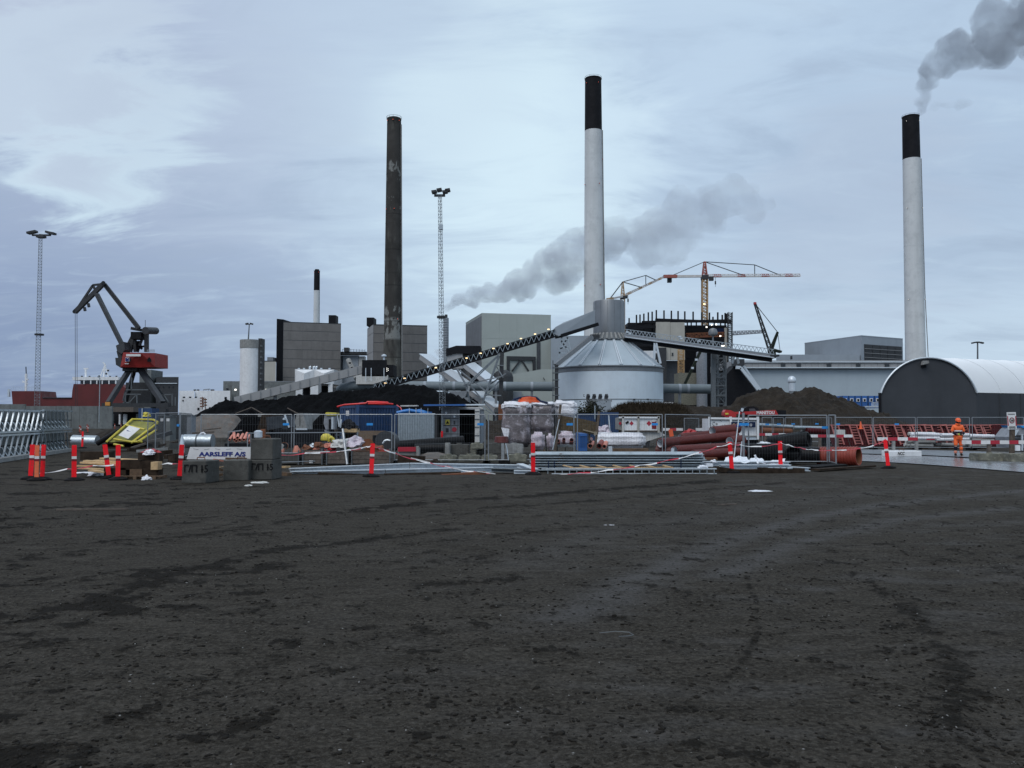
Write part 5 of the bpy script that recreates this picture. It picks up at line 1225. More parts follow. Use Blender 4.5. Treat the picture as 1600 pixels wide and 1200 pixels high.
def plume(name, label, path, Y, jit, per, vox, dis, dsc, seed, mat):
    rs = random.Random(seed); blobs = []
    for (x0, y0, r0), (x1, y1, r1) in zip(path[:-1], path[1:]):
        n = max(2, int(math.hypot(x1 - x0, y1 - y0) / max(3, (r0 + r1) / 2) * per))
        for i in range(n):
            k = (i + rs.random()) / n; r = r0 + (r1 - r0) * k
            a = rs.uniform(0, 6.28); e = r * rs.uniform(0, jit)
            c = P(x0 + (x1 - x0) * k + math.cos(a) * e, y0 + (y1 - y0) * k + math.sin(a) * e, Y) + Vector((0, rs.uniform(-.5, .5) * S(r, Y), 0))
            blobs.append((c, S(r * rs.uniform(.32, .75), Y)))
    me = blob_mesh(name, blobs, vox, dis, dsc, seed); me.materials.append(mat)
    o = bpy.data.objects.new(name, me); COL.objects.link(o); return tag(o, label, 'smoke', kind='stuff')
Yp = 331
a_, b_ = P(700, 482, Yp), P(1200, 300, Yp)
plume('smoke', 'long grey smoke plume drifting right behind the central chimney', [(697.5, 490, 2.5), (700, 482, 6), (710, 474, 10), (735, 465, 15), (780, 456, 19), (830, 440, 28), (870, 412, 40), (910, 395, 44), (960, 385, 42), (1010, 368, 44), (1060, 345, 45), (1110, 330, 42), (1160, 318, 34), (1195, 312, 22)], Yp + 42, .8, 8, 1.0, 1.5, .15, 1,
      smoke_mat('steam_long', .15, (.72, .76, .82), a_ + Vector((0, 42, 0)), b_ + Vector((0, 42, 0)), [(0, 1.6), (.12, 1.2), (.3, .85), (.45, .55), (.7, .4), (1, .24)], .085, (.3, .6)))
Yp2 = 411
a_, b_ = P(1430, 178, Yp2), P(1640, 0, Yp2)
plume('smoke', 'dark grey smoke rising from the right chimney toward the top corner', [(1434, 181, 3), (1440, 168, 7), (1443, 150, 11), (1446, 128, 16), (1462, 108, 22), (1490, 88, 32), (1520, 80, 38), (1560, 62, 48), (1610, 40, 66), (1680, 0, 95)], Yp2, .8, 8, 1.2, 2.0, .13, 2,
      smoke_mat('steam_right', .12, (.52, .56, .62), a_, b_, [(0, .8), (.1, .9), (.2, 1), (.6, .9), (1, .8)], .07, (.33, .64)))
plume('smoke', 'thin wisp of smoke level with the right chimney top', [(1442, 172, 5), (1470, 165, 8), (1500, 163, 8), (1520, 162, 4)], Yp2, .8, 5, 1.3, 2.4, .09, 3, smoke_mat('steam_wisp', .05, (.6, .63, .68), a_, b_, [(0, 1), (1, .6)], .08, (.4, .6)))
plume('smoke', 'white puff of steam left of the light mast above the gallery', [(676, 549, 4), (682, 548, 6), (690, 553, 7), (697, 557, 6)], 345, .7, 5, .9, 1.2, .2, 4, smoke_mat('steam_puff', .3, (.95, .97, 1), a_, b_, [(0, 1), (1, 1)], .2, (.3, .6)))
V = Vector
def xy(p, z=0.0): return V((p.x, p.y, z))
def make_post(red='red_plastic'):
    t = thing('marker_post', 'post', 'marker post')
    w, d = .13, .04
    def seg(z0, z1, ww): return MB().prism([(-ww / 2, -d / 2), (ww / 2, -d / 2), (ww / 2 * .8, d / 2), (-ww / 2 * .8, d / 2)], z0, z1)
    part(t, 'foot', MB().lathe([(.02, 0), (.26, 0), (.25, .04), (.15, .085), (.075, .1), (.02, .1)], (0, 0, 0), 14), MATS['black_rubber'])
    part(t, 'lower_blade', seg(.08, .535, w), MATS[red]); part(t, 'dark_band', seg(.536, .6, w * 1.01), MATS['dark_red_band'])
    part(t, 'reflector_band', seg(.601, .675, w * 1.02), MATS['reflect_white']); part(t, 'upper_blade', seg(.676, .965, w), MATS[red])
    part(t, 'rim', seg(.966, .985, w * .94), MATS[red]); part(t, 'post_core', MB().beam((0, d / 2 + .008, .05), (0, d / 2 + .008, .93), .02), MATS[red])
    return t
pp = None; pf = None
POSTS = [(48, 749, 0, 0, 'red', 'leftmost red marker post of the cluster of three'), (57.5, 751, -1.5, 0, 'faded', 'faded orange marker post between two red ones'), (66, 750, 3, 0, 'red', 'red marker post right of the faded orange one'),
         (116, 751, 0, 0, 'red', 'lone red marker post in front of the pale planks'), (171, 747.5, -9, 0, 'red', 'red marker post tilting left beside the timber pile'), (184.5, 750, 0, 0, 'red', 'upright red marker post next to the tilted one at the timber pile'),
         (280.5, 749, 4, 0, 'red', 'red marker post leaning on the first lettered concrete block'), (580, 745, 1.5, 0, 'red', 'red marker post in front of the long galvanised beams'), (833, 742, -1.5, 0, 'red', 'red marker post at the left end of the grey sheet pile stack'),
         (1144, 739, -4.5, 0, 'red', 'red marker post leaning left before the red brown pipes'), (1220, 736.5, 0, 0, 'red', 'red marker post in front of the black corrugated pipes'), (1388, 732, -5, 0, 'red', 'red marker post leaning left in front of the white lettered block'),
         (128.5, 700.5, 0, 0, 'red', 'small red marker post standing far back on a pale foot')]
for i, (px, py, lean, _, kind, lab) in enumerate(POSTS):
    g = G(px, py)
    if kind == 'faded':
        o = make_post('faded_orange'); o['label'] = lab
    else:
        if pp is None: pp = make_post(); o = pp; o['label'] = lab
        else: o = dup(pp, (0, 0, 0), 0, lab)
    o['group'] = 'red marker posts along the yard edge'
    place(o, (g.x, g.y, 0), random.uniform(-.25, .25), R(random.uniform(-4, 4)), R(lean + random.uniform(-1.3, 1.3)))
POST_TOP = {px: P(px + math.sin(R(l)) * 50, py - 51 * (1 if py > 730 else .5), G(px, py).y) for px, py, l, *_ in POSTS}
# tiny far markers
ORD = 'first second third fourth fifth sixth seventh eighth ninth tenth eleventh twelfth thirteenth fourteenth fifteenth sixteenth seventeenth'.split()
FAR = [(105.5, 668), (115, 669), (124.5, 676), (126, 679), (135.5, 672), (137, 676), (167.5, 667), (179.5, 671), (189, 669), (261, 686), (263, 680), (331.5, 675), (335, 671.5), (356, 671)]
fm = None
for px, py in FAR:
    g = G(px, py)
    if fm is None:
        fm = thing('marker_post', 'small orange marker post far back in the yard', 'marker post', group='distant orange marker posts')
        part(fm, 'blade', MB().prism([(-.07, -.03), (.07, -.03), (.05, .03), (-.05, .03)], .05, .55), MATS['pipe_orange']); part(fm, 'band', MB().prism([(-.072, -.032), (.072, -.032), (.055, .032), (-.055, .032)], .551, .65), MATS['reflect_white'])
        part(fm, 'tip', MB().prism([(-.07, -.03), (.07, -.03), (.05, .03), (-.05, .03)], .651, .95), MATS['pipe_orange']); part(fm, 'foot', MB().lathe([(.02, 0), (.24, 0), (.2, .06), (.05, .08)], (0, 0, 0), 10), MATS['black_rubber'])
        o = fm
    else: o = dup(fm, (0, 0, 0))
    o['label'] = f'small orange marker post far back, {ORD[FAR.index((px, py))]} from the left'
    place(o, g, 0, 0, R(random.uniform(-5, 5)))
def tape(label, pts, w=.05, L0=.62, phase=0):
    t = thing('barrier_tape', label, 'barrier tape', xy(pts[0]))
    fine = []
    for a, b in zip(pts[:-1], pts[1:]):
        n = max(3, int((b - a).length / .16))
        for i in range(n):
            k = i / n; fine.append(a.lerp(b, k) + V((0, 0, random.uniform(-.006, .006) - .03 * 4 * k * (1 - k))))
    fine.append(pts[-1]); d = 0; seg = []; cur = [fine[0]]; colr = phase
    def flush(c):
        if len(cur) < 2: return
        mb = MB(); vs = []
        for j, p in enumerate(cur):
            tw = .5 + .4 * math.sin(j * .9 + len(vs)); u = V((0, math.cos(tw), math.sin(tw))) * w / 2; n = V((0, -math.sin(tw), math.cos(tw))) * .002
            vs += [p - u - n, p + u - n, p + u + n, p - u + n]
        fs = []
        for j in range(len(cur) - 1):
            for q_ in range(4): fs.append((4 * j + q_, 4 * j + (q_ + 1) % 4, 4 * j + 4 + (q_ + 1) % 4, 4 * j + 4 + q_))
        mb.add(vs, fs); part(t, 'white_stripe' if c % 2 else 'red_stripe', mb, MATS['reflect_white' if c % 2 else 'sign_red'])
    for a, b in zip(fine[:-1], fine[1:]):
        cur.append(b); d += (b - a).length
        if d > L0: flush(colr); colr += 1; cur = [b]; d = 0
    flush(colr); return t
def pt(px, py, Y): return P(px, py, Y)
tape('red and white tape lying slack between the left marker posts', [pt(62, 739, 23.4), pt(105, 732.5, 23.6), pt(145, 727.5, 23.7), pt(186, 725, 23.5)], phase=1)
tape('red and white tape from the timber pile to the leaning post', [pt(236, 725, 24), pt(262, 724, 24), pt(284, 723, 23.8)], phase=1)
tape('red and white tape sagging along the crates to the post at the beams', [pt(440, 711, 27), pt(476, 708, 27), pt(545, 703, 26), pt(572, 698, 25), pt(580, 696, 24.7), pt(592, 699, 25), pt(618, 708, 26), pt(650, 718, 26.5), pt(672, 723, 26), pt(700, 729, 26), pt(740, 737, 26), pt(780, 741, 26), pt(832, 743, 25.9)], phase=0)
tape('red and white tape rising over the sheet piles to the leaning post', [pt(850, 742, 25.8), pt(905, 739, 25.7), pt(950, 734, 25.6), pt(1000, 727, 25.6), pt(1044, 719, 25.8), pt(1085, 709, 26), pt(1120, 698, 26.2), pt(1141, 692.5, 26.3), pt(1156, 695, 27), pt(1180, 697.5, 27), pt(1210, 694, 27), pt(1220, 691.5, 27)], phase=1)
tape('red and white tape strung over the corrugated pipes to the last post', [pt(1220, 691.5, 27), pt(1232, 695, 27), pt(1250, 699, 27.5), pt(1268, 702, 28), pt(1300, 703.5, 28.5), pt(1345, 700, 29), pt(1370, 694, 29.5), pt(1384, 686, 29.6)], phase=1)
def block(label, pa, pb, py_top, py_bot, dep=.7, yaw=0.0, mat='concrete_dark', z0=None, letter=None, Yo=None):
    ga, gb = G(pa, py_bot), G(pb, py_bot)
    if Yo: ga, gb = P(pa, py_bot, Yo), P(pb, py_bot, Yo)
    Y_ = ga.y; w = gb.x - ga.x; base = ga.z if Yo else 0.0; h = P(pa, py_top, Y_).z - base
    t = thing('concrete_block', label, 'concrete block', ((ga.x + gb.x) / 2, Y_ + dep / 2, base), rz=yaw)
    m = MW[t]
    # slightly worn, bevelled block
    bm = bmesh.new(); bmesh.ops.create_cube(bm, size=1)
    for v in bm.verts: v.co = V((v.co.x * w, v.co.y * dep, (v.co.z + .5) * h))
    bmesh.ops.bevel(bm, geom=bm.edges[:], offset=.02, segments=1, affect='EDGES')
    bmesh.ops.subdivide_edges(bm, edges=[e for e in bm.edges if e.calc_length() > .25], cuts=3, use_grid_fill=True)
    for v in bm.verts: v.co += V((noise.noise(v.co * 5), noise.noise(v.co * 5 + V((9, 0, 0))), noise.noise(v.co * 5 + V((0, 9, 0))) * (v.co.z > .03))) * .012
    bmesh.ops.recalc_face_normals(bm, faces=bm.faces)
    me = bpy.data.meshes.new('block_body'); bm.to_mesh(me); bm.free(); me.materials.append(MATS[mat])
    o = bpy.data.objects.new('block_body', me); COL.objects.link(o); o.parent = t
    mb = MB().tube([m @ V((a, 0, h + b)) for a, b in ((-.12, -.02), (-.1, .07), (.1, .07), (.12, -.02))], .014, 6); part(t, 'lifting_loop', mb, MATS['rust'])
    if letter:
        o_ = m @ V((-w * letter[2], -dep / 2 - .016, h * letter[3])); text_at(t, 'lettering', letter[0], o_, m.to_3x3() @ V((1, 0, 0)), (0, 0, 1), letter[1], MATS['ink_black'], .004, spacing=.9)
        text_at(t, 'lettering', 'т', m @ V((-w * letter[2] + letter[4], -dep / 2 - .016, h * letter[3])), m.to_3x3() @ V((1, 0, 0)), (0, 0, 1), letter[1] * .55, MATS['ink_black'], .004)
    return t
block('front grey concrete block with black load lettering, nearest the camera', 285, 325.5, 720, 755.5, .75, R(-7), letter=('Г/П 15', .27, .42, .5, .49))
block('dark unlettered concrete block between the two lettered blocks', 349, 389, 719, 751, .8, R(-2))
block('lower lettered concrete block under another block', 388.5, 427, 718.5, 750, .8, R(-4), letter=('Г/П 15', .25, .38, .5, .46))
block('grey concrete block stacked on top of the lettered block', 392, 428, 685.5, 718.2, .72, R(-4), Yo=G(390, 750).y + .03)
# white site board
g = G(300, 742); Yb = 24.6
t = thing('site_board', 'white company board with blue lettering lying against the concrete blocks', 'sign', P(340, 740, Yb), None)
a = [P(px, py, Yb) for px, py in ((291.5, 717.5), (297, 698.5), (391.5, 698.5), (391.5, 717.5))]
part(t, 'board', MB().extr(a, (0, .04, 0)), MATS['sign_white'])
text_at(t, 'lettering', 'AARSLEFF A/S', P(311.5, 712.6, Yb) + V((0, -.006, 0)), (1, 0, 0), (0, 0, 1), .17, MATS['ink_blue'], .007, w=S(73, Yb))
for px, py in ((305, 730), (372, 730)): part(t, 'prop', MB().beam(P(px, 717, Yb + .1), P(px, 748, Yb + .4), .06), MATS['timber_grey'])
mb = MB()
for i in range(5): mb.beam(P(302 + i * 17, 701 + (i % 2) * 1.2, Yb - .004), P(310 + i * 17, 702.2 - (i % 2), Yb - .004), .008)
part(t, 'scratches', mb, MATS['concrete'])
# debris between the blocks
for i, (a, b, w, mt, lab) in enumerate((((330, 727), (348, 735), .12, 'timber_brown', 'short brown board wedged between the concrete blocks'), ((328, 733), (349, 729), .04, 'timber', 'pale thin lath wedged between the concrete blocks'), ((330, 745), (347, 741), .14, 'timber_brown', 'brown plank lying low between the concrete blocks'), ((334, 718), (348, 720), .1, 'pipe_salmon', 'salmon pipe stub resting under the white board'), ((352, 716.5), (386, 717), .12, 'timber_brown', 'brown cap board lying on the dark concrete block'))):
    solo('loose_board', MB().beam(P(*a, 24.3), P(*b, 24.5), w, w * .5), MATS[mt], lab, 'board')
tb = []
def timber(label, a, b, w, h, mat, Ya, Yb_, name='timber_beam', group=None): return solo(name, MB().beam(P(*a, Ya), P(*b, Yb_), w, h), MATS[mat], label, 'timber', group)
timber('long black sleeper lying behind the pale planks', (129, 712), (176, 712), .3, .27, 'timber_dark', 26, 26)
pl = 'pale sawn planks fanned out at the timber pile'
for i, (a, b, Ya, Yb_, lab) in enumerate((((120, 728), (172, 727), 24.6, 25, 'lowest pale plank, its left end nearest the lone post'), ((128, 722.5), (190, 727), 24.8, 24.6, 'pale plank angled under the tilted marker post'), ((133, 720), (192, 724), 25.0, 24.8, 'second pale plank of the fan above the lowest'), ((150, 719.5), (205, 722.5), 25.2, 24.7, 'pale plank in the middle of the fan'), ((160, 716), (219, 719), 25.4, 24.6, 'uppermost pale plank reaching over the dark beams'), ((141, 735), (166, 738), 24.2, 24.1, 'short pale board on the ground before the fan'))):
    timber(lab, a, b, .2, .045, 'timber', Ya, Yb_, 'plank', pl)
timber('sheet of light plywood under the pale planks', (128, 731), (174, 733), .7, .025, 'timber', 24.6, 24.7, 'plywood_sheet')
BM = [((190, 726), (222, 726), .3, .28, 'timber_dark', 'dark beam in the upper left of the timber pile'), ((166, 738), (200, 738), .3, .26, 'timber_dark', 'dark beam low behind the upright marker post'), ((207, 740), (226, 740), .36, .28, 'timber_brown', 'brown sawn beam end facing front at the pile'), ((228, 739), (251, 739), .34, .28, 'timber_dark', 'dark beam end right of the brown one'), ((219, 715), (252, 715), .3, .3, 'timber_dark', 'topmost dark beam with rags on it'), ((222, 727), (250, 727), .3, .26, 'timber_dark', 'dark beam under the topmost one')]
for a, b, w, h, mt, lab in BM: timber(lab, a, b, w, h, mt, 24.2 if a[1] > 720 else 24.5, 24.2 if a[1] > 720 else 24.5)
solo('timber_block', MB().box(P(244.5, 727.5, 23.9), (.2, .3, .22)), MATS['timber'], 'pale square timber end sticking out of the dark pile', 'timber')
t = thing('pallet', 'worn low pallet carrying the dark beam pile', 'pallet', G(214, 746))
for px in (190, 205, 220, 235, 250): part(t, 'bearer', MB().box(P(px, 745.5, 24.0), (.09, .8, .09)), MATS['timber_brown'])
for o_ in (0, .35, .7): part(t, 'deck_board', MB().beam(P(186, 744, 23.7 + o_), P(255, 744, 23.7 + o_), .12, .025), MATS['timber_brown'])
def rag(label, c, r, mat, cat='litter', name='rag', seed=0, flat=.4):
    bm = bmesh.new(); bmesh.ops.create_icosphere(bm, subdivisions=3, radius=1)
    for v in bm.verts:
        d = noise.fractal(v.co * 1.6 + V((seed * 5.1, 0, 0)), .9, 2.2, 4); v.co = V((v.co.x * r, v.co.y * r * .8, max(v.co.z, -.15) * r * flat)) * (1 + .6 * d)
    me = bpy.data.meshes.new(name); bm.to_mesh(me); bm.free(); me.materials.append(MATS[mat])
    o = bpy.data.objects.new(name, me); COL.objects.link(o); o.location = c; return tag(o, label, cat)
rag('crumpled red and white rag on the topmost dark beam', P(236, 706.5, 24.5), .22, 'machine_red', seed=1); rag('white rag hanging over the dark beam front', P(233, 709.5, 24.3), .14, 'wrap_white', seed=2, flat=.9)
rag('white crumpled plastic lying before the timber pile', G(228, 750), .14, 'wrap_white', seed=3, flat=.8); rag('white and blue plastic bag under the pale planks', G(152, 743), .3, 'wrap_white', seed=4, flat=.35)
rag('small white plastic scrap beside the lone marker post', G(134, 739), .3, 'wrap_white', seed=5, flat=.12); rag('white wrapping scraps at the foot of the stacked blocks', G(406, 755), .2, 'white_dirty', seed=6, flat=.2)
rag('tiny white scrap on the gravel before the blocks', G(388, 759), .09, 'white_dirty', seed=7, flat=.3); rag('flat white sheet lying alone on the open yard', G(1189, 767), .25, 'wrap_white', seed=8, flat=.03); rag('small white scrap on the open yard in the middle', G(951, 821), .1, 'wrap_white', seed=9, flat=.06)
for i, (px, py, L_) in enumerate(((143, 797.5, 1.3), (1137, 790, .4))):
    g = G(px, py); solo('stick', MB().beam(g + V((-L_ / 2, 0, .015)), g + V((L_ / 2, .1, .02)), .03), MATS['timber_grey'], ['thin grey stick lying on the yard at the left', 'short dark stick on the yard at the right'][i], 'stick')
g = G(958, 996); mb = MB().tube([g + V((-.1 + .0, .06, .02)), g + V((.03, .07, .03)), g + V((.13, .04, .03)), g + V((.16, 0, .02)), g + V((.12, -.03, .02)), g + V((.04, -.03, .015))], .003, 5); solo('wire', mb, MATS['galv_dark'], 'thin bent wire loop lying on the yard', 'wire')
def lattice_stack(label, a, b, z1, tiers, n, mat, slope, seed):
    rs = random.Random(seed); t = thing('lattice_frame_stack', label, 'steel frames', (a.x, a.y, 0)); d = b - a; nrm = V((-d.y, d.x, 0)).normalized() * .9
    hz = z1 / tiers; fr_ = 0 if nrm.y > 0 or nrm.x < 0 else 1
    part(t, 'shade_core', MB().prism([(a + nrm * .45)[:2], (b + nrm * .45)[:2], (b + nrm * .5)[:2], (a + nrm * .5)[:2]], .1, z1 * .96), MATS['wall_grey'])  # added sheet, darkens the inside of the stack
    for k in range(tiers):
        for f in (.06, .94):
            for side in (0, 1): part(t, 'chord', MB().beam(a + nrm * side + V((0, 0, hz * (k + f))), b + nrm * side + V((0, 0, hz * (k + f))), .08), MATS[mat if side == fr_ else 'steel_grey'])
        for i in range(n):
            for side in (0, 1):
                p = a.lerp(b, (i + .1) / n) + nrm * side; q = a.lerp(b, (i + .1 + slope) / n) + nrm * side
                part(t, 'diagonal', MB().beam(p + V((0, 0, hz * (k + .08))), q + V((0, 0, hz * (k + .92))), .06), MATS[mat if side == fr_ else 'mast_galv'])  # rear bars take a darker metal, shade put into colour
        for i in range(n + 1):
            p = a.lerp(b, i / n); part(t, 'cross_bar', MB().beam(p + V((0, 0, hz * (k + .5))), p + nrm + V((0, 0, hz * (k + .5))), .05), MATS['steel_dark'])
            if i < n: part(t, 'brace', MB().beam(p + V((0, 0, hz * (k + .06))), a.lerp(b, (i + 1) / n) + nrm + V((0, 0, hz * (k + .94))), .05), MATS['galv'])
    return t
a, b = G(-60, 726), G(68, 709)
lattice_stack('pale galvanised lattice frames stacked two high at the left edge', a, b, 2.15, 2, 14, 'galv_white', .8, 1)
a, b = G(66, 710), G(111, 703.5)
lattice_stack('darker galvanised lattice frames stacked just right of the pale ones', a, b, 2.2, 2, 8, 'galv', -.6, 2)
for i, (a, b) in enumerate((((-40, 716), (60, 704)),)):
    solo('ground_beam', MB().beam(G(-30, 728) + V((0, -.2, .1)), G(112, 705) + V((0, -.2, .08)), .3, .16), MATS['concrete'], 'long pale beam on the ground under the lattice frames', 'beam')
# pipe and heap behind
solo('grey_pipe', MB().tube([P(114, 689, 58), P(152, 690, 58)], .42, 16), MATS['galv'], 'grey steel pipe lying left behind the marker posts', 'pipe', smooth=True)
mound('dark_spoil', 'low dark spoil ridge behind the grey steel pipe', 'spoil heap', [(108, 690), (125, 686), (142, 682), (160, 674), (175, 670), (195, 672), (215, 690)], 62, 2.5, 'soil', .25, 9, 70, 20)
solo('dark_pipe', MB().tube([P(152, 693, 50), P(186, 673, 50)], .16, 10), MATS['pipe_black'], 'dark pipe leaning up the spoil ridge', 'pipe', smooth=True)
Yy = 44
t = thing('yellow_guard_frame', 'yellow tubular guard frame tipped over with netting and a white board', 'guard frame', P(205, 698, Yy) * V((1, 1, 0)))
def yb(*pts, w=.06): return MB().tube([P(px, py, Yy + dy) for px, py, dy in pts], w, 6)
part(t, 'frame', yb((166, 691, 0), (207, 655, 1.5), (240, 656, 1.5), (247, 660, 1.2)), MATS['yellow'], smooth=True)
part(t, 'rail', yb((205, 692, -.3), (246, 661, 1.0)), MATS['yellow'], smooth=True); part(t, 'rail', yb((216, 690, -.4), (244, 672, .6)), MATS['yellow'], smooth=True)
part(t, 'rail', yb((178, 686, .1), (204, 690, -.2), (222, 690, -.3)), MATS['yellow'], smooth=True); part(t, 'rail', yb((196, 664, 1.0), (226, 671, .8)), MATS['yellow'], smooth=True)
part(t, 'rail', yb((178, 694, -.2), (193, 697, -.3)), MATS['yellow'], smooth=True)
part(t, 'netting', MB().extr([P(px, py, Yy + dy) for px, py, dy in ((170, 691, .15), (207, 657, 1.6), (242, 660, 1.3), (209, 690, -.1))], (0, .02, 0)), MATS['yellow_net'])
bd = part(t, 'board', MB().extr([P(px, py, Yy + dy) for px, py, dy in ((185.5, 680, -.2), (202, 665, .3), (219, 669.5, .3), (200.5, 685.5, -.2))], (0, -.03, 0)), MATS['sign_white'])
part(bd, 'board_print', MB().extr([P(px, py, Yy + dy - .05) for px, py, dy in ((196, 675, .05), (199, 672, .1), (207, 675.5, .1), (203, 678, .05))], (0, -.004, 0)), MATS['ink_blue'])
mb = MB()
for a, b in (((166, 697), (246, 697)), ((172, 694), (244, 694))): mb.beam(P(*a, Yy + .6), P(*b, Yy + .6), .9, .25)
solo('dark_mat', mb, MATS['timber_dark'], 'dark timber mat beneath the yellow guard frame', 'timber mat')
# mess between: planks and crates behind the panels
MESS = [((205, 700), (228, 693), .1, 'timber_grey', 36), ((213, 705), (262, 701), .12, 'concrete', 33), ((200, 702), (222, 704), .16, 'timber_dark', 33), ((232, 690), (252, 686), .14, 'timber_grey', 40), ((247, 697), (285, 689), .12, 'timber_dark', 38), ((262, 696), (284, 698), .3, 'concrete_dark', 37), ((240, 709), (268, 706), .2, 'timber_dark', 31), ((258, 714), (280, 711), .18, 'timber_dark', 30), ((300, 677), (335, 675), .12, 'timber_grey', 46), ((318, 672), (345, 669), .1, 'timber_grey', 52), ((268, 716), (283, 718), .3, 'timber_dark', 29), ((246, 682), (268, 676), .3, 'steel_dark', 48)]
for i, (a, b, w, mt, Y_) in enumerate(MESS):
    lab = ['grey lath leaning low behind the timber pile', 'grey slab lying behind the dark beams', 'black sleeper right of the yellow frame', 'grey board by the yellow frame edge', 'dark board slanting behind the wire panels', 'dark concrete piece behind the wire panels', 'dark beam on the ground left of the panel feet', 'dark beam on the ground near the leaning post', 'grey lath behind the two drums', 'grey lath by the sand heap foot', 'dark beam stub behind the leaning post', 'dark steel trough beyond the wire panels'][i]
    solo('loose_timber', MB().beam(P(*a, Y_), P(*b, Y_ + .5), w, w * .8), MATS[mt], lab, 'timber')
# little machines and cabinets left behind the panels
for i, (x0, x1, y0, y1, Y_, mt, lab) in enumerate(((247, 259, 650, 672, 70, 'steel_dark', 'dark cabinet with a pale sheet behind the wire panels'), (259, 266, 652, 680, 66, 'wall_grey', 'narrow grey cabinet behind the wire panels'), (266, 292, 649, 690, 72, 'steel_dark', 'dark skip behind the wire panels'), (292, 298, 650, 690, 72, 'container_grey', 'grey post box at the right of the dark skip'))):
    t = thing('cabinet', lab, 'cabinet', P((x0 + x1) / 2, 655, Y_) * V((1, 1, 0))); z1 = Z(y0, Y_)
    part(t, 'body', MB().box((X((x0 + x1) / 2, Y_), Y_ + .6, z1 / 2), (S(x1 - x0, Y_), 1.2, z1)), MATS[mt]); part(t, 'lid', MB().box((X((x0 + x1) / 2, Y_), Y_ + .6, z1 + .04), (S(x1 - x0, Y_) + .1, 1.3, .07)), MATS['galv_dark'])
    if i < 2:
        f = part(t, 'notice', MB().box(P((x0 + x1) / 2, 656, Y_ - .02), (S(4.5, Y_), .02, S(4.6, Y_))), MATS['reflect_white'])
rag('small yellow crumpled bundle on the wire panel corner', P(228.5, 650, 37), .18, 'yellow', 'bundle', 'yellow_bundle', 11, .8)
# two galvanised drums
Yd = 31
for (x0, x1), lab in (((287, 309.5), 'left galvanised sheet drum lying behind the white board'), ((309.8, 333), 'right galvanised sheet drum with a pale hose on top')):
    t = thing('sheet_drum', lab, 'drum', P((x0 + x1) / 2, 700, Yd) * V((1, 1, 0)))
    part(t, 'shell', MB().tube([P(x0, 689.5, Yd), P(x1, 689.5, Yd)], S(10.8, Yd), 24), MATS['galv'], smooth=True)
    for px in (x0 + .6, x1 - .6): part(t, 'rim', MB().tube([P(px - .4, 689.5, Yd), P(px + .4, 689.5, Yd)], S(11.2, Yd), 24), MATS['galv_dark'], smooth=True)
solo('pale_hose', MB().tube([P(312, 680, Yd), P(314, 677, Yd), P(318, 676, Yd), P(321, 678.5, Yd)], .03, 8), MATS['wrap_white'], 'pale bent hose lying on the right drum', 'hose', smooth=True)
t = thing('traffic_cone', 'pale narrow cone standing left of the drums', 'cone', P(284.5, 694, 30.5)); part(t, 'body', MB().lathe([(.1, -.35), (.085, 0), (.02, .3)], P(284.5, 692, 30.5), 12), MATS['galv_white'], smooth=True)
# salmon pipes in a dark crate
Yo = 30
t = thing('pipe_crate', 'dark open crate holding a bundle of salmon pipes', 'crate', P(375, 706, Yo) * V((1, 1, 0)))
part(t, 'crate', MB().box(P(375, 697, Yo + .5), (S(36, Yo), .9, .22)), MATS['steel_black'])
for px in (357, 392): part(t, 'corner_post', MB().box(P(px, 688, Yo + .05), (.05, .05, .5)), MATS['galv_dark'])
part(t, 'top_rail', MB().beam(P(356, 675, Yo + .9), P(378, 672.5, Yo + .9), .04), MATS['frame_tube'])
for i, (a, b, r) in enumerate((((358.5, 687), (364, 679.5), 1.9), ((366.5, 687), (365.5, 676.5), 2.3), ((371, 684), (372, 679), 2.2), ((374.5, 687.5), (379.5, 679), 2.4), ((381, 687), (386, 677), 2.2), ((386, 686), (390, 680), 1.9), ((369, 689), (371, 684), 2.2), ((389, 691), (391.5, 684), 1.7))):
    pa, pb = P(*a, Yo), P(*b, Yo + 1.1); o = solo('plastic_pipe', MB().pipe(pa, pb, S(r, Yo), S(r * .82, Yo), 14), MATS['pipe_salmon'], ORD[i] + ' salmon pipe sticking out of the dark crate behind the white board', 'pipe', 'salmon pipes bundled in the dark crate', smooth=True)
    part(o, 'bore_shade', MB().tube([pa + (pb - pa) * .06, pa + (pb - pa) * .1], S(r * .8, Yo), 12), MATS['steel_black'])  # black plug stands in for shade inside the pipe
Yv = 68
for i, (xt0, xt1, xb0, xb1, yt, mt, lab) in enumerate(((409, 425, 400, 428, 647.5, 'timber_dark', 'dark brown bay divider between the first two black heaps'), (464, 473, 456, 482, 645.5, 'concrete', 'pale concrete bay divider under the second black heap'))):
    a = [P(px, py, Yv) for px, py in ((xt0, yt), (xt1, yt), (xb1, 672), (xb0, 672))]; a = a[:2] + [P(xb1 + 3, 672, Yv), P(xb0 - 3, 672, Yv)]
    a[2].z = a[3].z = 0
    t = thing('bay_divider', lab, 'bay wall', P((xb0 + xb1) / 2, 655, Yv) * V((1, 1, 0))); part(t, 'wall', MB().extr(a, (0, 6, 0)), MATS[mt])
    if i == 1: part(t, 'joint', MB().beam(P(468.5, 646, Yv - .02), P(468.5, 666, Yv - .02), .04), MATS['concrete_dark'])
    else: part(t, 'cap_slab', MB().box(P(417, 649, Yv + 1), (S(20, Yv), 1.5, .25)), MATS['concrete'])
HP = [(392, 637.5, 'leftmost black material heap with a pale top edge', 24), (450, 637.5, 'middle black material heap behind the dark tipped skip', 28), (508, 639, 'right black material heap behind the yellow topped machine', 26)]
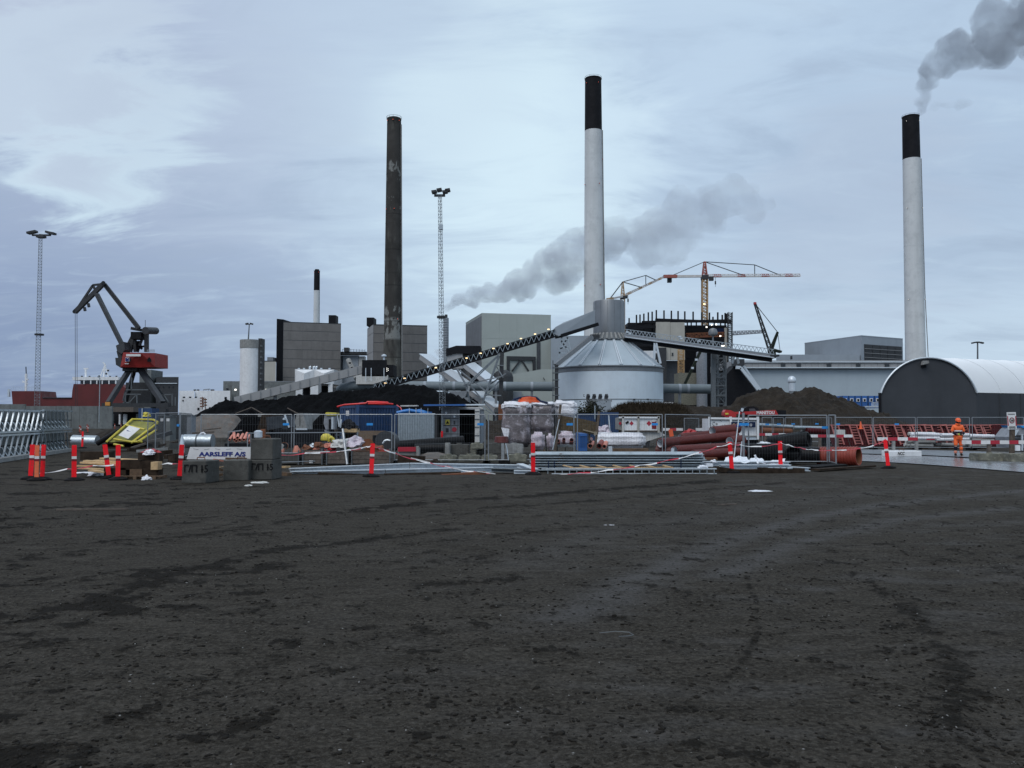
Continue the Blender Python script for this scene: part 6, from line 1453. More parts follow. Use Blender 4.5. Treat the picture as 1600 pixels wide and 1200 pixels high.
for px, py, lab, hw in HP:
    c = P(px, 655, Yv + 3) * V((1, 1, 0)); z = Z(py, Yv + 3); r = S(hw, Yv) * 1.5
    mb = MB(); nseg = 40; vs = []; rings = 14
    for k in range(rings + 1):
        f = k / rings
        for s_ in range(nseg):
            a = 2 * math.pi * s_ / nseg; n = noise.noise(V((math.cos(a) * f * 3 + px, math.sin(a) * f * 3, 0))) * .12
            vs.append((c.x + math.cos(a) * r * f * (1 + n), c.y + math.sin(a) * r * f * .9 * (1 + n), max(0, z * (1 - f) ** .85 * (1 + n * .4) - (.12 if k == 0 else 0))))
    mb.add(vs, [(k * nseg + s_, k * nseg + (s_ + 1) % nseg, (k + 1) * nseg + (s_ + 1) % nseg, (k + 1) * nseg + s_) for k in range(rings) for s_ in range(nseg)][::1])
    me = mb.mesh('black_heap', smooth=True); me.materials.append(MATS['coal']); o = bpy.data.objects.new('black_heap', me); COL.objects.link(o); tag(o, lab, 'heap')
for i, (a, b) in enumerate((((368, 646), (393, 636.5)), ((394, 637), (410, 646)), ((449, 637.5), (465, 646)))):
    solo('edge_rail', MB().beam(P(*a, Yv - 1), P(*b, Yv - 1), .07), MATS['timber_grey'], ['thin rail sloping up left of the first black heap', 'thin rail sloping down right of the first black heap', 'pale rail sloping down right of the middle black heap'][i], 'rail')
t = thing('tipped_skip', 'dark blue grey tipped skip with pale edge before the black heaps', 'skip', P(435, 672, 52) * V((1, 1, 0)))
part(t, 'side', MB().extr([P(px, py, 52) for px, py in ((416, 652), (445, 649), (451, 667), (446, 676), (440, 668.5), (417, 672))], (0, 1.8, 0)), M('skip_dark', (.045, .052, .062), .55, var=.25, scale=3, dirt=(.09, .09, .09), dirt_amt=.3))
part(t, 'edge', MB().beam(P(445, 648.5, 51.9), P(452, 668, 51.9), .09), MATS['galv_white']); part(t, 'lamp', MB().lathe([(.01, 0), (.09, .02), (.09, .12), (.01, .15)], P(444, 656.5, 51.8), 10), MATS['galv_white'])
for px in (425, 438): part(t, 'leg', MB().beam(P(px, 672, 52.6), P(px, 690, 52.6), .3), MATS['steel_black'])
solo('dark_barrier', MB().box(P(470, 681, 50) * V((1, 1, 0)) + V((0, 0, .55)), (S(80, 50), .5, 1.1)), MATS['steel_black'], 'long low black barrier behind the wooden crates', 'barrier')
solo('pale_rail', MB().beam(P(463, 670.5, 49), P(480, 670.5, 49), .09), MATS['galv_white'], 'short pale rail lying on the black barrier', 'rail')
Yc_ = 31
CR = [(433.5, 468.5, 708, 'grey', 'leftmost wooden crate, grey, with salmon cones inside'), (473, 505, 706, 'brown', 'dark brown wooden crate with a white note on its front'), (510, 545.5, 706, 'brown', 'dark brown crate next to the leaning pale pole'), (549, 611, 705, 'brown', 'long dark crate full of red fittings')]
for k, (x0, x1, y0, mt, lab) in enumerate(CR):
    w = S(x1 - x0, Yc_); h = Z(y0, Yc_); cx_ = X((x0 + x1) / 2, Yc_); m = 'timber_grey' if mt == 'brown' else 'concrete_dark'
    t = thing('wooden_crate', lab, 'crate', (cx_, Yc_ + .4, 0))
    nb_ = 3
    for b_ in range(nb_):
        z0 = .06 + (h - .06) * b_ / nb_; z1 = .06 + (h - .06) * (b_ + 1) / nb_ - .012
        for yy, dd in ((Yc_, .03), (Yc_ + .8, .03)): part(t, 'board', MB().box((cx_, yy, (z0 + z1) / 2), (w, dd, z1 - z0)), MATS[m])
        for sx in (-1, 1): part(t, 'end_board', MB().box((cx_ + sx * (w / 2 - .015), Yc_ + .4, (z0 + z1) / 2), (.03, .76, z1 - z0)), MATS[m])
    part(t, 'floor', MB().box((cx_, Yc_ + .4, .2), (w - .07, .74, .03)), MATS['timber_dark'])
    for sx in (-1, 1): part(t, 'metal_corner', MB().box((cx_ + sx * (w / 2 - .03), Yc_ - .03, h / 2 + .06), (.045, .03, h + .1)), MATS['galv_dark'])
    part(t, 'top_edge', MB().box((cx_, Yc_ - .005, h + .01), (w - .15, .045, .02)), MATS['galv_white' if mt == 'grey' else 'rust'])
    if k == 1: part(t, 'note', MB().box((X(487, Yc_), Yc_ - .025, Z(721.5, Yc_)), (S(6, Yc_), .006, S(4.2, Yc_))), MATS['reflect_white'])
def cone_fit(label, px, py, Y_, r, h, mat, lean=0.0, grp=None):
    c = P(px, py, Y_); o = solo('pipe_fitting', MB().lathe([(r, 0), (r * 1.02, h * .25), (r * .45, h * .9), (r * .4, h), (r * .3, h), (r * .3, h * .8)], (0, 0, 0), 14), MATS[mat], label, 'pipe fitting', grp, smooth=True); o.location = c; o.rotation_euler = (R(random.uniform(-20, 20)), R(lean), 0); return o
cone_fit('left salmon cone in the grey crate', 439, 707.5, 31.3, .13, .18, 'pipe_salmon', 25); cone_fit('big salmon cone in the grey crate', 464, 707, 31.3, .15, .26, 'pipe_salmon', -8)
o = solo('pipe_ring', MB().pipe(P(444, 697, 31.6), P(445, 697, 32.1), S(6, 31.6), S(5.3, 31.6), 20), MATS['rust'], 'large dark red pipe end standing in the grey crate', 'pipe', smooth=True)
for i, (px, py, r, mt, lab, fl) in enumerate(((495, 699, .14, 'pipe_salmon', 'small salmon fitting in the brown crate', .8), (489, 695, .12, 'galv_white', 'small white and blue bag in the brown crate', .9), (480, 699, .2, 'rust', 'dark red scrap heap in the brown crate', .7), (499, 695, .2, 'rust', 'dark red lump in the brown crate', .8), (513, 695, .16, 'pipe_salmon', 'pinkish rolled cloth on the third crate', .9), (516, 700, .2, 'machine_red', 'red cloth heap in the third crate', .6), (532, 694, .34, 'white_dirty', 'grey plastic sheet heap on the third crate', .7), (553, 692, .4, 'wrap_pink', 'pale pink sheet heap in the long crate', .8), (543, 699, .09, 'glove', 'small green can in the third crate', 1), (566, 694, .12, 'hose_orange', 'orange can in the long crate', 1.1), (598, 704, .26, 'machine_red', 'red and white plastic heap in the long crate', .5), (586, 699, .3, 'rust', 'rusty fittings heap in the long crate', .5))):
    rag(lab, P(px, py + 3, 31.4), r, mt, 'scrap', 'scrap_heap', 20 + i, fl)
o = solo('rust_wheel', MB().lathe([(.08, -.06), (.2, -.07), (.21, .07), (.08, .06)], (0, 0, 0), 18), MATS['rust'], 'rust coloured wheel in the long crate', 'wheel', smooth=True); o.location = P(574, 694, 31.4); o.rotation_euler = (R(90), 0, R(20))
for a, b, lab in (((545, 703.5), (571, 698.5), 'white lath lying over the long crate to the marker post'), ((592, 700), (618, 709), 'white lath sloping down right of the marker post'), ((477, 707), (515, 705.5), 'white lath across the brown crates')): solo('white_lath', MB().beam(P(*a, 30.7), P(*b, 30.5), .04, .03), MATS['reflect_white'], lab, 'lath')
solo('pale_pole', MB().tube([P(535.5, 670.5, 31.2), P(542.5, 726, 30.4)], .045, 8), MATS['frame_tube'], 'pale steel pole leaning on the third crate', 'pole')
o = solo('grey_drum', MB().tube([P(602, 690, 33), P(608, 690, 34)], .42, 22), MATS['steel_dark'], 'dark round drum at the right end of the long crate', 'drum', smooth=True)
solo('drum_band', MB().tube([P(598, 693, 32.7), P(601, 688.7, 32.7), P(605, 687.5, 32.7), P(610, 688.5, 32.7)], .04, 6), MATS['galv_white'], 'pale hose arched over the dark round drum', 'hose', smooth=True)
# yellow topped machine
Ym = 40
t = thing('grey_machine', 'grey upright machine with yellow lid and black window slot', 'machine', P(516, 690, Ym) * V((1, 1, 0)))
part(t, 'body', MB().extr([P(px, py, Ym) for px, py in ((507, 649), (523, 649), (523, 671), (509, 671), (505.5, 662))], (0, .5, 0)), MATS['container_grey'])
part(t, 'lid', MB().extr([P(px, py, Ym - .1) for px, py in ((508, 646), (510, 644), (526, 645), (525.5, 649), (510, 649))], (0, .7, 0)), MATS['yellow'])
part(t, 'window_slot', MB().box(P(515.5, 662.5, Ym - .02), (S(3.6, Ym), .04, S(15, Ym))), MATS['steel_black'])
part(t, 'hatch', MB().box(P(519.5, 661, Ym - .02), (S(3, Ym), .05, S(19, Ym))), MATS['galv_white'])
part(t, 'leg', MB().beam(P(510.5, 671, Ym + .2), P(514.5, 686, Ym + .2), .2), MATS['container_grey'])
for a, b in (((527, 648), (530, 667)), ((532, 648), (531, 667)), ((533.5, 655), (532, 668))): part(t, 'strut', MB().beam(P(*a, Ym), P(*b, Ym), .05), MATS['galv_white'])
part(t, 'base', MB().box(P(520, 690, Ym + .3) * V((1, 1, 0)) + V((0, 0, .3)), (.9, .7, .6)), MATS['steel_dark'])
t = thing('plate_compactor', 'bright yellow rounded machine hood on the crates', 'machine', P(513, 692, 33)); part(t, 'hood', MB().lathe([(.02, .26), (.12, .24), (.2, .16), (.22, .02), (.2, -.02)], P(509.5, 687.5, 33), 18), MATS['yellow'], smooth=True)
part(t, 'wheel_guard', MB().tube([P(513, 690, 32.9) + V((0, 0, 0)), P(515, 685, 32.9), P(518, 683.5, 32.9), P(520.5, 686, 32.9), P(521, 691, 32.9)], .07, 8), MATS['yellow'], smooth=True); part(t, 'motor', MB().box(P(507, 693.5, 33), (.18, .25, .12)), MATS['steel_dark'])
t = thing('work_bench', 'work bench with pale timber top and steel legs before the blue container', 'bench', P(542, 705, 41) * V((1, 1, 0)))
part(t, 'top_beam', MB().box(P(548, 672.5, 41), (S(23, 41), .8, S(5.6, 41))), MATS['timber']); part(t, 'side_top', MB().box(P(530, 672.5, 41.3), (S(12, 41), .6, S(5, 41))), MATS['timber_grey'])
for px in (526, 536, 558.5): part(t, 'leg', MB().beam(P(px, 675, 40.7), P(px, 692, 40.7), .06), MATS['frame_tube'])
for py in (680, 686): part(t, 'shelf', MB().box(P(531, py, 41.2), (S(11, 41), .5, .07)), MATS['galv_dark'])
part(t, 'cloth', MB().box(P(548, 682, 41.4), (S(19, 41), .4, S(14, 41))), MATS['timber_dark'])
rag('black rubbish bag on the work bench', P(545, 669.5, 41), .42, 'steel_black', 'bag', 'black_bag', 41, .9)
solo('plywood', MB().extr([P(px, py, 45) for px, py in ((560, 673), (602, 673), (602, 700), (560, 700))], (0, .06, 0)), MATS['ply'], 'brown plywood panel leaning on the blue container', 'panel')
solo('black_case', MB().box(P(597, 688, 44), (S(27, 44), .5, S(16, 44))), MATS['steel_black'], 'black case standing before the brown plywood panel', 'case')
def container(label, pa, pb, pc, Ya, Yb_, Yc2, py_top, mat, group=None):
    """corner pixels: pa back left, pb front corner, pc front right"""
    A, B, C = P(pa, 655, Ya), P(pb, 655, Yb_), P(pc, 655, Yc2); H = Z(py_top, Yb_)
    fp = para((A.x, A.y), (B.x, B.y), (C.x, C.y)); t = thing('shipping_container', label, 'container', (sum(p[0] for p in fp) / 4, sum(p[1] for p in fp) / 4, 0))
    part(t, 'body', MB().prism(fp, .12, H - .04), MATS[mat])
    def side(a, b, n, skip=()):
        d = V((b[0] - a[0], b[1] - a[1], 0)); L_ = d.length; d.normalize(); nn = V((d.y, -d.x, 0)); nn = -nn if nn.y > 0 else nn
        for i in range(n):
            u = (i + .5) / n
            if any(s0 < u < s1 for s0, s1 in skip): continue
            c = V((a[0], a[1], 0)) + d * (L_ * u); w = L_ / n * .28
            part(t, 'corrugation', MB().extr([c - d * w + V((0, 0, .25)), c + d * w + V((0, 0, .25)), c + d * w + V((0, 0, H - .2)), c - d * w + V((0, 0, H - .2))], nn * .04), MATS[mat])
        for z in (.16, H - .1): part(t, 'rail', MB().beam(V((a[0], a[1], z)) + nn * .03, V((b[0], b[1], z)) + nn * .03, .1, .16), MATS[mat])
        for p in (a, b): part(t, 'corner_post', MB().beam(V((p[0], p[1], .05)) + nn * .035, V((p[0], p[1], H)) + nn * .035, .16), MATS[mat])
    side(fp[0], fp[1], 6); side(fp[1], fp[2], 14)
    return t, fp, H
Yn = 52
t, fp, H = container('dark blue shipping container with red hose on its roof', 534, 559, 620, 56, 51.5, 53, 632.5, 'container_blue')
part(t, 'notice', MB().box(P(543, 645.5, 53.4), (S(5, 52), .03, S(8, 52))), MATS['reflect_white'])
solo('red_hose', MB().tube([P(527, 635.5, 52), P(538, 632.5, 51.8), P(560, 631, 51.6), P(572, 630, 51.6), P(574, 628, 51.6), P(590, 628, 51.6), P(606, 629, 51.8), P(608, 631, 52), P(596, 631.5, 52), P(576, 630.5, 51.5), P(600, 630.2, 51.5), P(614, 631.5, 51.8)], .055, 8), MATS['hose_red'], 'bright red hose coiled on the blue container roof', 'hose', smooth=True)
rag('dark blue folded tarp on the container roof', P(566, 631.5, 52), .28, 'navy', 'tarp', 'folded_tarp', 51, .4)
solo('red_cable', MB().tube([P(620, 633, 52), P(626, 637, 51), P(628, 642, 50), P(626, 646, 49.5)], .03, 6), MATS['hose_red'], 'thin red cable hanging between container and zinc box', 'cable', smooth=True)
# zinc corrugated box
Yz = 49
t = thing('zinc_box', 'pale corrugated zinc box with blue hoses on top', 'site box', P(650, 700, Yz) * V((1, 1, 0)))
part(t, 'body', MB().box((X(652, Yz), Yz + 1, Z(670, Yz)), (S(62, Yz), 2, S(47, Yz))), MATS['steel_dark'])
n = 15
for i in range(n):
    px = 622.5 + 56 * (i + .5) / n; part(t, 'sheet_rib', MB().box((X(px, Yz), Yz - .02, Z(670, Yz)), (S(56 / n * .5, Yz), .13, S(46, Yz))), MATS['galv'])
part(t, 'sheet', MB().box((X(650.5, Yz), Yz + .0, Z(670, Yz)), (S(56.5, Yz), .03, S(46.5, Yz))), MATS['galv']); part(t, 'top_rail', MB().box((X(651, Yz), Yz - .03, Z(646.6, Yz)), (S(58, Yz), .1, .06)), MATS['galv_white'])
mb = None
for i, pts in enumerate((((620, 645), (630, 642.5), (640, 641), (652, 643), (665, 645.5), (675, 645.5)), ((622, 646), (640, 644), (655, 641.5), (668, 645), (672, 646)), ((630, 645.5), (645, 643), (660, 645.5)))):
    solo('blue_hose', MB().tube([P(px, py, Yz + .3 + i * .25) for px, py in pts], .09, 8), MATS['hose_blue'], ['front blue hose draped over the zinc box', 'middle blue hose draped over the zinc box', 'rear blue hose draped over the zinc box'][i], 'hose', smooth=True)
for px in (639.5, 650, 658, 668.5): part(t, 'pin', MB().beam(P(px, 646, Yz + .2), P(px, 637.5, Yz + .2), .03), MATS['galv_white'])
solo('white_board', MB().beam(P(627, 634.3, Yz + .8), P(653, 634, Yz + .8), .7, .07), MATS['white_dirty'], 'white board propped above the blue hoses', 'board')
# grey open container
Yg = 50
t = thing('shipping_container', 'grey container standing open, warning sign on its left door', 'container', P(720, 694, Yg) * V((1, 1, 0)))
zt_ = Z(637, Yg); zb_ = .1
def gb(name, x0, x1, y0, y1, yy, dep, mt, par=t): return part(par, name, MB().box(((X(x0, Yg) + X(x1, Yg)) / 2, yy + dep / 2, (Z(y0, Yg) + Z(y1, Yg)) / 2), (S(x1 - x0, Yg), dep, S(y1 - y0, Yg))), MATS[mt])
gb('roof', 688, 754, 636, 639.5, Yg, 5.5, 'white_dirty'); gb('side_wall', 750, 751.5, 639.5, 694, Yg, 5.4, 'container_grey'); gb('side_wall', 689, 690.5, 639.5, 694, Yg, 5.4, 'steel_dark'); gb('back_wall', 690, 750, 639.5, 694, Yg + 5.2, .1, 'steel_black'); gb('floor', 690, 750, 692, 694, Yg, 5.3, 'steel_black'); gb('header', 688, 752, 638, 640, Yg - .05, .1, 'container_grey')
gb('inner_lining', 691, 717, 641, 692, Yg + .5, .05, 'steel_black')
d = gb('door', 691, 718.2, 640, 690, Yg - .12, .08, 'container_grey')
for py in (653.5, 664.8, 678): gb('door_seam', 693, 717, py - .5, py + .5, Yg - .135, .03, 'steel_dark', d)
gb('lock_bar', 704.4, 705.4, 641, 689, Yg - .16, .04, 'galv_dark', d); gb('lock_bar', 715.2, 716, 641, 689, Yg - .16, .04, 'galv_dark', d)
gb('warning_sign', 696, 703, 655.5, 663.8, Yg - .15, .03, 'yellow', d); w_ = part(d, 'warning_mark', MB().extr([P(px, py, Yg - .155) for px, py in ((697, 662), (699.5, 657), (702, 662))], (0, -.006, 0)), MATS['ink_black'])
gb('vent', 697, 701.2, 669, 675.5, Yg - .15, .03, 'steel_dark', d); gb('handle_plate', 709, 711.5, 657.5, 663, Yg - .15, .03, 'steel_dark', d)
part(d, 'red_mark', MB().tube([P(709.8, 671, Yg - .13), P(709.8, 671, Yg - .17)], S(3.6, Yg), 18), MATS['sign_red']); part(d, 'lamp', MB().tube([P(697, 645, Yg - .12), P(697, 645, Yg - .2)], S(1.8, Yg), 12), MATS['galv_white']); part(d, 'lamp', MB().tube([P(710, 650.8, Yg - .12), P(710, 650.8, Yg - .2)], S(1.6, Yg), 12), MATS['galv_white'])
d2 = gb('door', 743.2, 750, 639.5, 690.5, Yg - 1.0, .95, 'white_dirty', t)
for py in (643, 655, 667, 680): gb('hinge', 742.8, 750.4, py - .6, py + .6, Yg - 1.03, .05, 'galv_dark', d2)
gb('inner_board', 735, 741, 650, 690, Yg + 3.5, .1, 'timber_grey')
solo('blue_sheet', MB().beam(P(664, 633.4, Yg - .4), P(727, 633, Yg - .4), 1.6, .09), MATS['cabin_blue'], 'flat blue sheet lying on the grey container roof', 'sheet')
solo('white_profile', MB().beam(P(722, 632.5, Yg + 1), P(758, 632.3, Yg + 1), .08, .08), MATS['galv_white'], 'pale profile lying behind the blue sheet', 'profile')
t = thing('hanging_lamp', 'orange red warning lamp hanging beside the grey container door', 'lamp', P(690.5, 680, Yg - .6)); part(t, 'lamp_body', MB().lathe([(.05, -.26), (.07, -.22), (.07, .2), (.04, .25)], P(690.5, 680, Yg - .6), 12), MATS['red_plastic'], smooth=True); part(t, 'pole', MB().beam(P(690.5, 637, Yg - .6), P(690.5, 676, Yg - .6), .035), MATS['galv'])
# big black pipes
solo('black_pipe', MB().pipe(P(610, 697, 42), P(724, 688.5, 43), .25, .21, 22), MATS['pipe_black'], 'upper black plastic pipe lying before the zinc box', 'pipe', smooth=True); solo('black_pipe', MB().pipe(P(648, 701, 41), P(702, 700, 41), .24, .2, 22), MATS['pipe_black'], 'shorter black pipe lying below the long one', 'pipe', smooth=True)
t = thing('red_lined_trough', 'grey concrete trough with red painted front', 'trough', P(640, 712, 36) * V((1, 1, 0))); part(t, 'body', MB().box(P(639, 709, 36.4), (S(32, 36), .8, S(18, 36))), MATS['concrete']); part(t, 'red_front', MB().box(P(636, 702, 35.95), (S(28, 36), .06, S(7, 36))), MATS['sign_red']); part(t, 'end_post', MB().box(P(652.5, 707, 35.9), (S(4, 36), .12, S(20, 36))), MATS['concrete'])
mound('gravel_heap', 'small pale gravel heap between trough and concrete blocks', 'gravel heap', [(648, 722), (656, 712), (668, 706.5), (685, 706), (697, 709), (704, 722)], 37, 1.2, 'sand', .1, 12, 60, 20)
Yb2 = 34
def lego(label, x0, x1, y0, y1, Y_, mat, dep=.6, yaw=0.0):
    w = S(x1 - x0, Y_); zb = max(0.0, Z(y1, Y_)); h = Z(y0, Y_) - zb; c = P((x0 + x1) / 2, 655, Y_)
    t = thing('concrete_block', label, 'concrete block', (c.x, Y_ + dep / 2, zb), rz=yaw)
    bm = bmesh.new(); bmesh.ops.create_cube(bm, size=1)
    for v in bm.verts: v.co = V((v.co.x * w, v.co.y * dep, (v.co.z + .5) * h))
    bmesh.ops.bevel(bm, geom=bm.edges[:], offset=.03, segments=2, affect='EDGES'); bmesh.ops.subdivide_edges(bm, edges=[e for e in bm.edges if e.calc_length() > .2], cuts=2, use_grid_fill=True)
    for v in bm.verts: v.co += V((noise.noise(v.co * 6), noise.noise(v.co * 6 + V((9, 0, 0))), noise.noise(v.co * 6 + V((0, 9, 0))))) * .02
    me = bpy.data.meshes.new('block_body'); bm.to_mesh(me); bm.free(); me.materials.append(MATS[mat]); o = bpy.data.objects.new('block_body', me); COL.objects.link(o); o.parent = t
    m = MW[t]; part(t, 'stud', MB().add(*(lambda b: (b.v, b.f))(xform(MB().lathe([(.12, h - .02), (.11, h + .05)], (0, 0, 0), 12), m))), MATS[mat]); return t
lego('dark block left of the pale mossy block pair', 701, 733, 694.5, 712.5, 35, 'concrete_dark', .7); lego('grey square block at the left end of the middle row', 695, 703, 694, 712, 34.6, 'concrete', .5)
lego('pale mossy block standing on another, under the container door', 735, 755, 693, 702, 34.6, 'concrete_moss'); lego('pale mossy block carrying a second one', 735, 744, 702.3, 712, 34.6, 'concrete_moss')
lego('dark grey block right of the fence posts', 744.5, 762, 702.3, 713, 35, 'concrete_dark'); lego('long grey block with dark hand holes', 789, 817.5, 694, 710, 33.5, 'concrete', .7); lego('grey block left of the long one with hand holes', 762, 784, 693.5, 710, 34.2, 'concrete_dark', .6)
for i, (x0, x1) in enumerate(((687, 714), (716.5, 750), (752.5, 777.5))): lego(['leftmost rounded mossy kerb block in the front row', 'middle rounded mossy kerb block in the front row', 'right rounded mossy kerb block in the front row'][i], x0, x1, 711.5, 722, 32, 'concrete_moss', .5)
lego('mossy block at the right behind the beam ends', 794, 823, 710.5, 722.5, 31.5, 'concrete_moss', .6)
t = solo('fence_foot', MB().box(P(788, 722, 31) * V((1, 1, 0)) + V((0, 0, .09)), (S(18, 31), .3, .18)), MATS['black_rubber'], 'black rubber foot under the bent fence pole', 'fence foot')
solo('bent_pole', MB().tube([P(790, 693, 31.2), P(792, 700, 31.1), P(795, 724, 30.9)], .02, 6), MATS['galv'], 'thin bent pale pole by the long grey block', 'pole'); solo('slat', MB().beam(P(785.5, 693, 32.8), P(785.5, 722, 32.2), .12, .04), MATS['galv_dark'], 'grey steel slat standing by the long grey block', 'slat')
rag('dark scrap heap between gravel and kerb blocks', G(677, 727), .35, 'timber_dark', 'scrap', 'scrap_heap', 61, .5)
solo('dark_sleeper', MB().beam(P(622, 716, 31), P(664, 718, 31), .3, .25), MATS['timber_dark'], 'dark sleeper right of the long crate', 'timber')
def gbeam(label, a, b, Ya, Yb_, w=.24, h=.14, mat='galv_white', name='steel_beam', grp=None, lip=True):
    t = thing(name, label, 'steel beam', xy((P(*a, Ya) + P(*b, Yb_)) / 2, 0), grp); p, q = P(*a, Ya), P(*b, Yb_)
    part(t, 'web', MB().beam(p, q, .05, h), MATS[mat])
    if lip:
        for s in (-1, 1): part(t, 'flange', MB().beam(p + V((0, -w / 2 + .05, s * (h / 2 + .012))), q + V((0, -w / 2 + .05, s * (h / 2 + .012))), w, .022), MATS[mat])
    return t
gbeam('upper long pale galvanised beam, left length', (453, 735.5), (640, 727.3), 26.6, 27, h=.12); gbeam('upper long pale galvanised beam, right length', (641, 727.2), (822, 730), 27, 27.2, h=.12)
gbeam('lower long pale galvanised beam, left length', (456, 740.5), (602, 737.5), 26, 26, h=.13); gbeam('lower long pale galvanised beam, right length', (603, 737.3), (770, 733.5), 26.1, 26.8, h=.12)
gbeam('dark channel with pale edge lying at the end of the long beams', (768, 734), (830, 735.5), 26.2, 26.2, h=.07, mat='galv_dark'); gbeam('pale open channel on the ground before the beam ends', (803, 737), (836, 737.5), 25.9, 25.9, h=.06); gbeam('short pale beam end sloping to the sheet piles', (812, 727), (838, 736), 26.8, 26, h=.08)
for i, (a, b, mt, w, lab) in enumerate((((462, 745.5), (560, 745), 'timber_dark', .16, 'dark sleeper carrying the beams at the left'), ((600, 744.5), (720, 741.5), 'timber_dark', .18, 'long dark sleeper carrying the beams in the middle'), ((690, 744), (758, 739.5), 'rust', .12, 'rust brown bar under the beam ends'), ((497, 741), (640, 747), 'timber_dark', .12, 'thin dark timber before the beams'))): solo('sleeper', MB().beam(P(*a, 25.6), P(*b, 25.9), .3, w), MATS[mt], lab, 'timber')
for i, (a, b, lab) in enumerate((((642, 715.5), (671, 722.5), 'white lath sloping over the dark sleeper'), ((695, 728.5), (716, 733), 'white lath lying on the upper beams'), ((746, 736.5), (774, 740.5), 'white lath on the ground before the beams'), ((797, 742.5), (826, 744), 'white lath on the ground left of the sheet piles'), ((848, 743.5), (880, 742.5), 'white lath on the ground before the sheet piles'), ((845, 746), (866, 746), 'short white scrap lath on the gravel'))): solo('white_lath', MB().beam(P(*a, 25.7), P(*b, 25.8), .04, .025), MATS['reflect_white'], lab, 'lath')
# rotten planks by the stacked blocks
for i, (a, b, w, mt, lab) in enumerate((((428, 730), (450, 729.5), .14, 'timber', 'pale plank end right of the stacked blocks'), ((430, 738), (452, 742), .3, 'timber_brown', 'brown plank leaning right of the stacked blocks'), ((426, 733), (434, 733), .06, 'wrap_white', 'white batten stub by the stacked blocks'))): solo('plank', MB().beam(P(*a, 25.5), P(*b, 25.2), .2, w * .4), MATS[mt], lab, 'plank')
rag('grey hose tangle right of the top concrete block', P(433, 700, 25.4), .16, 'concrete', 'scrap', 'hose_tangle', 71, 1.4)
solo('white_can', MB().lathe([(.05, 0), (.13, .01), (.13, .2), (.05, .24)], P(403.5, 684, 26.4), 14), MATS['galv_white'], 'white can standing behind the top concrete block', 'can', smooth=True)
solo('striped_post', MB().box(P(411, 678, 27.5), (.14, .14, .32)), MATS['rust'], 'short rusty post behind the top concrete block', 'post')
pr = [(0, 0), (.0, .03), (.16, .03), (.24, .11), (.46, .11), (.54, .03), (.7, .03), (.7, 0), (.52, 0), (.44, .08), (.26, .08), (.18, 0)]
lay = [(828, 1083, 28.4, 0), (826, 1086, 28.2, 1), (831, 1090, 28.0, 2), (827, 1088, 27.8, 3), (829, 1089, 27.6, 4), (826, 1091, 27.4, 5), (830, 1092, 27.2, 6)]
hs_ = (Z(706.5, 28.2)) / 7.2
names = ['bottom', 'second lowest', 'third lowest', 'middle', 'third from the top', 'second from the top', 'top']
for i, k in enumerate(range(7)):
    x0, x1, Y_, _ = lay[6 - k]; z = .06 + k * hs_; a, b = P(x0, 730, Y_), P(x1, 730, Y_)
    pts = [V((a.x, 26.75 + u * 1.15, z + v * .85)) for u, v in pr]; me = MB().extr(pts, (b.x - a.x, random.uniform(-.08, .08), 0))
    o = solo('sheet_pile', me, MATS['pile_steel'], f'{names[k]} grey steel sheet pile of the long stack', 'sheet pile', 'galvanised sheet piles in one long stack')
    if k < 6: solo('spacer', MB().box(((a.x + b.x) / 2 - 1.9 + k * .02, 27.1, z + .1), (.07, .6, .05)), MATS['timber_brown'], f'wood spacer above the {names[k]} sheet pile', 'spacer')
for px in (857, 866, 1064): solo('strap', MB().beam(P(px, 711 if px > 900 else 720, 26.68), P(px, 733, 26.68), .025, .012), MATS['navy'], {857: 'dark strap on the sheet piles left of another', 866: 'second dark strap on the sheet piles at the left', 1064: 'dark strap on the sheet piles at the right'}[px], 'strap')
for i in range(7): solo('spacer_lath', MB().beam(P(880 + i * 26, 727, 26.6), P(896 + i * 26, 731, 26.2), .06, .03), MATS['timber'], ORD[i] + ' pale lath from the left between ladder and sheet piles', 'lath', 'pale laths between ladder and sheet piles')
solo('long_lath', MB().beam(P(890, 731, 26.25), P(1050, 730, 26.3), .05, .03), MATS['timber'], 'long pale lath along the top of the ladder', 'lath')
# ladder lying on edge
t = thing('ladder', 'long aluminium ladder lying on its edge before the sheet piles', 'ladder', G(980, 742))
for py in (732.6, 740.4): part(t, 'rail', MB().beam(P(846 if py < 736 else 862, py, 25.9), P(1119.5, py - .3, 26), .04, .035), MATS['galv_white'])
for i in range(24): part(t, 'rung', MB().beam(P(856 + i * 11.3, 732.6, 25.95), P(856 + i * 11.3, 740.4, 25.95), .025), MATS['galv'])
gbeam('white profile running right from the sheet piles, rear one', (1088, 724), (1232, 724.5), 27.5, 27.8, h=.1); gbeam('white profile running right from the sheet piles, front one', (1124, 729.5), (1233, 729), 27, 27.2, h=.1); gbeam('white profile end poking out to the right', (1232, 731.5), (1263, 733), 27, 27, h=.07)
def sheet(label, pix, Y_, mat, name='plastic_sheet', seed=0, amp=.07):
    n = 14; mb = MB(); vs = []
    a, b, c, d = [P(px, py, Y_ + dy) for px, py, dy in pix]
    for j in range(n + 1):
        for i in range(n + 1):
            u, v = i / n, j / n; p = a.lerp(b, u).lerp(d.lerp(c, u), v); k = noise.fractal(p * 3 + V((seed * 3.3, 0, 0)), .8, 2.1, 4); vs.append(p + V((k * .03, k * .1, k * amp)))
    mb.add(vs, [(j * (n + 1) + i, j * (n + 1) + i + 1, (j + 1) * (n + 1) + i + 1, (j + 1) * (n + 1) + i) for j in range(n) for i in range(n)])
    return solo(name, mb, MATS[mat], label, 'plastic sheet', smooth=True)
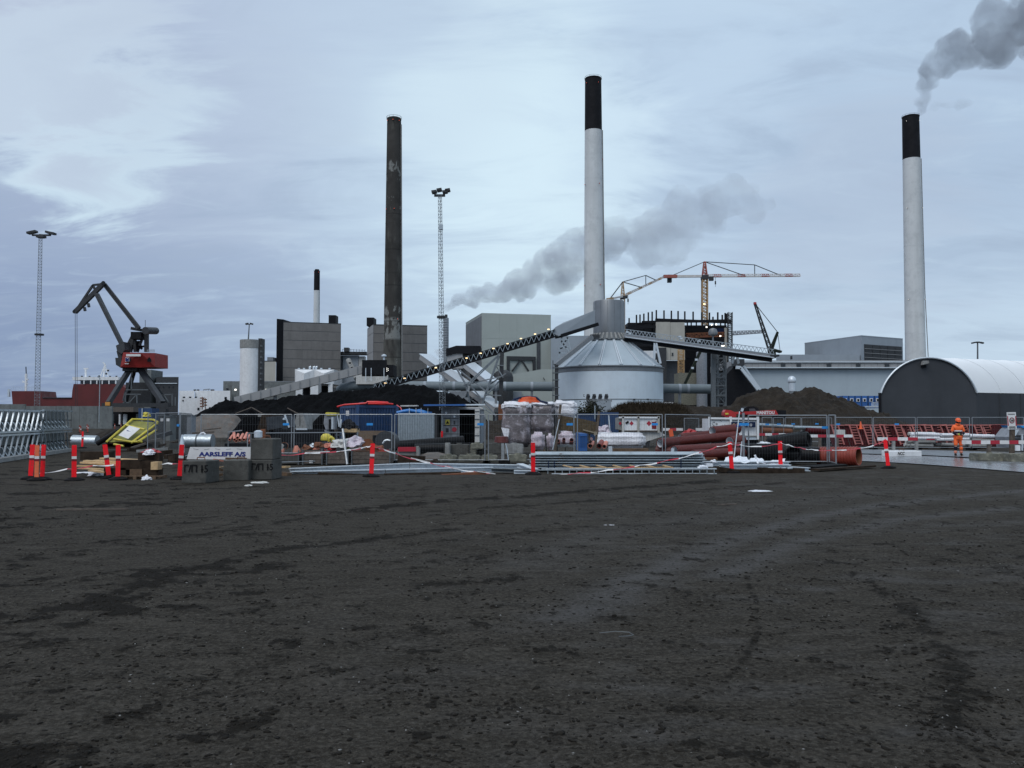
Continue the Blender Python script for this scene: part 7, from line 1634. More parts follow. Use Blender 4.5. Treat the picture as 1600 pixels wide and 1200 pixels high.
sheet('crumpled white plastic sheet behind the leaning marker post', [(1131, 722, 0), (1172, 722, 0), (1165, 713, .9), (1134, 716, .9)], 27.4, 'foil', seed=1); sheet('white plastic sheet crumpled right of the leaning post', [(1166, 724, 0), (1200, 726, 0), (1192, 717, .8), (1172, 716, .8)], 27.6, 'foil', seed=2)
sheet('white plastic sheet spread to the black pipe post', [(1184, 724, 0), (1222, 727, 0), (1228, 717, .8), (1190, 722, .9)], 27.3, 'foil', seed=3); sheet('upright tongue of white plastic by the black pipes', [(1183, 724, 0), (1186, 724, 0), (1181, 710, .1), (1178, 711, .1)], 27.1, 'foil', seed=4, amp=.02)
solo('white_box_piece', MB().box(P(1108, 726.5, 26.4), (.2, .2, .09)), MATS['foil'], 'white block shaped piece at the right end of the sheet piles', 'scrap'); rag('white torn plastic at the right end of the sheet piles', P(1098, 731, 26.3), .13, 'foil', seed=81, flat=.6); rag('small white plastic knot on the profiles', P(1115, 722, 27.2), .1, 'foil', seed=82, flat=.8)
for i, (a, b, lab) in enumerate((((1140, 737.5), (1186, 737), 'dark sleeper under the white profiles at the left'), ((1186, 734.5), (1254, 735.5), 'dark sleeper under the white profiles at the right'), ((1121, 733), (1150, 737), 'dark soil covered timber behind the leaning post'))): solo('sleeper', MB().beam(P(*a, 26.4), P(*b, 26.6), .3, .16), MATS['timber_dark'], lab, 'timber')
for i in range(4): solo('pale_tube', MB().tube([P(1200 + i * 10, 732, 26.4), P(1208 + i * 10, 731.6, 26.4)], .035, 8), MATS['galv'], ORD[i] + ' short pale tube from the left on the dark sleeper', 'tube', 'short pale tubes on the dark sleeper')
solo('dark_plank', MB().beam(P(1273, 734, 27), P(1363, 728, 29), .3, .06), MATS['timber_dark'], 'long dark plank before the orange corrugated pipe', 'plank'); solo('black_mat', MB().beam(P(1262, 731, 28), P(1312, 727, 28.6), .7, .1), MATS['black_rubber'], 'black rubber mat under the fence end', 'mat')
def wrapped(label, x0, x1, y0, y1, Y_, mat, dep=1.0, seed=0, hood=None, amp=.07, z0=None):
    zb = max(.12, Z(y1, Y_)); zt = Z(y0, Y_); w = S(x1 - x0, Y_); c = P((x0 + x1) / 2, 655, Y_); t = thing('wrapped_pallet', label, 'pallet load', (c.x, Y_ + dep / 2, zb))
    bm = bmesh.new(); bmesh.ops.create_cube(bm, size=1); h = zt - zb
    for v in bm.verts: v.co = V((v.co.x * w, v.co.y * dep, (v.co.z + .5) * h))
    bmesh.ops.bevel(bm, geom=bm.edges[:], offset=min(.14, h * .2), segments=3, affect='EDGES'); bmesh.ops.subdivide_edges(bm, edges=[e for e in bm.edges if e.calc_length() > .12], cuts=5, use_grid_fill=True)
    for v in bm.verts:
        n_ = noise.fractal(v.co * 2.3 + V((seed * 7, 0, 0)), .8, 2.1, 4); lay_ = math.sin(v.co.z * 26) * .02
        v.co += V((v.co.x, v.co.y, 0)).normalized() * (n_ * amp + lay_) + V((0, 0, n_ * amp * .6 if v.co.z > h * .5 else 0))
    me = bpy.data.meshes.new('wrapped_goods'); bm.to_mesh(me); bm.free(); me.shade_smooth(); me.materials.append(MATS[mat]); o = bpy.data.objects.new('wrapped_goods', me); COL.objects.link(o); o.parent = t
    if hood:
        hb = h * hood; bm = bmesh.new(); bmesh.ops.create_cube(bm, size=1)
        for v in bm.verts: v.co = V((v.co.x * w * 1.03, v.co.y * dep * 1.04, (v.co.z + .5) * hb + h - hb + .04))
        bmesh.ops.bevel(bm, geom=[e for e in bm.edges if all(v.co.z > h * .9 for v in e.verts) or abs(e.verts[0].co.z - e.verts[1].co.z) > .01], offset=min(.12, hb * .4), segments=3, affect='EDGES'); bmesh.ops.subdivide_edges(bm, edges=[e for e in bm.edges if e.calc_length() > .1], cuts=4, use_grid_fill=True)
        for v in bm.verts: v.co += V((v.co.x, v.co.y, 0)).normalized() * noise.fractal(v.co * 3 + V((seed, 0, 9)), .8, 2.1, 4) * .06 + V((0, 0, noise.fractal(v.co * 2.2 + V((seed, 5, 0)), .8, 2, 4) * .09))
        me = bpy.data.meshes.new('plastic_hood'); bm.to_mesh(me); bm.free(); me.shade_smooth(); me.materials.append(MATS['wrap_white']); o = bpy.data.objects.new('plastic_hood', me); COL.objects.link(o); o.parent = t
    m = MW[t]
    if zb < .3:
        for sx in (-.45, 0, .45): part(t, 'pallet_bearer', MB().box(m @ V((sx * w, 0, -.06)), (.1, dep, .1)), MATS['timber_brown'])
    return t
Yw = 40
wrapped('tall left plastic wrapped stack with white hood and bare dark goods', 785, 829, 629, 699, Yw, 'wrap_goods', 1.1, 1, .13); wrapped('tall wrapped stack with white hood right of the first', 829.5, 866, 630, 676, Yw + .1, 'wrap_goods', 1.1, 2, .11)
wrapped('small pale pink wrapped stack in front of the tall ones', 831, 852, 675, 703, Yw - .9, 'wrap_pink', .8, 3); wrapped('narrow wrapped stack with dark strap beside the pink one', 853, 866, 677, 704, Yw - .3, 'wrap_pink', .8, 4); wrapped('wrapped stack with puffy white hood behind the board', 866.5, 902, 627.5, 652, Yw + .5, 'wrap_white', 1.1, 5, .4, z0=1)
wrapped('low wrapped stack under the brown board', 872, 899, 674, 697, Yw + .4, 'wrap_pink', 1, 6); wrapped('dark wooden base stack beneath the second tall stack', 829, 845, 695, 708, Yw + .4, 'timber_brown', .8, 7, amp=.01)
for px, py0, py1, lab in ((852.5, 680, 705, 'black strap between the two small wrapped stacks'), (866, 640, 690, 'black strap beside the tall wrapped stack')): solo('strap', MB().beam(P(px, py0, Yw - .95), P(px + 1, py1, Yw - .95), .05, .02), MATS['steel_black'], lab, 'strap')
solo('hanging_film', MB().extr([P(px, py, Yw - .25) for px, py in ((783, 668), (796, 670), (794, 684), (792, 692), (789, 692), (787, 680))], (0, .05, 0)), MATS['wrap_white'], 'torn white film hanging from the left wrapped stack', 'film')
solo('red_bucket', MB().lathe([(.25, 0), (.33, .05), (.3, .32), (.24, .33)], P(783.5, 693, 38.5), 18), MATS['pipe_red'], 'dark red tub left of the wrapped stacks', 'tub', smooth=True)
t = thing('hose_coil', 'orange hose coil lying on the wrapped stack', 'hose', P(826, 629, Yw + .4))
for k in range(5): part(t, 'coil', MB().tube([P(826, 629, Yw + .5) + V((math.cos(a) * (.52 - .03 * k), math.sin(a) * .4, .03 + .05 * k + .02 * math.sin(3 * a))) for a in [q_ * math.pi / 14 for q_ in range(28)]], .032, 6, closed=True), MATS['hose_orange'], smooth=True)
solo('black_hose', MB().tube([P(799, 628, Yw + .2), P(804, 624, Yw + .3), P(812, 621.5, Yw + .3), P(824, 619.8, Yw + .3), P(838, 621, Yw + .3), P(845, 627, Yw + .2), P(856, 630, Yw + .1)], .05, 6), MATS['navy'], 'dark hose looped over the orange coil', 'hose', smooth=True)
# brown board on posts
Yo2 = 36
t = thing('board_fence', 'weathered brown board nailed to leaning wooden posts', 'board', P(905, 706, Yo2) * V((1, 1, 0)))
part(t, 'board', MB().extr([P(px, py, Yo2) for px, py in ((873, 648.5), (906, 654), (933, 659.5), (931.5, 679.5), (900, 675), (871.5, 671.5))], (0, .05, 0)), MATS['osb'])
part(t, 'post', MB().beam(P(876, 632, Yo2 - .06), P(867.5, 707, Yo2 - .06), .1), MATS['post_wood']); part(t, 'post', MB().beam(P(936, 643, Yo2 - .05), P(929.5, 703, Yo2 - .05), .1), MATS['post_wood']); part(t, 'post', MB().beam(P(921, 675, Yo2 + .1), P(921, 690, Yo2 + .1), .07), MATS['post_wood'])
part(t, 'batten', MB().beam(P(911, 671.5, Yo2 - .08), P(933, 677, Yo2 - .08), .06, .05), M('pale_wood', (.26, .22, .16), .85, var=.2)); part(t, 'cleat', MB().box(P(930.5, 677, Yo2 - .1), (.14, .06, .14)), MATS['pale_wood'])
solo('pale_strip', MB().beam(P(874, 655, Yo2 - .15), P(863.5, 703, Yo2 - .4), .025), MATS['galv_white'], 'thin pale strip leaning on the left wooden post', 'strip')
# blue containers
def bluec(label, x0, x1, y0, y1, Y_, mat):
    t = thing('shipping_container', label, 'container', P((x0 + x1) / 2, 655, Y_) * V((1, 1, 0))); h = Z(y0, Y_); w = S(x1 - x0, Y_); cx_ = X((x0 + x1) / 2, Y_)
    part(t, 'body', MB().box((cx_, Y_ + 1.2, h / 2), (w, 2.4, h - .02)), MATS[mat])
    for i in range(9): part(t, 'corrugation', MB().box((cx_ - w / 2 + w * (i + .5) / 9, Y_ - .015, h / 2), (w / 9 * .5, .05, h - .3)), MATS[mat])
    for z in (.1, h - .08): part(t, 'rail', MB().box((cx_, Y_ - .03, z), (w, .08, .14)), MATS[mat])
    return t
bluec('left dark blue container below the bush', 904.5, 931, 646, 676, 58, 'container_blue'); bluec('right dark blue container beside the white skip', 938, 966.5, 644, 676, 57, 'container_blue'); bluec('small bright blue box under the brown board', 905, 917, 677, 694, 44, 'cabin_blue')
for a, b, w, lab in (((929.5, 634), (929.5, 655), .06, 'thin grey pole in front of the left blue container'), ((951, 649), (953, 675), .07, 'white pole leaning on the right blue container')): solo('pole', MB().beam(P(*a, 50), P(*b, 50), w), MATS['galv_white' if w > .06 else 'galv'], lab, 'pole')
rag('pale crumpled foil at the foot of the right blue container', P(944, 675, 50), .4, 'wrap_pink', 'scrap', 'foil_heap', 91, 1.0)
# white skip with red diamonds
Ysk = 50
t = thing('waste_skip', 'white waste skip with two red diamond signs', 'skip', P(1000, 692, Ysk) * V((1, 1, 0)))
part(t, 'upper_side', MB().extr([P(px, py, Ysk) for px, py in ((973, 652), (1030, 652), (1030, 673), (973, 673))], (0, 1.8, 0)), MATS['white_paint']); part(t, 'lower_side', MB().extr([P(px, py, Ysk + .12) for px, py in ((975, 673.5), (1030, 673.5), (1040, 680), (1010, 690), (982, 690))], (0, 1.6, 0)), MATS['white_dirty'])
part(t, 'end_face', MB().extr([P(px, py, Ysk + .05) for px, py in ((966, 653), (972.6, 652), (972.6, 673), (966, 671))], (0, 1.5, 0)), MATS['concrete'])
part(t, 'rim', MB().beam(P(967, 652.2, Ysk - .04), P(1031, 652.5, Ysk - .04), .14, .1), MATS['white_paint']); part(t, 'lower_rim', MB().beam(P(973, 673.2, Ysk - .03), P(1031, 673.2, Ysk - .03), .1, .06), MATS['timber_grey'])
for px in (973.5, 997.5, 1029): part(t, 'rib', MB().beam(P(px, 650, Ysk - .07), P(px, 676, Ysk - .07), .12, .08), MATS['cream' if px > 990 else 'white_dirty'])
for px, r in ((986.8, 3.2), (1014, 3.8), (969, 2.6)): part(t, 'red_diamond', MB().extr([P(px, 661.5 - r * 1.15, Ysk - .012), P(px + r, 661.5, Ysk - .012), P(px, 661.5 + r * 1.15, Ysk - .012), P(px - r, 661.5, Ysk - .012)], (0, .01, 0)), MATS['sign_red'])
part(t, 'spray_mark', MB().beam(P(978, 661.5, Ysk - .02), P(982, 658.5, Ysk - .02), .07, .12), MATS['ink_black']); part(t, 'red_label', MB().box(P(1022, 664, Ysk - .02), (S(7, Ysk), .02, S(12, Ysk))), MATS['dark_red_band']); part(t, 'white_label', MB().box(P(1021, 657, Ysk - .03), (S(6, Ysk), .02, S(4, Ysk))), MATS['sign_white'])
for px in (987, 1013, 1033): part(t, 'foot', MB().beam(P(px, 686, Ysk + .3), P(px - 2, 699, Ysk + .3), .22), MATS['steel_dark'])
wrapped('long low white wrapped bundle lying on dark timber', 934, 1010, 676.5, 700.5, 38, 'wrap_white', 1.2, 11, amp=.05, z0=1); solo('dark_bearer', MB().beam(P(955, 704.5, 37.6), P(1012, 704, 37.6), .4, .2), MATS['timber_brown'], 'dark brown timber under the long white bundle', 'timber'); solo('white_post_stub', MB().box(P(953.5, 702.5, 35), (.16, .14, .26)), MATS['galv_white'], 'white post stub at the left of the dark timber', 'post')
for i, (px, py, px2, py2, r, mt, lab) in enumerate(((922, 697, 926, 692, 4, 'pipe_salmon', 'salmon pipe elbow under the brown board'), (936, 697, 940, 690.5, 4.2, 'pipe_orange', 'dark mouthed orange pipe stub right of the board post'), (944, 698, 947, 692, 3.6, 'pipe_salmon', 'salmon pipe stub at the left end of the white bundle'), (872, 689, 872, 695, 3, 'pipe_orange', 'leftmost red pipe stub on the low wrapped stack'), (881, 686.5, 881, 691, 2.6, 'pipe_orange', 'middle red pipe stub on the low wrapped stack'), (893, 687.5, 893, 694, 3.2, 'pipe_orange', 'right red pipe stub on the low wrapped stack'), (922, 690, 924, 686, 2.6, 'pipe_red', 'dark red pipe end behind the board post'))):
    a, b = P(px, py, 36.4), P(px2, py2, 37); o = solo('pipe_stub', MB().pipe(a, b, S(r, 36.4), S(r * .8, 36.4), 16), MATS[mt], lab, 'pipe', smooth=True); part(o, 'bore_shade', MB().tube([a + (b - a) * .1, a + (b - a) * .15], S(r * .79, 36.4), 12), MATS['steel_black'])  # each stub gets a black plug as its inner shade
t = thing('low_table', 'low grey trestle carrying pipe stubs before the wrapped stacks', 'trestle', P(885, 706, 36) * V((1, 1, 0))); part(t, 'top', MB().box(P(884, 696.5, 36.5), (S(30, 36), .7, .1)), MATS['galv_dark'])
for px in (870, 885, 898): part(t, 'leg', MB().box(P(px, 703, 36.3), (.08, .5, S(12, 36))), MATS['concrete_dark'])
def rpipe(label, a, b, Ya, Yb_, r, mat='pipe_red', ribs=0, grp=None, inner='pipe_inner'):
    p, q = P(*a, Ya), P(*b, Yb_); R_ = S(r, Ya); t = thing('corrugated_pipe' if ribs else 'sewer_pipe', label, 'pipe', xy((p + q) / 2), grp)
    part(t, 'shell', MB().pipe(p, q, R_, R_ * .9, 28), MATS[mat], smooth=True)
    part(t, 'liner', MB().pipe(p + (q - p) * .004, q - (q - p) * .01, R_ * .895, R_ * .86, 24), MATS[inner], smooth=True)
    for i in range(ribs):
        c = p.lerp(q, (i + .5) / ribs); d = (q - p) / ribs * .27; part(t, 'rib', MB().pipe(c - d, c + d, R_ * 1.06, R_ * .98, 28), MATS[mat], smooth=True)
    return t
rpipe('long red brown pipe on top of its pile with pale bore', (1031, 692.5), (1150, 680.5), 33, 36, 7.2, ribs=60); rpipe('short red brown pipe lying highest on the pile', (1113, 674), (1153, 669.5), 35.4, 36.4, 7.3, ribs=20); rpipe('red brown pipe behind the long top pipe', (1062, 684), (1140, 676), 36.5, 37.5, 6.4, ribs=40)
rpipe('red brown pipe in the middle of the pile', (1053, 704), (1158, 698), 31.5, 34.5, 7.6, ribs=54); rpipe('red brown pipe low at the right of the pile', (1082, 711.5), (1160, 707), 30.8, 32.8, 8, ribs=40); rpipe('lowest red brown pipe partly behind the sheet piles', (1026, 703.5), (1150, 713), 33.4, 32, 7, ribs=60, inner='steel_black'); rpipe('red brown pipe stub at the back right of the pile', (1140, 690), (1160, 688), 35, 35.5, 8, ribs=10)
solo('red_plank', MB().beam(P(1085, 717, 30), P(1120, 716.5, 30), .2, .07), MATS['rust'], 'rust brown plank under the red brown pipes', 'plank'); solo('white_stub', MB().box(P(1051, 704, 30.6), (.1, .08, .16)), MATS['galv_white'], 'white stub standing before the red brown pipes', 'post')
# black corrugated pipes and the orange one
rpipe('upper black corrugated pipe slanting over the others', (1207, 692), (1257, 686), 35.6, 33, 11, 'pipe_black', 24, inner='steel_black'); rpipe('upper right black corrugated pipe with its end toward the right', (1222, 694), (1264, 687), 33, 32.4, 12, 'pipe_black', 22, inner='steel_black')
rpipe('left black corrugated pipe low behind the plastic sheets', (1160, 706), (1225, 707), 33.5, 32, 12.5, 'pipe_black', 30, inner='steel_black'); rpipe('middle black corrugated pipe behind the marker post', (1196, 703), (1240, 710), 34, 31, 12, 'pipe_black', 24, inner='steel_black'); rpipe('right black corrugated pipe leading to the orange one', (1230, 710.5), (1281, 711), 31.6, 31.2, 12, 'pipe_black', 24, inner='steel_black')
rpipe('orange red corrugated pipe with open mouth at the right end', (1279, 713), (1342, 713), 31.4, 30.4, 14, 'pipe_orange', 14, inner='rust'); rag('white plastic on the left black pipe', P(1194, 695, 33), .3, 'foil', seed=95, flat=.4)
Yk2 = 44
t = thing('white_bin', 'white framed steel bin with scribbles and a navy sign', 'skip', P(1146, 700, Yk2) * V((1, 1, 0)))
part(t, 'side', MB().extr([P(px, py, Yk2) for px, py in ((1108, 654), (1185, 654), (1185, 686), (1108, 683))], (0, 1.6, 0)), MATS['white_paint'])
part(t, 'rim', MB().beam(P(1108, 653.5, Yk2 - .05), P(1186, 654.5, Yk2 - .05), .12, .1), MATS['white_paint']); part(t, 'lower_rail', MB().beam(P(1146, 681, Yk2 - .05), P(1184, 681.5, Yk2 - .05), .1, .06), MATS['concrete']); part(t, 'shade_strip', MB().beam(P(1109, 656, Yk2 - .02), P(1184, 657, Yk2 - .02), .05, .03), MATS['concrete'])  # thin grey strip paints the shade below the rim
for px in (1108.4, 1141.6, 1184): part(t, 'post', MB().beam(P(px, 651, Yk2 - .08), P(px, 686.5, Yk2 - .08), .11), MATS['white_paint'])
part(t, 'skirt', MB().box(P(1164, 685, Yk2 - .02), (S(40, Yk2), .05, S(4, Yk2))), MATS['galv_white']); part(t, 'dark_foot', MB().box(P(1146, 694, Yk2 + .6), (S(70, Yk2), .9, S(14, Yk2))), MATS['steel_black'])
s_ = part(t, 'sign', MB().box(P(1161.5, 663.5, Yk2 - .17), (S(37.5, Yk2), .04, S(8.4, Yk2))), MATS['navy']); text_at(s_, 'lettering', 'C', P(1144.2, 665.8, Yk2 - .2), (1, 0, 0), (0, 0, 1), .2, MATS['yellow_net'] if False else MATS['timber'], .004); text_at(s_, 'lettering', 'S N I T T O U', P(1150.8, 666, Yk2 - .2), (1, 0, 0), (0, 0, 1), .2, MATS['sign_white'], .006, w=S(24, Yk2))
rs = random.Random(8); mb = MB()
for cx_, cy_, n, w_ in ((1117.5, 662, 13, .035), (1133, 665.5, 7, .02), (1126, 660, 3, .02)):
    for i in range(n):
        a = (cx_ + rs.uniform(-4, 4), cy_ + rs.uniform(-4, 4)); b = (a[0] + rs.uniform(-2.2, 2.2), a[1] + rs.uniform(-2.2, 2.2)); mb.beam(P(*a, Yk2 - .012), P(*b, Yk2 - .012), w_, .01)
part(t, 'scribbles', mb, MATS['ink_black'], kind='stuff')
Yt2 = 58
t = thing('telehandler', 'red telehandler with white lettered boom in front of the earth mound', 'telehandler', P(1172, 694, Yt2) * V((1, 1, 0)))
part(t, 'boom', MB().extr([P(px, py, Yt2) for px, py in ((1150, 643.5), (1180, 642.5), (1212, 640.5), (1216, 648), (1182, 648), (1150, 647))], (0, .5, 0)), MATS['machine_red'])
part(t, 'boom_head', MB().extr([P(px, py, Yt2 - .1) for px, py in ((1131.5, 644), (1134, 640.2), (1142, 641), (1151, 645.5), (1150, 652), (1134, 652), (1131, 649))], (0, .7, 0)), MATS['machine_red'])
text_at(t, 'lettering', 'MANITOU', P(1182, 647, Yt2 - .012), (1, 0, 0), (0, 0, 1), .3, MATS['sign_white'], .012, w=S(28, Yt2))
part(t, 'cab', MB().extr([P(px, py, Yt2 + .7) for px, py in ((1160, 650), (1163, 638), (1168, 635.3), (1178, 634.8), (1184, 637.5), (1187, 643), (1190, 652))], (0, 1.1, 0)), MATS['steel_black']); part(t, 'cab_window', MB().extr([P(px, py, Yt2 + .66) for px, py in ((1171, 638.5), (1179, 638.2), (1182, 643), (1171, 643))], (0, .05, 0)), MATS['louvre']); part(t, 'mirror', MB().beam(P(1159, 643, Yt2 - .1), P(1160.5, 638, Yt2 - .1), .14), MATS['galv_white'])
part(t, 'engine_cover', MB().box(P(1217, 648, Yt2 + .8), (S(14, Yt2), 1.2, S(14, Yt2))), MATS['steel_black']); part(t, 'chassis', MB().box(P(1178, 668, Yt2 + .9) * V((1, 1, 0)) + V((0, 0, 1.05)), (S(80, Yt2), 1.4, .9)), MATS['steel_dark'])
for px in (1152, 1210): part(t, 'wheel', MB().tube([P(px, 681, Yt2 + .1), P(px, 681, Yt2 + .6)], .6, 22), MATS['black_rubber'], smooth=True)
for px in (1134.5, 1137): part(t, 'pin', MB().tube([P(px, 646.5, Yt2 - .1), P(px, 646.5, Yt2 - .16)], .07, 8), MATS['yellow'])
def fence_panel(label, a, b, h=1.92, tag_u=None, tag_h=.93, lower=None, heavy=1.0, foot=True, wires=True, grp='wire site fence panels'):
    L_ = (b - a).length; d = (b - a).normalized(); ang_ = math.atan2(d.y, d.x); t = thing('site_fence', label, 'fence', xy((a + b) / 2), grp, ang_); m = MW[t]
    L2 = L_ / 2 - .03; r = .021 * heavy; q_ = lambda x, z, y=0: m @ V((x, y, z))
    for sx in (-1, 1): part(t, 'post', MB().tube([q_(sx * L2, .05), q_(sx * L2, h)], r, 8), MATS['frame_tube'])
    part(t, 'top_rail', MB().tube([q_(-L2, h), q_(L2, h)], r * .8, 8), MATS['frame_tube']); part(t, 'bottom_rail', MB().tube([q_(-L2, .14), q_(L2, .14)], r * .8, 8), MATS['frame_tube'])
    if wires:
        mb = MB(); n = int(L_ / .1)
        for i in range(1, n): x = -L2 + 2 * L2 * i / n; mb.beam(q_(x, .14), q_(x, h), .003)
        for z in (.45, .8, 1.15, 1.5, 1.8):
            if z < h - .05: mb.beam(q_(-L2, z), q_(L2, z), .003)
        part(t, 'wire_mesh', mb, MATS['galv_dark'], kind='stuff')
    if tag_u is not None: part(t, 'name_tag', MB().box(q_(tag_u * L2, tag_h * 1.62, -.03), (.24, .012, .09), ang_), MATS['tag_blue'])
    if foot:
        for sx in (-1, 1): part(t, 'foot', MB().box(q_(sx * (L2 + .03), .06), (.22, .6, .11), ang_), MATS['black_rubber'])
    return t
Yf = 32
LN = [(313, 457, 'leftmost long wire panel behind the white board', .88), (458.5, 613.5, 'wire panel before the grey machine and blue container', .55), (615.5, 759, 'wire panel before the zinc box and grey container', .9), (762, 898, 'wire panel before the wrapped stacks', .9), (901, 1036, 'wire panel before the white skip', .82)]
for x0, x1, lab, u in LN:
    a, b = P(x0, 655, Yf) * V((1, 1, 0)), P(x1, 655, Yf) * V((1, 1, 0)); fence_panel(lab, a, b, 1.88, u)
fence_panel('wire panel leading back to the white bin', P(1039, 655, 32) * V((1, 1, 0)), P(1110, 655, 37) * V((1, 1, 0)), 1.88); fence_panel('smaller wire panel far behind the red brown pipes', P(1069, 655, 46) * V((1, 1, 0)), P(1092, 655, 52) * V((1, 1, 0)), 1.75)
fence_panel('heavy wire panel in front of the black pipes', P(1168, 655, 30.8) * V((1, 1, 0)), P(1293, 655, 30.8) * V((1, 1, 0)), 1.84, .95, heavy=1.3, tag_h=.86); fence_panel('short end panel closing the heavy fence at the right', P(1294.5, 655, 30.7) * V((1, 1, 0)), P(1305.5, 655, 29.6) * V((1, 1, 0)), 1.84, None, heavy=1.4)
fence_panel('wire panel turned edgewise, nearest of three at the left', P(231, 655, 36) * V((1, 1, 0)), P(257, 655, 40) * V((1, 1, 0)), 1.95); fence_panel('wire panel turned edgewise, middle of three at the left', P(243, 655, 35) * V((1, 1, 0)), P(281, 655, 33) * V((1, 1, 0)), 1.95, .95, .9); fence_panel('wire panel turned edgewise, right of three at the left', P(282, 655, 33) * V((1, 1, 0)), P(299, 655, 38) * V((1, 1, 0)), 1.95)
t = fence_panel('lower wire panel before the wooden crates', P(386, 655, 29.6) * V((1, 1, 0)), P(536, 655, 31.6) * V((1, 1, 0)), 1.2, None, foot=False)
solo('leaning_tube', MB().tube([P(1155.5, 643, 29.8), P(1146, 722, 29)], .02, 8), MATS['galv'], 'thin pale tube leaning in front of the navy sign', 'tube'); solo('leaning_tube', MB().tube([P(1159, 690, 30.4), P(1157, 718, 30)], .02, 8), MATS['galv'], 'second pale tube leaning beside the heavy fence post', 'tube'); solo('heavy_post', MB().tube([P(1161.5, 645, 30.6) , P(1162, 722, 30.6)], .045, 10), MATS['frame_tube'], 'thick grey post at the left end of the heavy fence', 'post', smooth=True)
solo('blue_strip', MB().box(P(1162.5, 663, 30.4), (.36, .02, .1)), MATS['tag_blue'], 'bright blue tag on the thick grey post', 'tag'); solo('blue_strip', MB().box(P(1153, 666, 29.6), (.14, .02, .06)), MATS['ink_blue'], 'dark blue tag on the thin leaning tube', 'tag')
# rear fence on the right
Yr2 = 46
RF = [(1305, 1363.5), (1364, 1431), (1432, 1515.5), (1518, 1600), (1602, 1690)]
for i, (x0, x1) in enumerate(RF): fence_panel(['rear wire panel behind the orange pipe', 'rear wire panel behind the white lettered block', 'rear wire panel behind the walking person', 'rear wire panel behind the speed sign', 'rear wire panel at the right picture edge'][i], P(x0, 655, Yr2) * V((1, 1, 0)), P(x1, 655, Yr2) * V((1, 1, 0)), 1.8, (-.9 if i == 0 else .1 if i == 1 else None), .88)
for i, (x0, x1, Y_) in enumerate(((1190, 1207, 52), (1208, 1225, 54), (1226, 1252, 56), (1252, 1300, 58))): fence_panel(['distant wire panel right of the white bin', 'distant wire panel behind the black pipes', 'distant wire panel beyond the barrier rail', 'distant wire panel before the earth mound'][i], P(x0, 655, Y_) * V((1, 1, 0)), P(x1, 655, Y_) * V((1, 1, 0)), 1.8, 0, .85)
def rail(label, x0, x1, y, Y_, posts, py_base, phase=0, seg=.42, mat_post='timber_grey', hpx=None):
    t = thing('barrier_rail', label, 'barrier', P((x0 + x1) / 2, 655, Y_) * V((1, 1, 0))); a, b = P(x0, y, Y_), P(x1, y if not isinstance(y, tuple) else y[1], Y_); n = max(2, round((b - a).length / seg)); h = .15
    for i in range(n): part(t, 'white_band' if (i + phase) % 2 else 'red_band', MB().beam(a.lerp(b, i / n), a.lerp(b, (i + 1) / n), .03, h), MATS['reflect_white' if (i + phase) % 2 else 'sign_red'])
    for px in posts: part(t, 'post', MB().beam(P(px, y + 1, Y_ + .06), P(px, py_base, Y_ + .06), .13, .1), MATS[mat_post])
    return t
rail('red and white rail behind the black pipes, left length', 1185, 1238, 678.8, 50, (1196, 1220.5), 697); rail('red and white rail behind the orange pipe, right length', 1264, 1332, 681.2, 44, (1281, 1308), 703, 1); rail('red and white rail behind the last marker post', 1371, 1434, 685.8, 38.5, (1396, 1432), 704, 1, .5, 'concrete'); rail('red and white rail right of the walking person', 1503, 1606, 691, 34, (1545, 1660), 711, 1, .38, 'timber_grey')
for x0, x1, lab in ((1036, 1067, 'pale barrier rail far behind the red brown pipes'), (1087, 1110, 'pale barrier rail left of the white bin')): rail(lab, x0, x1, 671, 47, (), 690, 1)
solo('orange_post', MB().beam(P(1047.5, 671, 46), P(1049.5, 682, 46), .22, .05), MATS['hose_orange'], 'orange marker blade tilted behind the red brown pipes', 'marker post'); rag('red and white striped heap behind the red brown pipes', P(1078, 676, 46), .35, 'machine_red', 'scrap', 'striped_heap', 97, .5)
# pipes rack behind rail
for i, (a, b, mt, lab) in enumerate((((1185, 664), (1238, 667), 'galv', 'long grey pipe lying behind the white bin'), ((1240, 668), (1290, 669), 'galv', 'long grey pipe lying behind the heavy fence'), ((1190, 672.5), (1236, 674), 'rust', 'dark rusty pipe below the grey one'), ((1260, 673), (1300, 675), 'form_red', 'dark red bar stack left of the red panels'))): solo('long_pipe', MB().tube([P(*a, 54), P(*b, 54.5)], .12 if mt == 'galv' else .2, 12), MATS[mt], lab, 'pipe', smooth=True)
for i, px in enumerate((1200, 1230, 1262, 1290)): solo('pipe_support', MB().box(P(px, 684, 55), (.4, .5, 1.4)), MATS['steel_dark'], ['first', 'second', 'third', 'fourth'][i] + ' dark support block from the left under the long grey pipes', 'support')
fw = None
FW = [(1308, 0), (1336, 0), (1357, 0), (1374, 0), (1390, 0), (1406, 0), (1421, 0), (1436, 0), (1452, 0), (1471, 0), (1490, 0), (1513, 0), (1532, 0), (1548, 0), (1566, 1), (1580, 1), (1594, 1)]
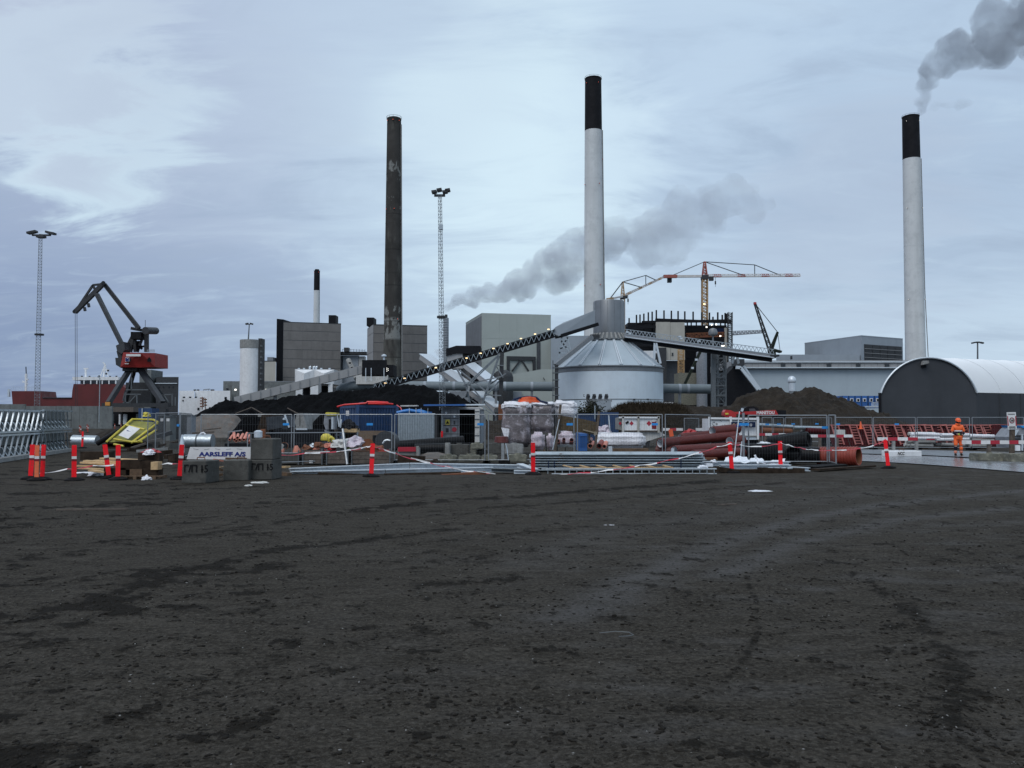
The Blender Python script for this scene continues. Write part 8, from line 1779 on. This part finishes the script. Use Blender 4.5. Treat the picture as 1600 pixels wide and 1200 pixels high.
def make_form():
    t = thing('formwork', 'x', 'formwork'); w, h, sl = 1.15, 1.35, .34
    def pnt(x, z, y): return V((x + sl * (1 - z / h), y, z))
    part(t, 'sheet', MB().extr([pnt(-w / 2, 0, .12), pnt(w / 2, 0, .12), pnt(w / 2, h, .12), pnt(-w / 2, h, .12)], (0, .05, 0)), MATS['form_red'])
    for x in (-.3, .14): part(t, 'upright', MB().beam(pnt(x, .12, 0), pnt(x, h, 0), .07, .08), MATS['form_pink'])
    for k in range(7): part(t, 'rung', MB().beam(pnt(-.28, .2 + k * .17, .04), pnt(.12, .2 + k * .17, .04), .03, .04), MATS['form_pink'])
    part(t, 'top_edge', MB().beam(pnt(-w / 2, h, .05), pnt(w / 2, h, .05), .14, .06), MATS['form_pink']); part(t, 'bottom_edge', MB().beam(pnt(-w / 2, .05, .05), pnt(w / 2, .05, .05), .1, .06), MATS['form_red']); return t
Yfw = 52
for i, (px, mir) in enumerate(FW):
    if fw is None: fw = make_form(); o = fw
    else: o = dup(fw, (0, 0, 0))
    o['label'] = ORD[i] + ' dark red formwork frame with ladder ribs from the left in the long row'; o['group'] = 'red formwork panels leaning in a row before the arched hall'
    place(o, (X(px, Yfw), Yfw + random.uniform(-.15, .15), 0), 0); o.rotation_euler = (R(-10), R(random.uniform(-3, 3)), math.pi * 0 + (R(random.uniform(-8, 8))))
    if mir: o.rotation_euler = (R(10), 0, math.pi)
solo('base_beam', MB().beam(P(1290, 699, Yfw + .4), P(1605, 703, Yfw + .4), 1.2, .25), MATS['steel_black'], 'long black base beam under the red formwork row', 'beam')
o = solo('small_cone', MB().lathe([(.02, 0), (.16, .01), (.15, .04), (.1, .05), (.03, .48)], P(1345, 670.5, Yfw), 12), MATS['hose_orange'], 'small orange cone on top of the formwork row', 'cone', smooth=True)
solo('white_box', MB().box(P(1312, 676, 50), (S(12, 50), .5, S(9, 50))), MATS['white_dirty'], 'white crumpled box before the red formwork row', 'box')
# white bundles
BD = [(1431, 1466, 678, 'uppermost white wrapped bundle at the left'), (1428, 1464, 684, 'second white bundle from the top at the left'), (1426, 1462, 690, 'third white bundle from the top at the left'), (1425, 1460, 696, 'lowest white bundle at the left'), (1467, 1515, 679.5, 'uppermost white bundle behind the person'), (1466, 1512, 686, 'second bundle from the top behind the person'), (1466, 1508, 694, 'lowest bundle behind the person'), (1517, 1553, 681.5, 'upper white bundle right of the person'), (1516, 1550, 687.5, 'middle bundle right of the person'), (1516, 1545, 696, 'lowest dark bundle right of the person')]
for i, (x0, x1, py, lab) in enumerate(BD):
    Y_ = 47.6; a, b = P(x0, py, Y_), P(x1, py + .6, Y_); t = thing('wrapped_bundle', lab, 'bundle', xy((a + b) / 2)); mt = 'wrap_white' if i in (0, 1, 4, 7, 5) else 'concrete'
    for k in range(4): part(t, 'profile', MB().tube([a + V((random.uniform(-.2, .2), .2 * k, random.uniform(-.03, .03))), b + V((random.uniform(-.15, .15), .2 * k, random.uniform(-.03, .03)))], .1, 8), MATS[mt if k < 3 else 'white_dirty'], smooth=True)
solo('red_label_board', MB().box(P(1454, 686.5, 47.2), (S(13, 47), .02, S(1.8, 47))), MATS['sign_red'], 'narrow red label on the left white bundles', 'label')
for i, px in enumerate((1440, 1480, 1530)): solo('bundle_bearer', MB().box(P(px, 699, 48), (.3, .9, .25)), MATS['timber_dark'], ['dark bearer under the left white bundles', 'dark bearer under the bundles behind the person', 'dark bearer under the right bundles'][i], 'timber')
block('white painted concrete block with scrawled black letters beside the road', 1386, 1441, 704.5, 713.5, .6, R(6), 'white_paint'); 
m_ = P(1401, 711.5, G(1386, 713.5).y - .06); text_at(thing('scrawl', 'black scrawled letters on the white concrete block', 'lettering', m_), 'lettering', 'NCC', m_ + V((0, -.1, .02)), (1, .1, 0), (.15, 0, 1), .2, MATS['ink_black'], .006, w=S(11, 37))
lego('long mossy concrete base under the red and white rail', 1529, 1578, 709, 722, 33.6, 'concrete_moss', .8, R(-3)); lego('second mossy concrete base at the right picture edge', 1579, 1640, 709.5, 724, 33, 'concrete_moss', .8, R(-3))
Ysg = 35.5
t = thing('speed_sign', 'white speed sign reading 20 on a wooden post', 'road sign', P(1580, 709, Ysg) * V((1, 1, 0)))
part(t, 'post', MB().beam(P(1581.5, 671, Ysg), P(1581, 710, Ysg), .17, .14), MATS['post_wood']); pl_ = part(t, 'plate', MB().extr([P(px, py, Ysg - .12) for px, py in ((1573.3, 644.3), (1587.2, 643.8), (1588.8, 670.2), (1575.2, 671)) ], (0, .03, 0)), MATS['sign_white'])
def sgp(u, v): return P(1573.3 + 13.9 * u + 1.7 * v, 644.2 + 26.4 * v, Ysg - .128)
for u0, u1 in ((.0, .1), (.9, 1.0)): part(pl_, 'red_edge', MB().extr([sgp(u0, .22), sgp(u1, .22), sgp(u1, .8), sgp(u0, .8)], (0, -.004, 0)), MATS['sign_red'])
c = sgp(.5, .48); mb = MB(); r1, r0 = S(4.1, Ysg), S(3.0, Ysg); n = 28; vs = [c + V((math.cos(a) * r, -.004, math.sin(a) * r * 1.12)) for r in (r1, r0) for a in [2 * math.pi * i / n for i in range(n)]]; mb.add(vs, [(i, (i + 1) % n, (i + 1) % n + n, i + n) for i in range(n)]); part(pl_, 'red_ring', mb, MATS['dark_red_band'])
text_at(pl_, 'lettering', '2', c + V((-.064, -.006, -.044)), (1, 0, 0), (0, 0, 1), .125, MATS['ink_black'], .003, w=.056); text_at(pl_, 'lettering', '0', c + V((.004, -.006, -.044)), (1, 0, 0), (0, 0, 1), .125, MATS['ink_black'], .003, w=.058); text_at(pl_, 'lettering', 'AV STRENGT', sgp(.09, .15) + V((0, -.004, 0)), (1, 0, 0), (0, 0, 1), .05, MATS['ink_black'], .002, w=S(10.8, Ysg)) if False else None
for v_, u0, u1 in ((.11, .1, .88), (.86, .16, .86), (.93, .1, .88)):
    rs = random.Random(int(v_ * 100)); u = u0
    while u < u1:
        w_ = rs.uniform(.03, .07); part(pl_, 'small_print', MB().extr([sgp(u, v_ - .022), sgp(min(u + w_, u1), v_ - .022), sgp(min(u + w_, u1), v_ + .022), sgp(u, v_ + .022)], (0, -.003, 0)), MATS['ink_black']); u += w_ + .018
t = thing('grey_unit', 'grey steel unit with blue cover at the right picture edge', 'machine', P(1596, 708, 42) * V((1, 1, 0)))
part(t, 'body', MB().extr([P(px, py, 42) for px, py in ((1583, 683), (1592, 671), (1600, 665), (1630, 665), (1630, 700), (1586, 700))], (0, 1.6, 0)), MATS['container_grey']); part(t, 'blue_cover', MB().extr([P(px, py, 41.9) for px, py in ((1594, 665), (1600, 665.5), (1632, 665.5), (1632, 669), (1598, 668.5))], (0, 1.7, 0)), MATS['tag_blue'])
for py in (681, 686, 692): part(t, 'slat', MB().beam(P(1586, py, 41.95), P(1630, py, 41.95), .06, .07), MATS['steel_dark'])
part(t, 'rail', MB().beam(P(1597, 678, 41.8), P(1597, 704, 41.8), .07), MATS['galv_white']); part(t, 'pale_plate', MB().extr([P(px, py, 41.9) for px, py in ((1583, 672), (1592, 672), (1587, 681), (1584, 681))], (0, .2, 0)), MATS['galv_white']); solo('white_canister', MB().box(P(1589, 700, 40), (.2, .2, .26)), MATS['white_paint'], 'white canister at the foot of the sign post', 'canister')
solo('road_edge_rail', MB().beam(P(1549, 706.5, 36), P(1600, 707.5, 36), .06, .05), MATS['concrete'], 'pale edge rail behind the mossy concrete base', 'rail')
def skin(par, name, verts, edges, rad, mat, root=0, sub=2):
    me = bpy.data.meshes.new(name); me.from_pydata(verts, edges, []); o = bpy.data.objects.new(name, me); COL.objects.link(o)
    bm = bmesh.new(); bm.from_mesh(me); ly = bm.verts.layers.skin.verify(); bm.verts.ensure_lookup_table()
    for i, v in enumerate(bm.verts):
        r = rad[i]; v[ly].radius = r if isinstance(r, tuple) else (r, r); v[ly].use_root = (i == root)
    bm.to_mesh(me); bm.free()
    o.modifiers.new('s', 'SKIN').use_smooth_shade = True; sd_ = o.modifiers.new('b', 'SUBSURF'); sd_.levels = sub; sd_.render_levels = sub
    dg = bpy.context.evaluated_depsgraph_get(); m2 = bpy.data.meshes.new_from_object(o.evaluated_get(dg)); bpy.data.objects.remove(o); bpy.data.meshes.remove(me)
    m2.name = name; m2.materials.clear(); m2.materials.append(MATS[mat]); m2.shade_smooth()
    o = bpy.data.objects.new(name, m2); COL.objects.link(o); o.parent = par; MW[o] = MW[par]; return o
gp = G(1497.5, 713.5)
pr_ = thing('person', 'person in orange work clothes and orange helmet looking down while walking', 'person', (0, 0, 0))
# local frame: facing -Y, x to the viewer's right; height 1.82
J = dict(pel=(0, 0, .97), bel=(0, -.005, 1.12), che=(0, .0, 1.34), nec=(0, -.015, 1.52), hd0=(0, -.04, 1.6), hd1=(0, -.07, 1.72),
         lsh=(-.19, 0, 1.45), lel=(-.27, -.03, 1.18), lwr=(-.1, -.24, 1.09), lha=(-.05, -.29, 1.08), rsh=(.19, 0, 1.45), rel=(.27, -.02, 1.18), rwr=(.12, -.23, 1.07), rha=(.07, -.28, 1.06),
         lhi=(-.1, 0, .93), lkn=(-.125, -.07, .51), lan=(-.13, .0, .1), lto=(-.14, -.15, .04), rhi=(.1, 0, .93), rkn=(.13, .0, .5), ran=(.15, .09, .11), rto=(.17, -.06, .05))
def sk(name, seq, rad, mat, **k):
    names = []; 
    for ch in seq:
        for n_ in ch:
            if n_ not in names: names.append(n_)
    ed = [(names.index(a), names.index(b)) for ch in seq for a, b in zip(ch[:-1], ch[1:])]
    return skin(pr_, name, [J[n_] for n_ in names], ed, [rad[n_] for n_ in names], mat, **k)
sk('body', [['pel', 'bel', 'che', 'nec', 'hd0', 'hd1'], ['che', 'lsh', 'lel', 'lwr', 'lha'], ['che', 'rsh', 'rel', 'rwr', 'rha'], ['pel', 'lhi', 'lkn', 'lan', 'lto'], ['pel', 'rhi', 'rkn', 'ran', 'rto']],
   dict(pel=(.13, .1), bel=(.13, .1), che=(.15, .11), nec=.055, hd0=(.075, .085), hd1=(.078, .098), lsh=.06, lel=.042, lwr=.03, lha=.034, rsh=.06, rel=.042, rwr=.03, rha=.034, lhi=.085, lkn=.055, lan=.04, lto=.035, rhi=.085, rkn=.055, ran=.04, rto=.035), 'skin')
J.update(hem=(0, -.005, 1.02), col=(0, -.02, 1.55)); rj = dict(hem=(.19, .15), bel=(.19, .15), che=(.2, .15), col=(.1, .1), lsh=.095, lel=.078, lwr=.055, rsh=.095, rel=.078, rwr=.055)
J['hem2'] = (0, -.005, 1.08); rj['hem2'] = (.195, .15)
J['mid'] = (0, -.003, 1.22); rj['mid'] = (.195, .152)
sk('jacket', [['mid', 'che', 'col'], ['che', 'lsh', 'lel'], ['che', 'rsh', 'rel']], rj, 'hivis'); sk('jacket_hem', [['hem', 'hem2', 'mid']], dict(hem=(.192, .152), hem2=(.195, .154), mid=(.192, .15)), 'hivis_dark')
J['lel2'] = (-.262, -.06, 1.165); J['rel2'] = (.262, -.05, 1.165)
sk('cuff', [['lel2', 'lwr']], dict(lel2=.074, lwr=.056), 'hivis_dark'); sk('cuff', [['rel2', 'rwr']], dict(rel2=.074, rwr=.056), 'hivis_dark')
sk('trousers', [['pel', 'lhi', 'lkn', 'lan2'], ['pel', 'rhi', 'rkn', 'ran2']] if False else [['pel', 'lhi', 'lkn'], ['pel', 'rhi', 'rkn']], dict(pel=(.165, .135), lhi=.115, lkn=.088, rhi=.115, rkn=.088), 'hivis')
J['lsn'] = (-.128, -.03, .3); J['rsn'] = (.14, .045, .3); J['lan2'] = (-.13, -.005, .14); J['ran2'] = (.148, .08, .15); J['lbd'] = (-.13, -.015, .22); J['rbd'] = (.144, .06, .23)
sk('lower_trousers', [['lkn', 'lsn']], dict(lkn=.086, lsn=.082), 'hivis_dark'); sk('lower_trousers', [['rkn', 'rsn']], dict(rkn=.086, rsn=.082), 'hivis')
sk('trouser_cuff', [['lsn', 'lbd', 'lan2']], dict(lsn=.082, lbd=.082, lan2=.078), 'pipe_salmon'); sk('trouser_cuff', [['rsn', 'rbd', 'ran2']], dict(rsn=.082, rbd=.082, ran2=.078), 'pipe_salmon')
sk('boot', [['lan2', 'lan', 'lto']], dict(lan2=.06, lan=.06, lto=.05), 'boot'); sk('boot', [['ran2', 'ran', 'rto']], dict(ran2=.06, ran=.06, rto=.05), 'boot')
def pl_(name, mb, mat, smooth=True): return part(pr_, name, mb, MATS[mat], smooth=smooth)
mb = MB(); hm = Matrix.Translation((0, -.075, 1.74)) @ Matrix.Rotation(R(14), 4, 'X'); mb.lathe([(.135, -.012), (.138, 0), (.132, .04), (.112, .085), (.07, .118), (.01, .13)], (0, 0, 0), 22); 
for v in range(len(mb.v)): x, y, z = mb.v[v]; mb.v[v] = (x * .92, y * 1.08, z)
xform(mb, hm); pl_('helmet', mb, 'hose_orange'); bm_ = MB().extr([V((-.1, -.12, -.01)), V((-.05, -.2, -.02)), V((.05, -.2, -.02)), V((.1, -.12, -.01))], (0, 0, .014)); pl_('helmet_brim', xform(bm_, hm), 'hose_orange', False)
mb = MB().lathe([(.095, -.06), (.11, -.02), (.105, .04), (.09, .06)], (0, -.03, 1.565), 18); pl_('hood', mb, 'hivis')
mb = MB().lathe([(.085, -.05), (.094, 0), (.085, .05)], (0, -.062, 1.66), 18); pl_('ear_muffs', mb, 'hivis_dark')
for s in (-1, 1): pl_('eye', MB().lathe([(.001, -.008), (.009, 0), (.001, .008)], (s * .03, -.163, 1.7), 8), 'ink_black')
pl_('nose', MB().beam((0, -.168, 1.7), (0, -.185, 1.668), .02, .022), 'skin', False); pl_('mouth', MB().box((0, -.158, 1.636), (.045, .012, .01)), 'rust', False)
mb = MB().lathe([(.2, -.025), (.203, 0), (.2, .025)], (0, -.003, 1.245), 24)
for v in range(len(mb.v)): x, y, z = mb.v[v]; mb.v[v] = (x, y * .8, z)
pl_('reflective_stripe', mb, 'reflect_white')
mb = MB()
for s, wr, ha in ((-1, J['lwr'], J['lha']), (1, J['rwr'], J['rha'])):
    h = V(ha); d = (h - V(wr)).normalized(); sd2 = V((0, 0, 1)).cross(d).normalized() * -s
    g = [h]; skv = [tuple(V(wr).lerp(h, .6)), tuple(h + d * .02)]; ed = [(0, 1)]; rad = [.036, (.042, .03)]
    for k, (o_, ln) in enumerate(((-.03, .06), (-.01, .075), (.011, .072), (.03, .055))):
        b = h + d * .03 + V((0, 0, o_)); m1 = b + d * ln * .5 + sd2 * -.01; m3 = b + d * ln * .75 + sd2 * -.035; i0 = len(skv); skv += [tuple(b), tuple(m1), tuple(m3)]; ed += [(1, i0), (i0, i0 + 1), (i0 + 1, i0 + 2)]; rad += [.011, .0105, .009]
    i0 = len(skv); skv += [tuple(h + V((0, 0, .035)) + d * -.01), tuple(h + V((0, 0, .055)) + d * .025)]; ed += [(1, i0), (i0, i0 + 1)]; rad += [.013, .011]
    skin(pr_, 'glove', skv, ed, rad, 'glove' if s < 0 else 'hivis_dark')
ph = MB().box((.02, -.35, 1.035), (.075, .012, .14), 0, Matrix.Rotation(R(-35), 3, 'X'))
pr_.scale = (.94, .94, .94); place(pr_, gp, R(-12))
pt_ = Matrix.Translation(gp) @ Matrix.Rotation(R(-12), 4, 'Z'); xform(ph, pt_); solo('phone', ph, MATS['steel_black'], 'small dark device held by the person in both hands', 'phone')
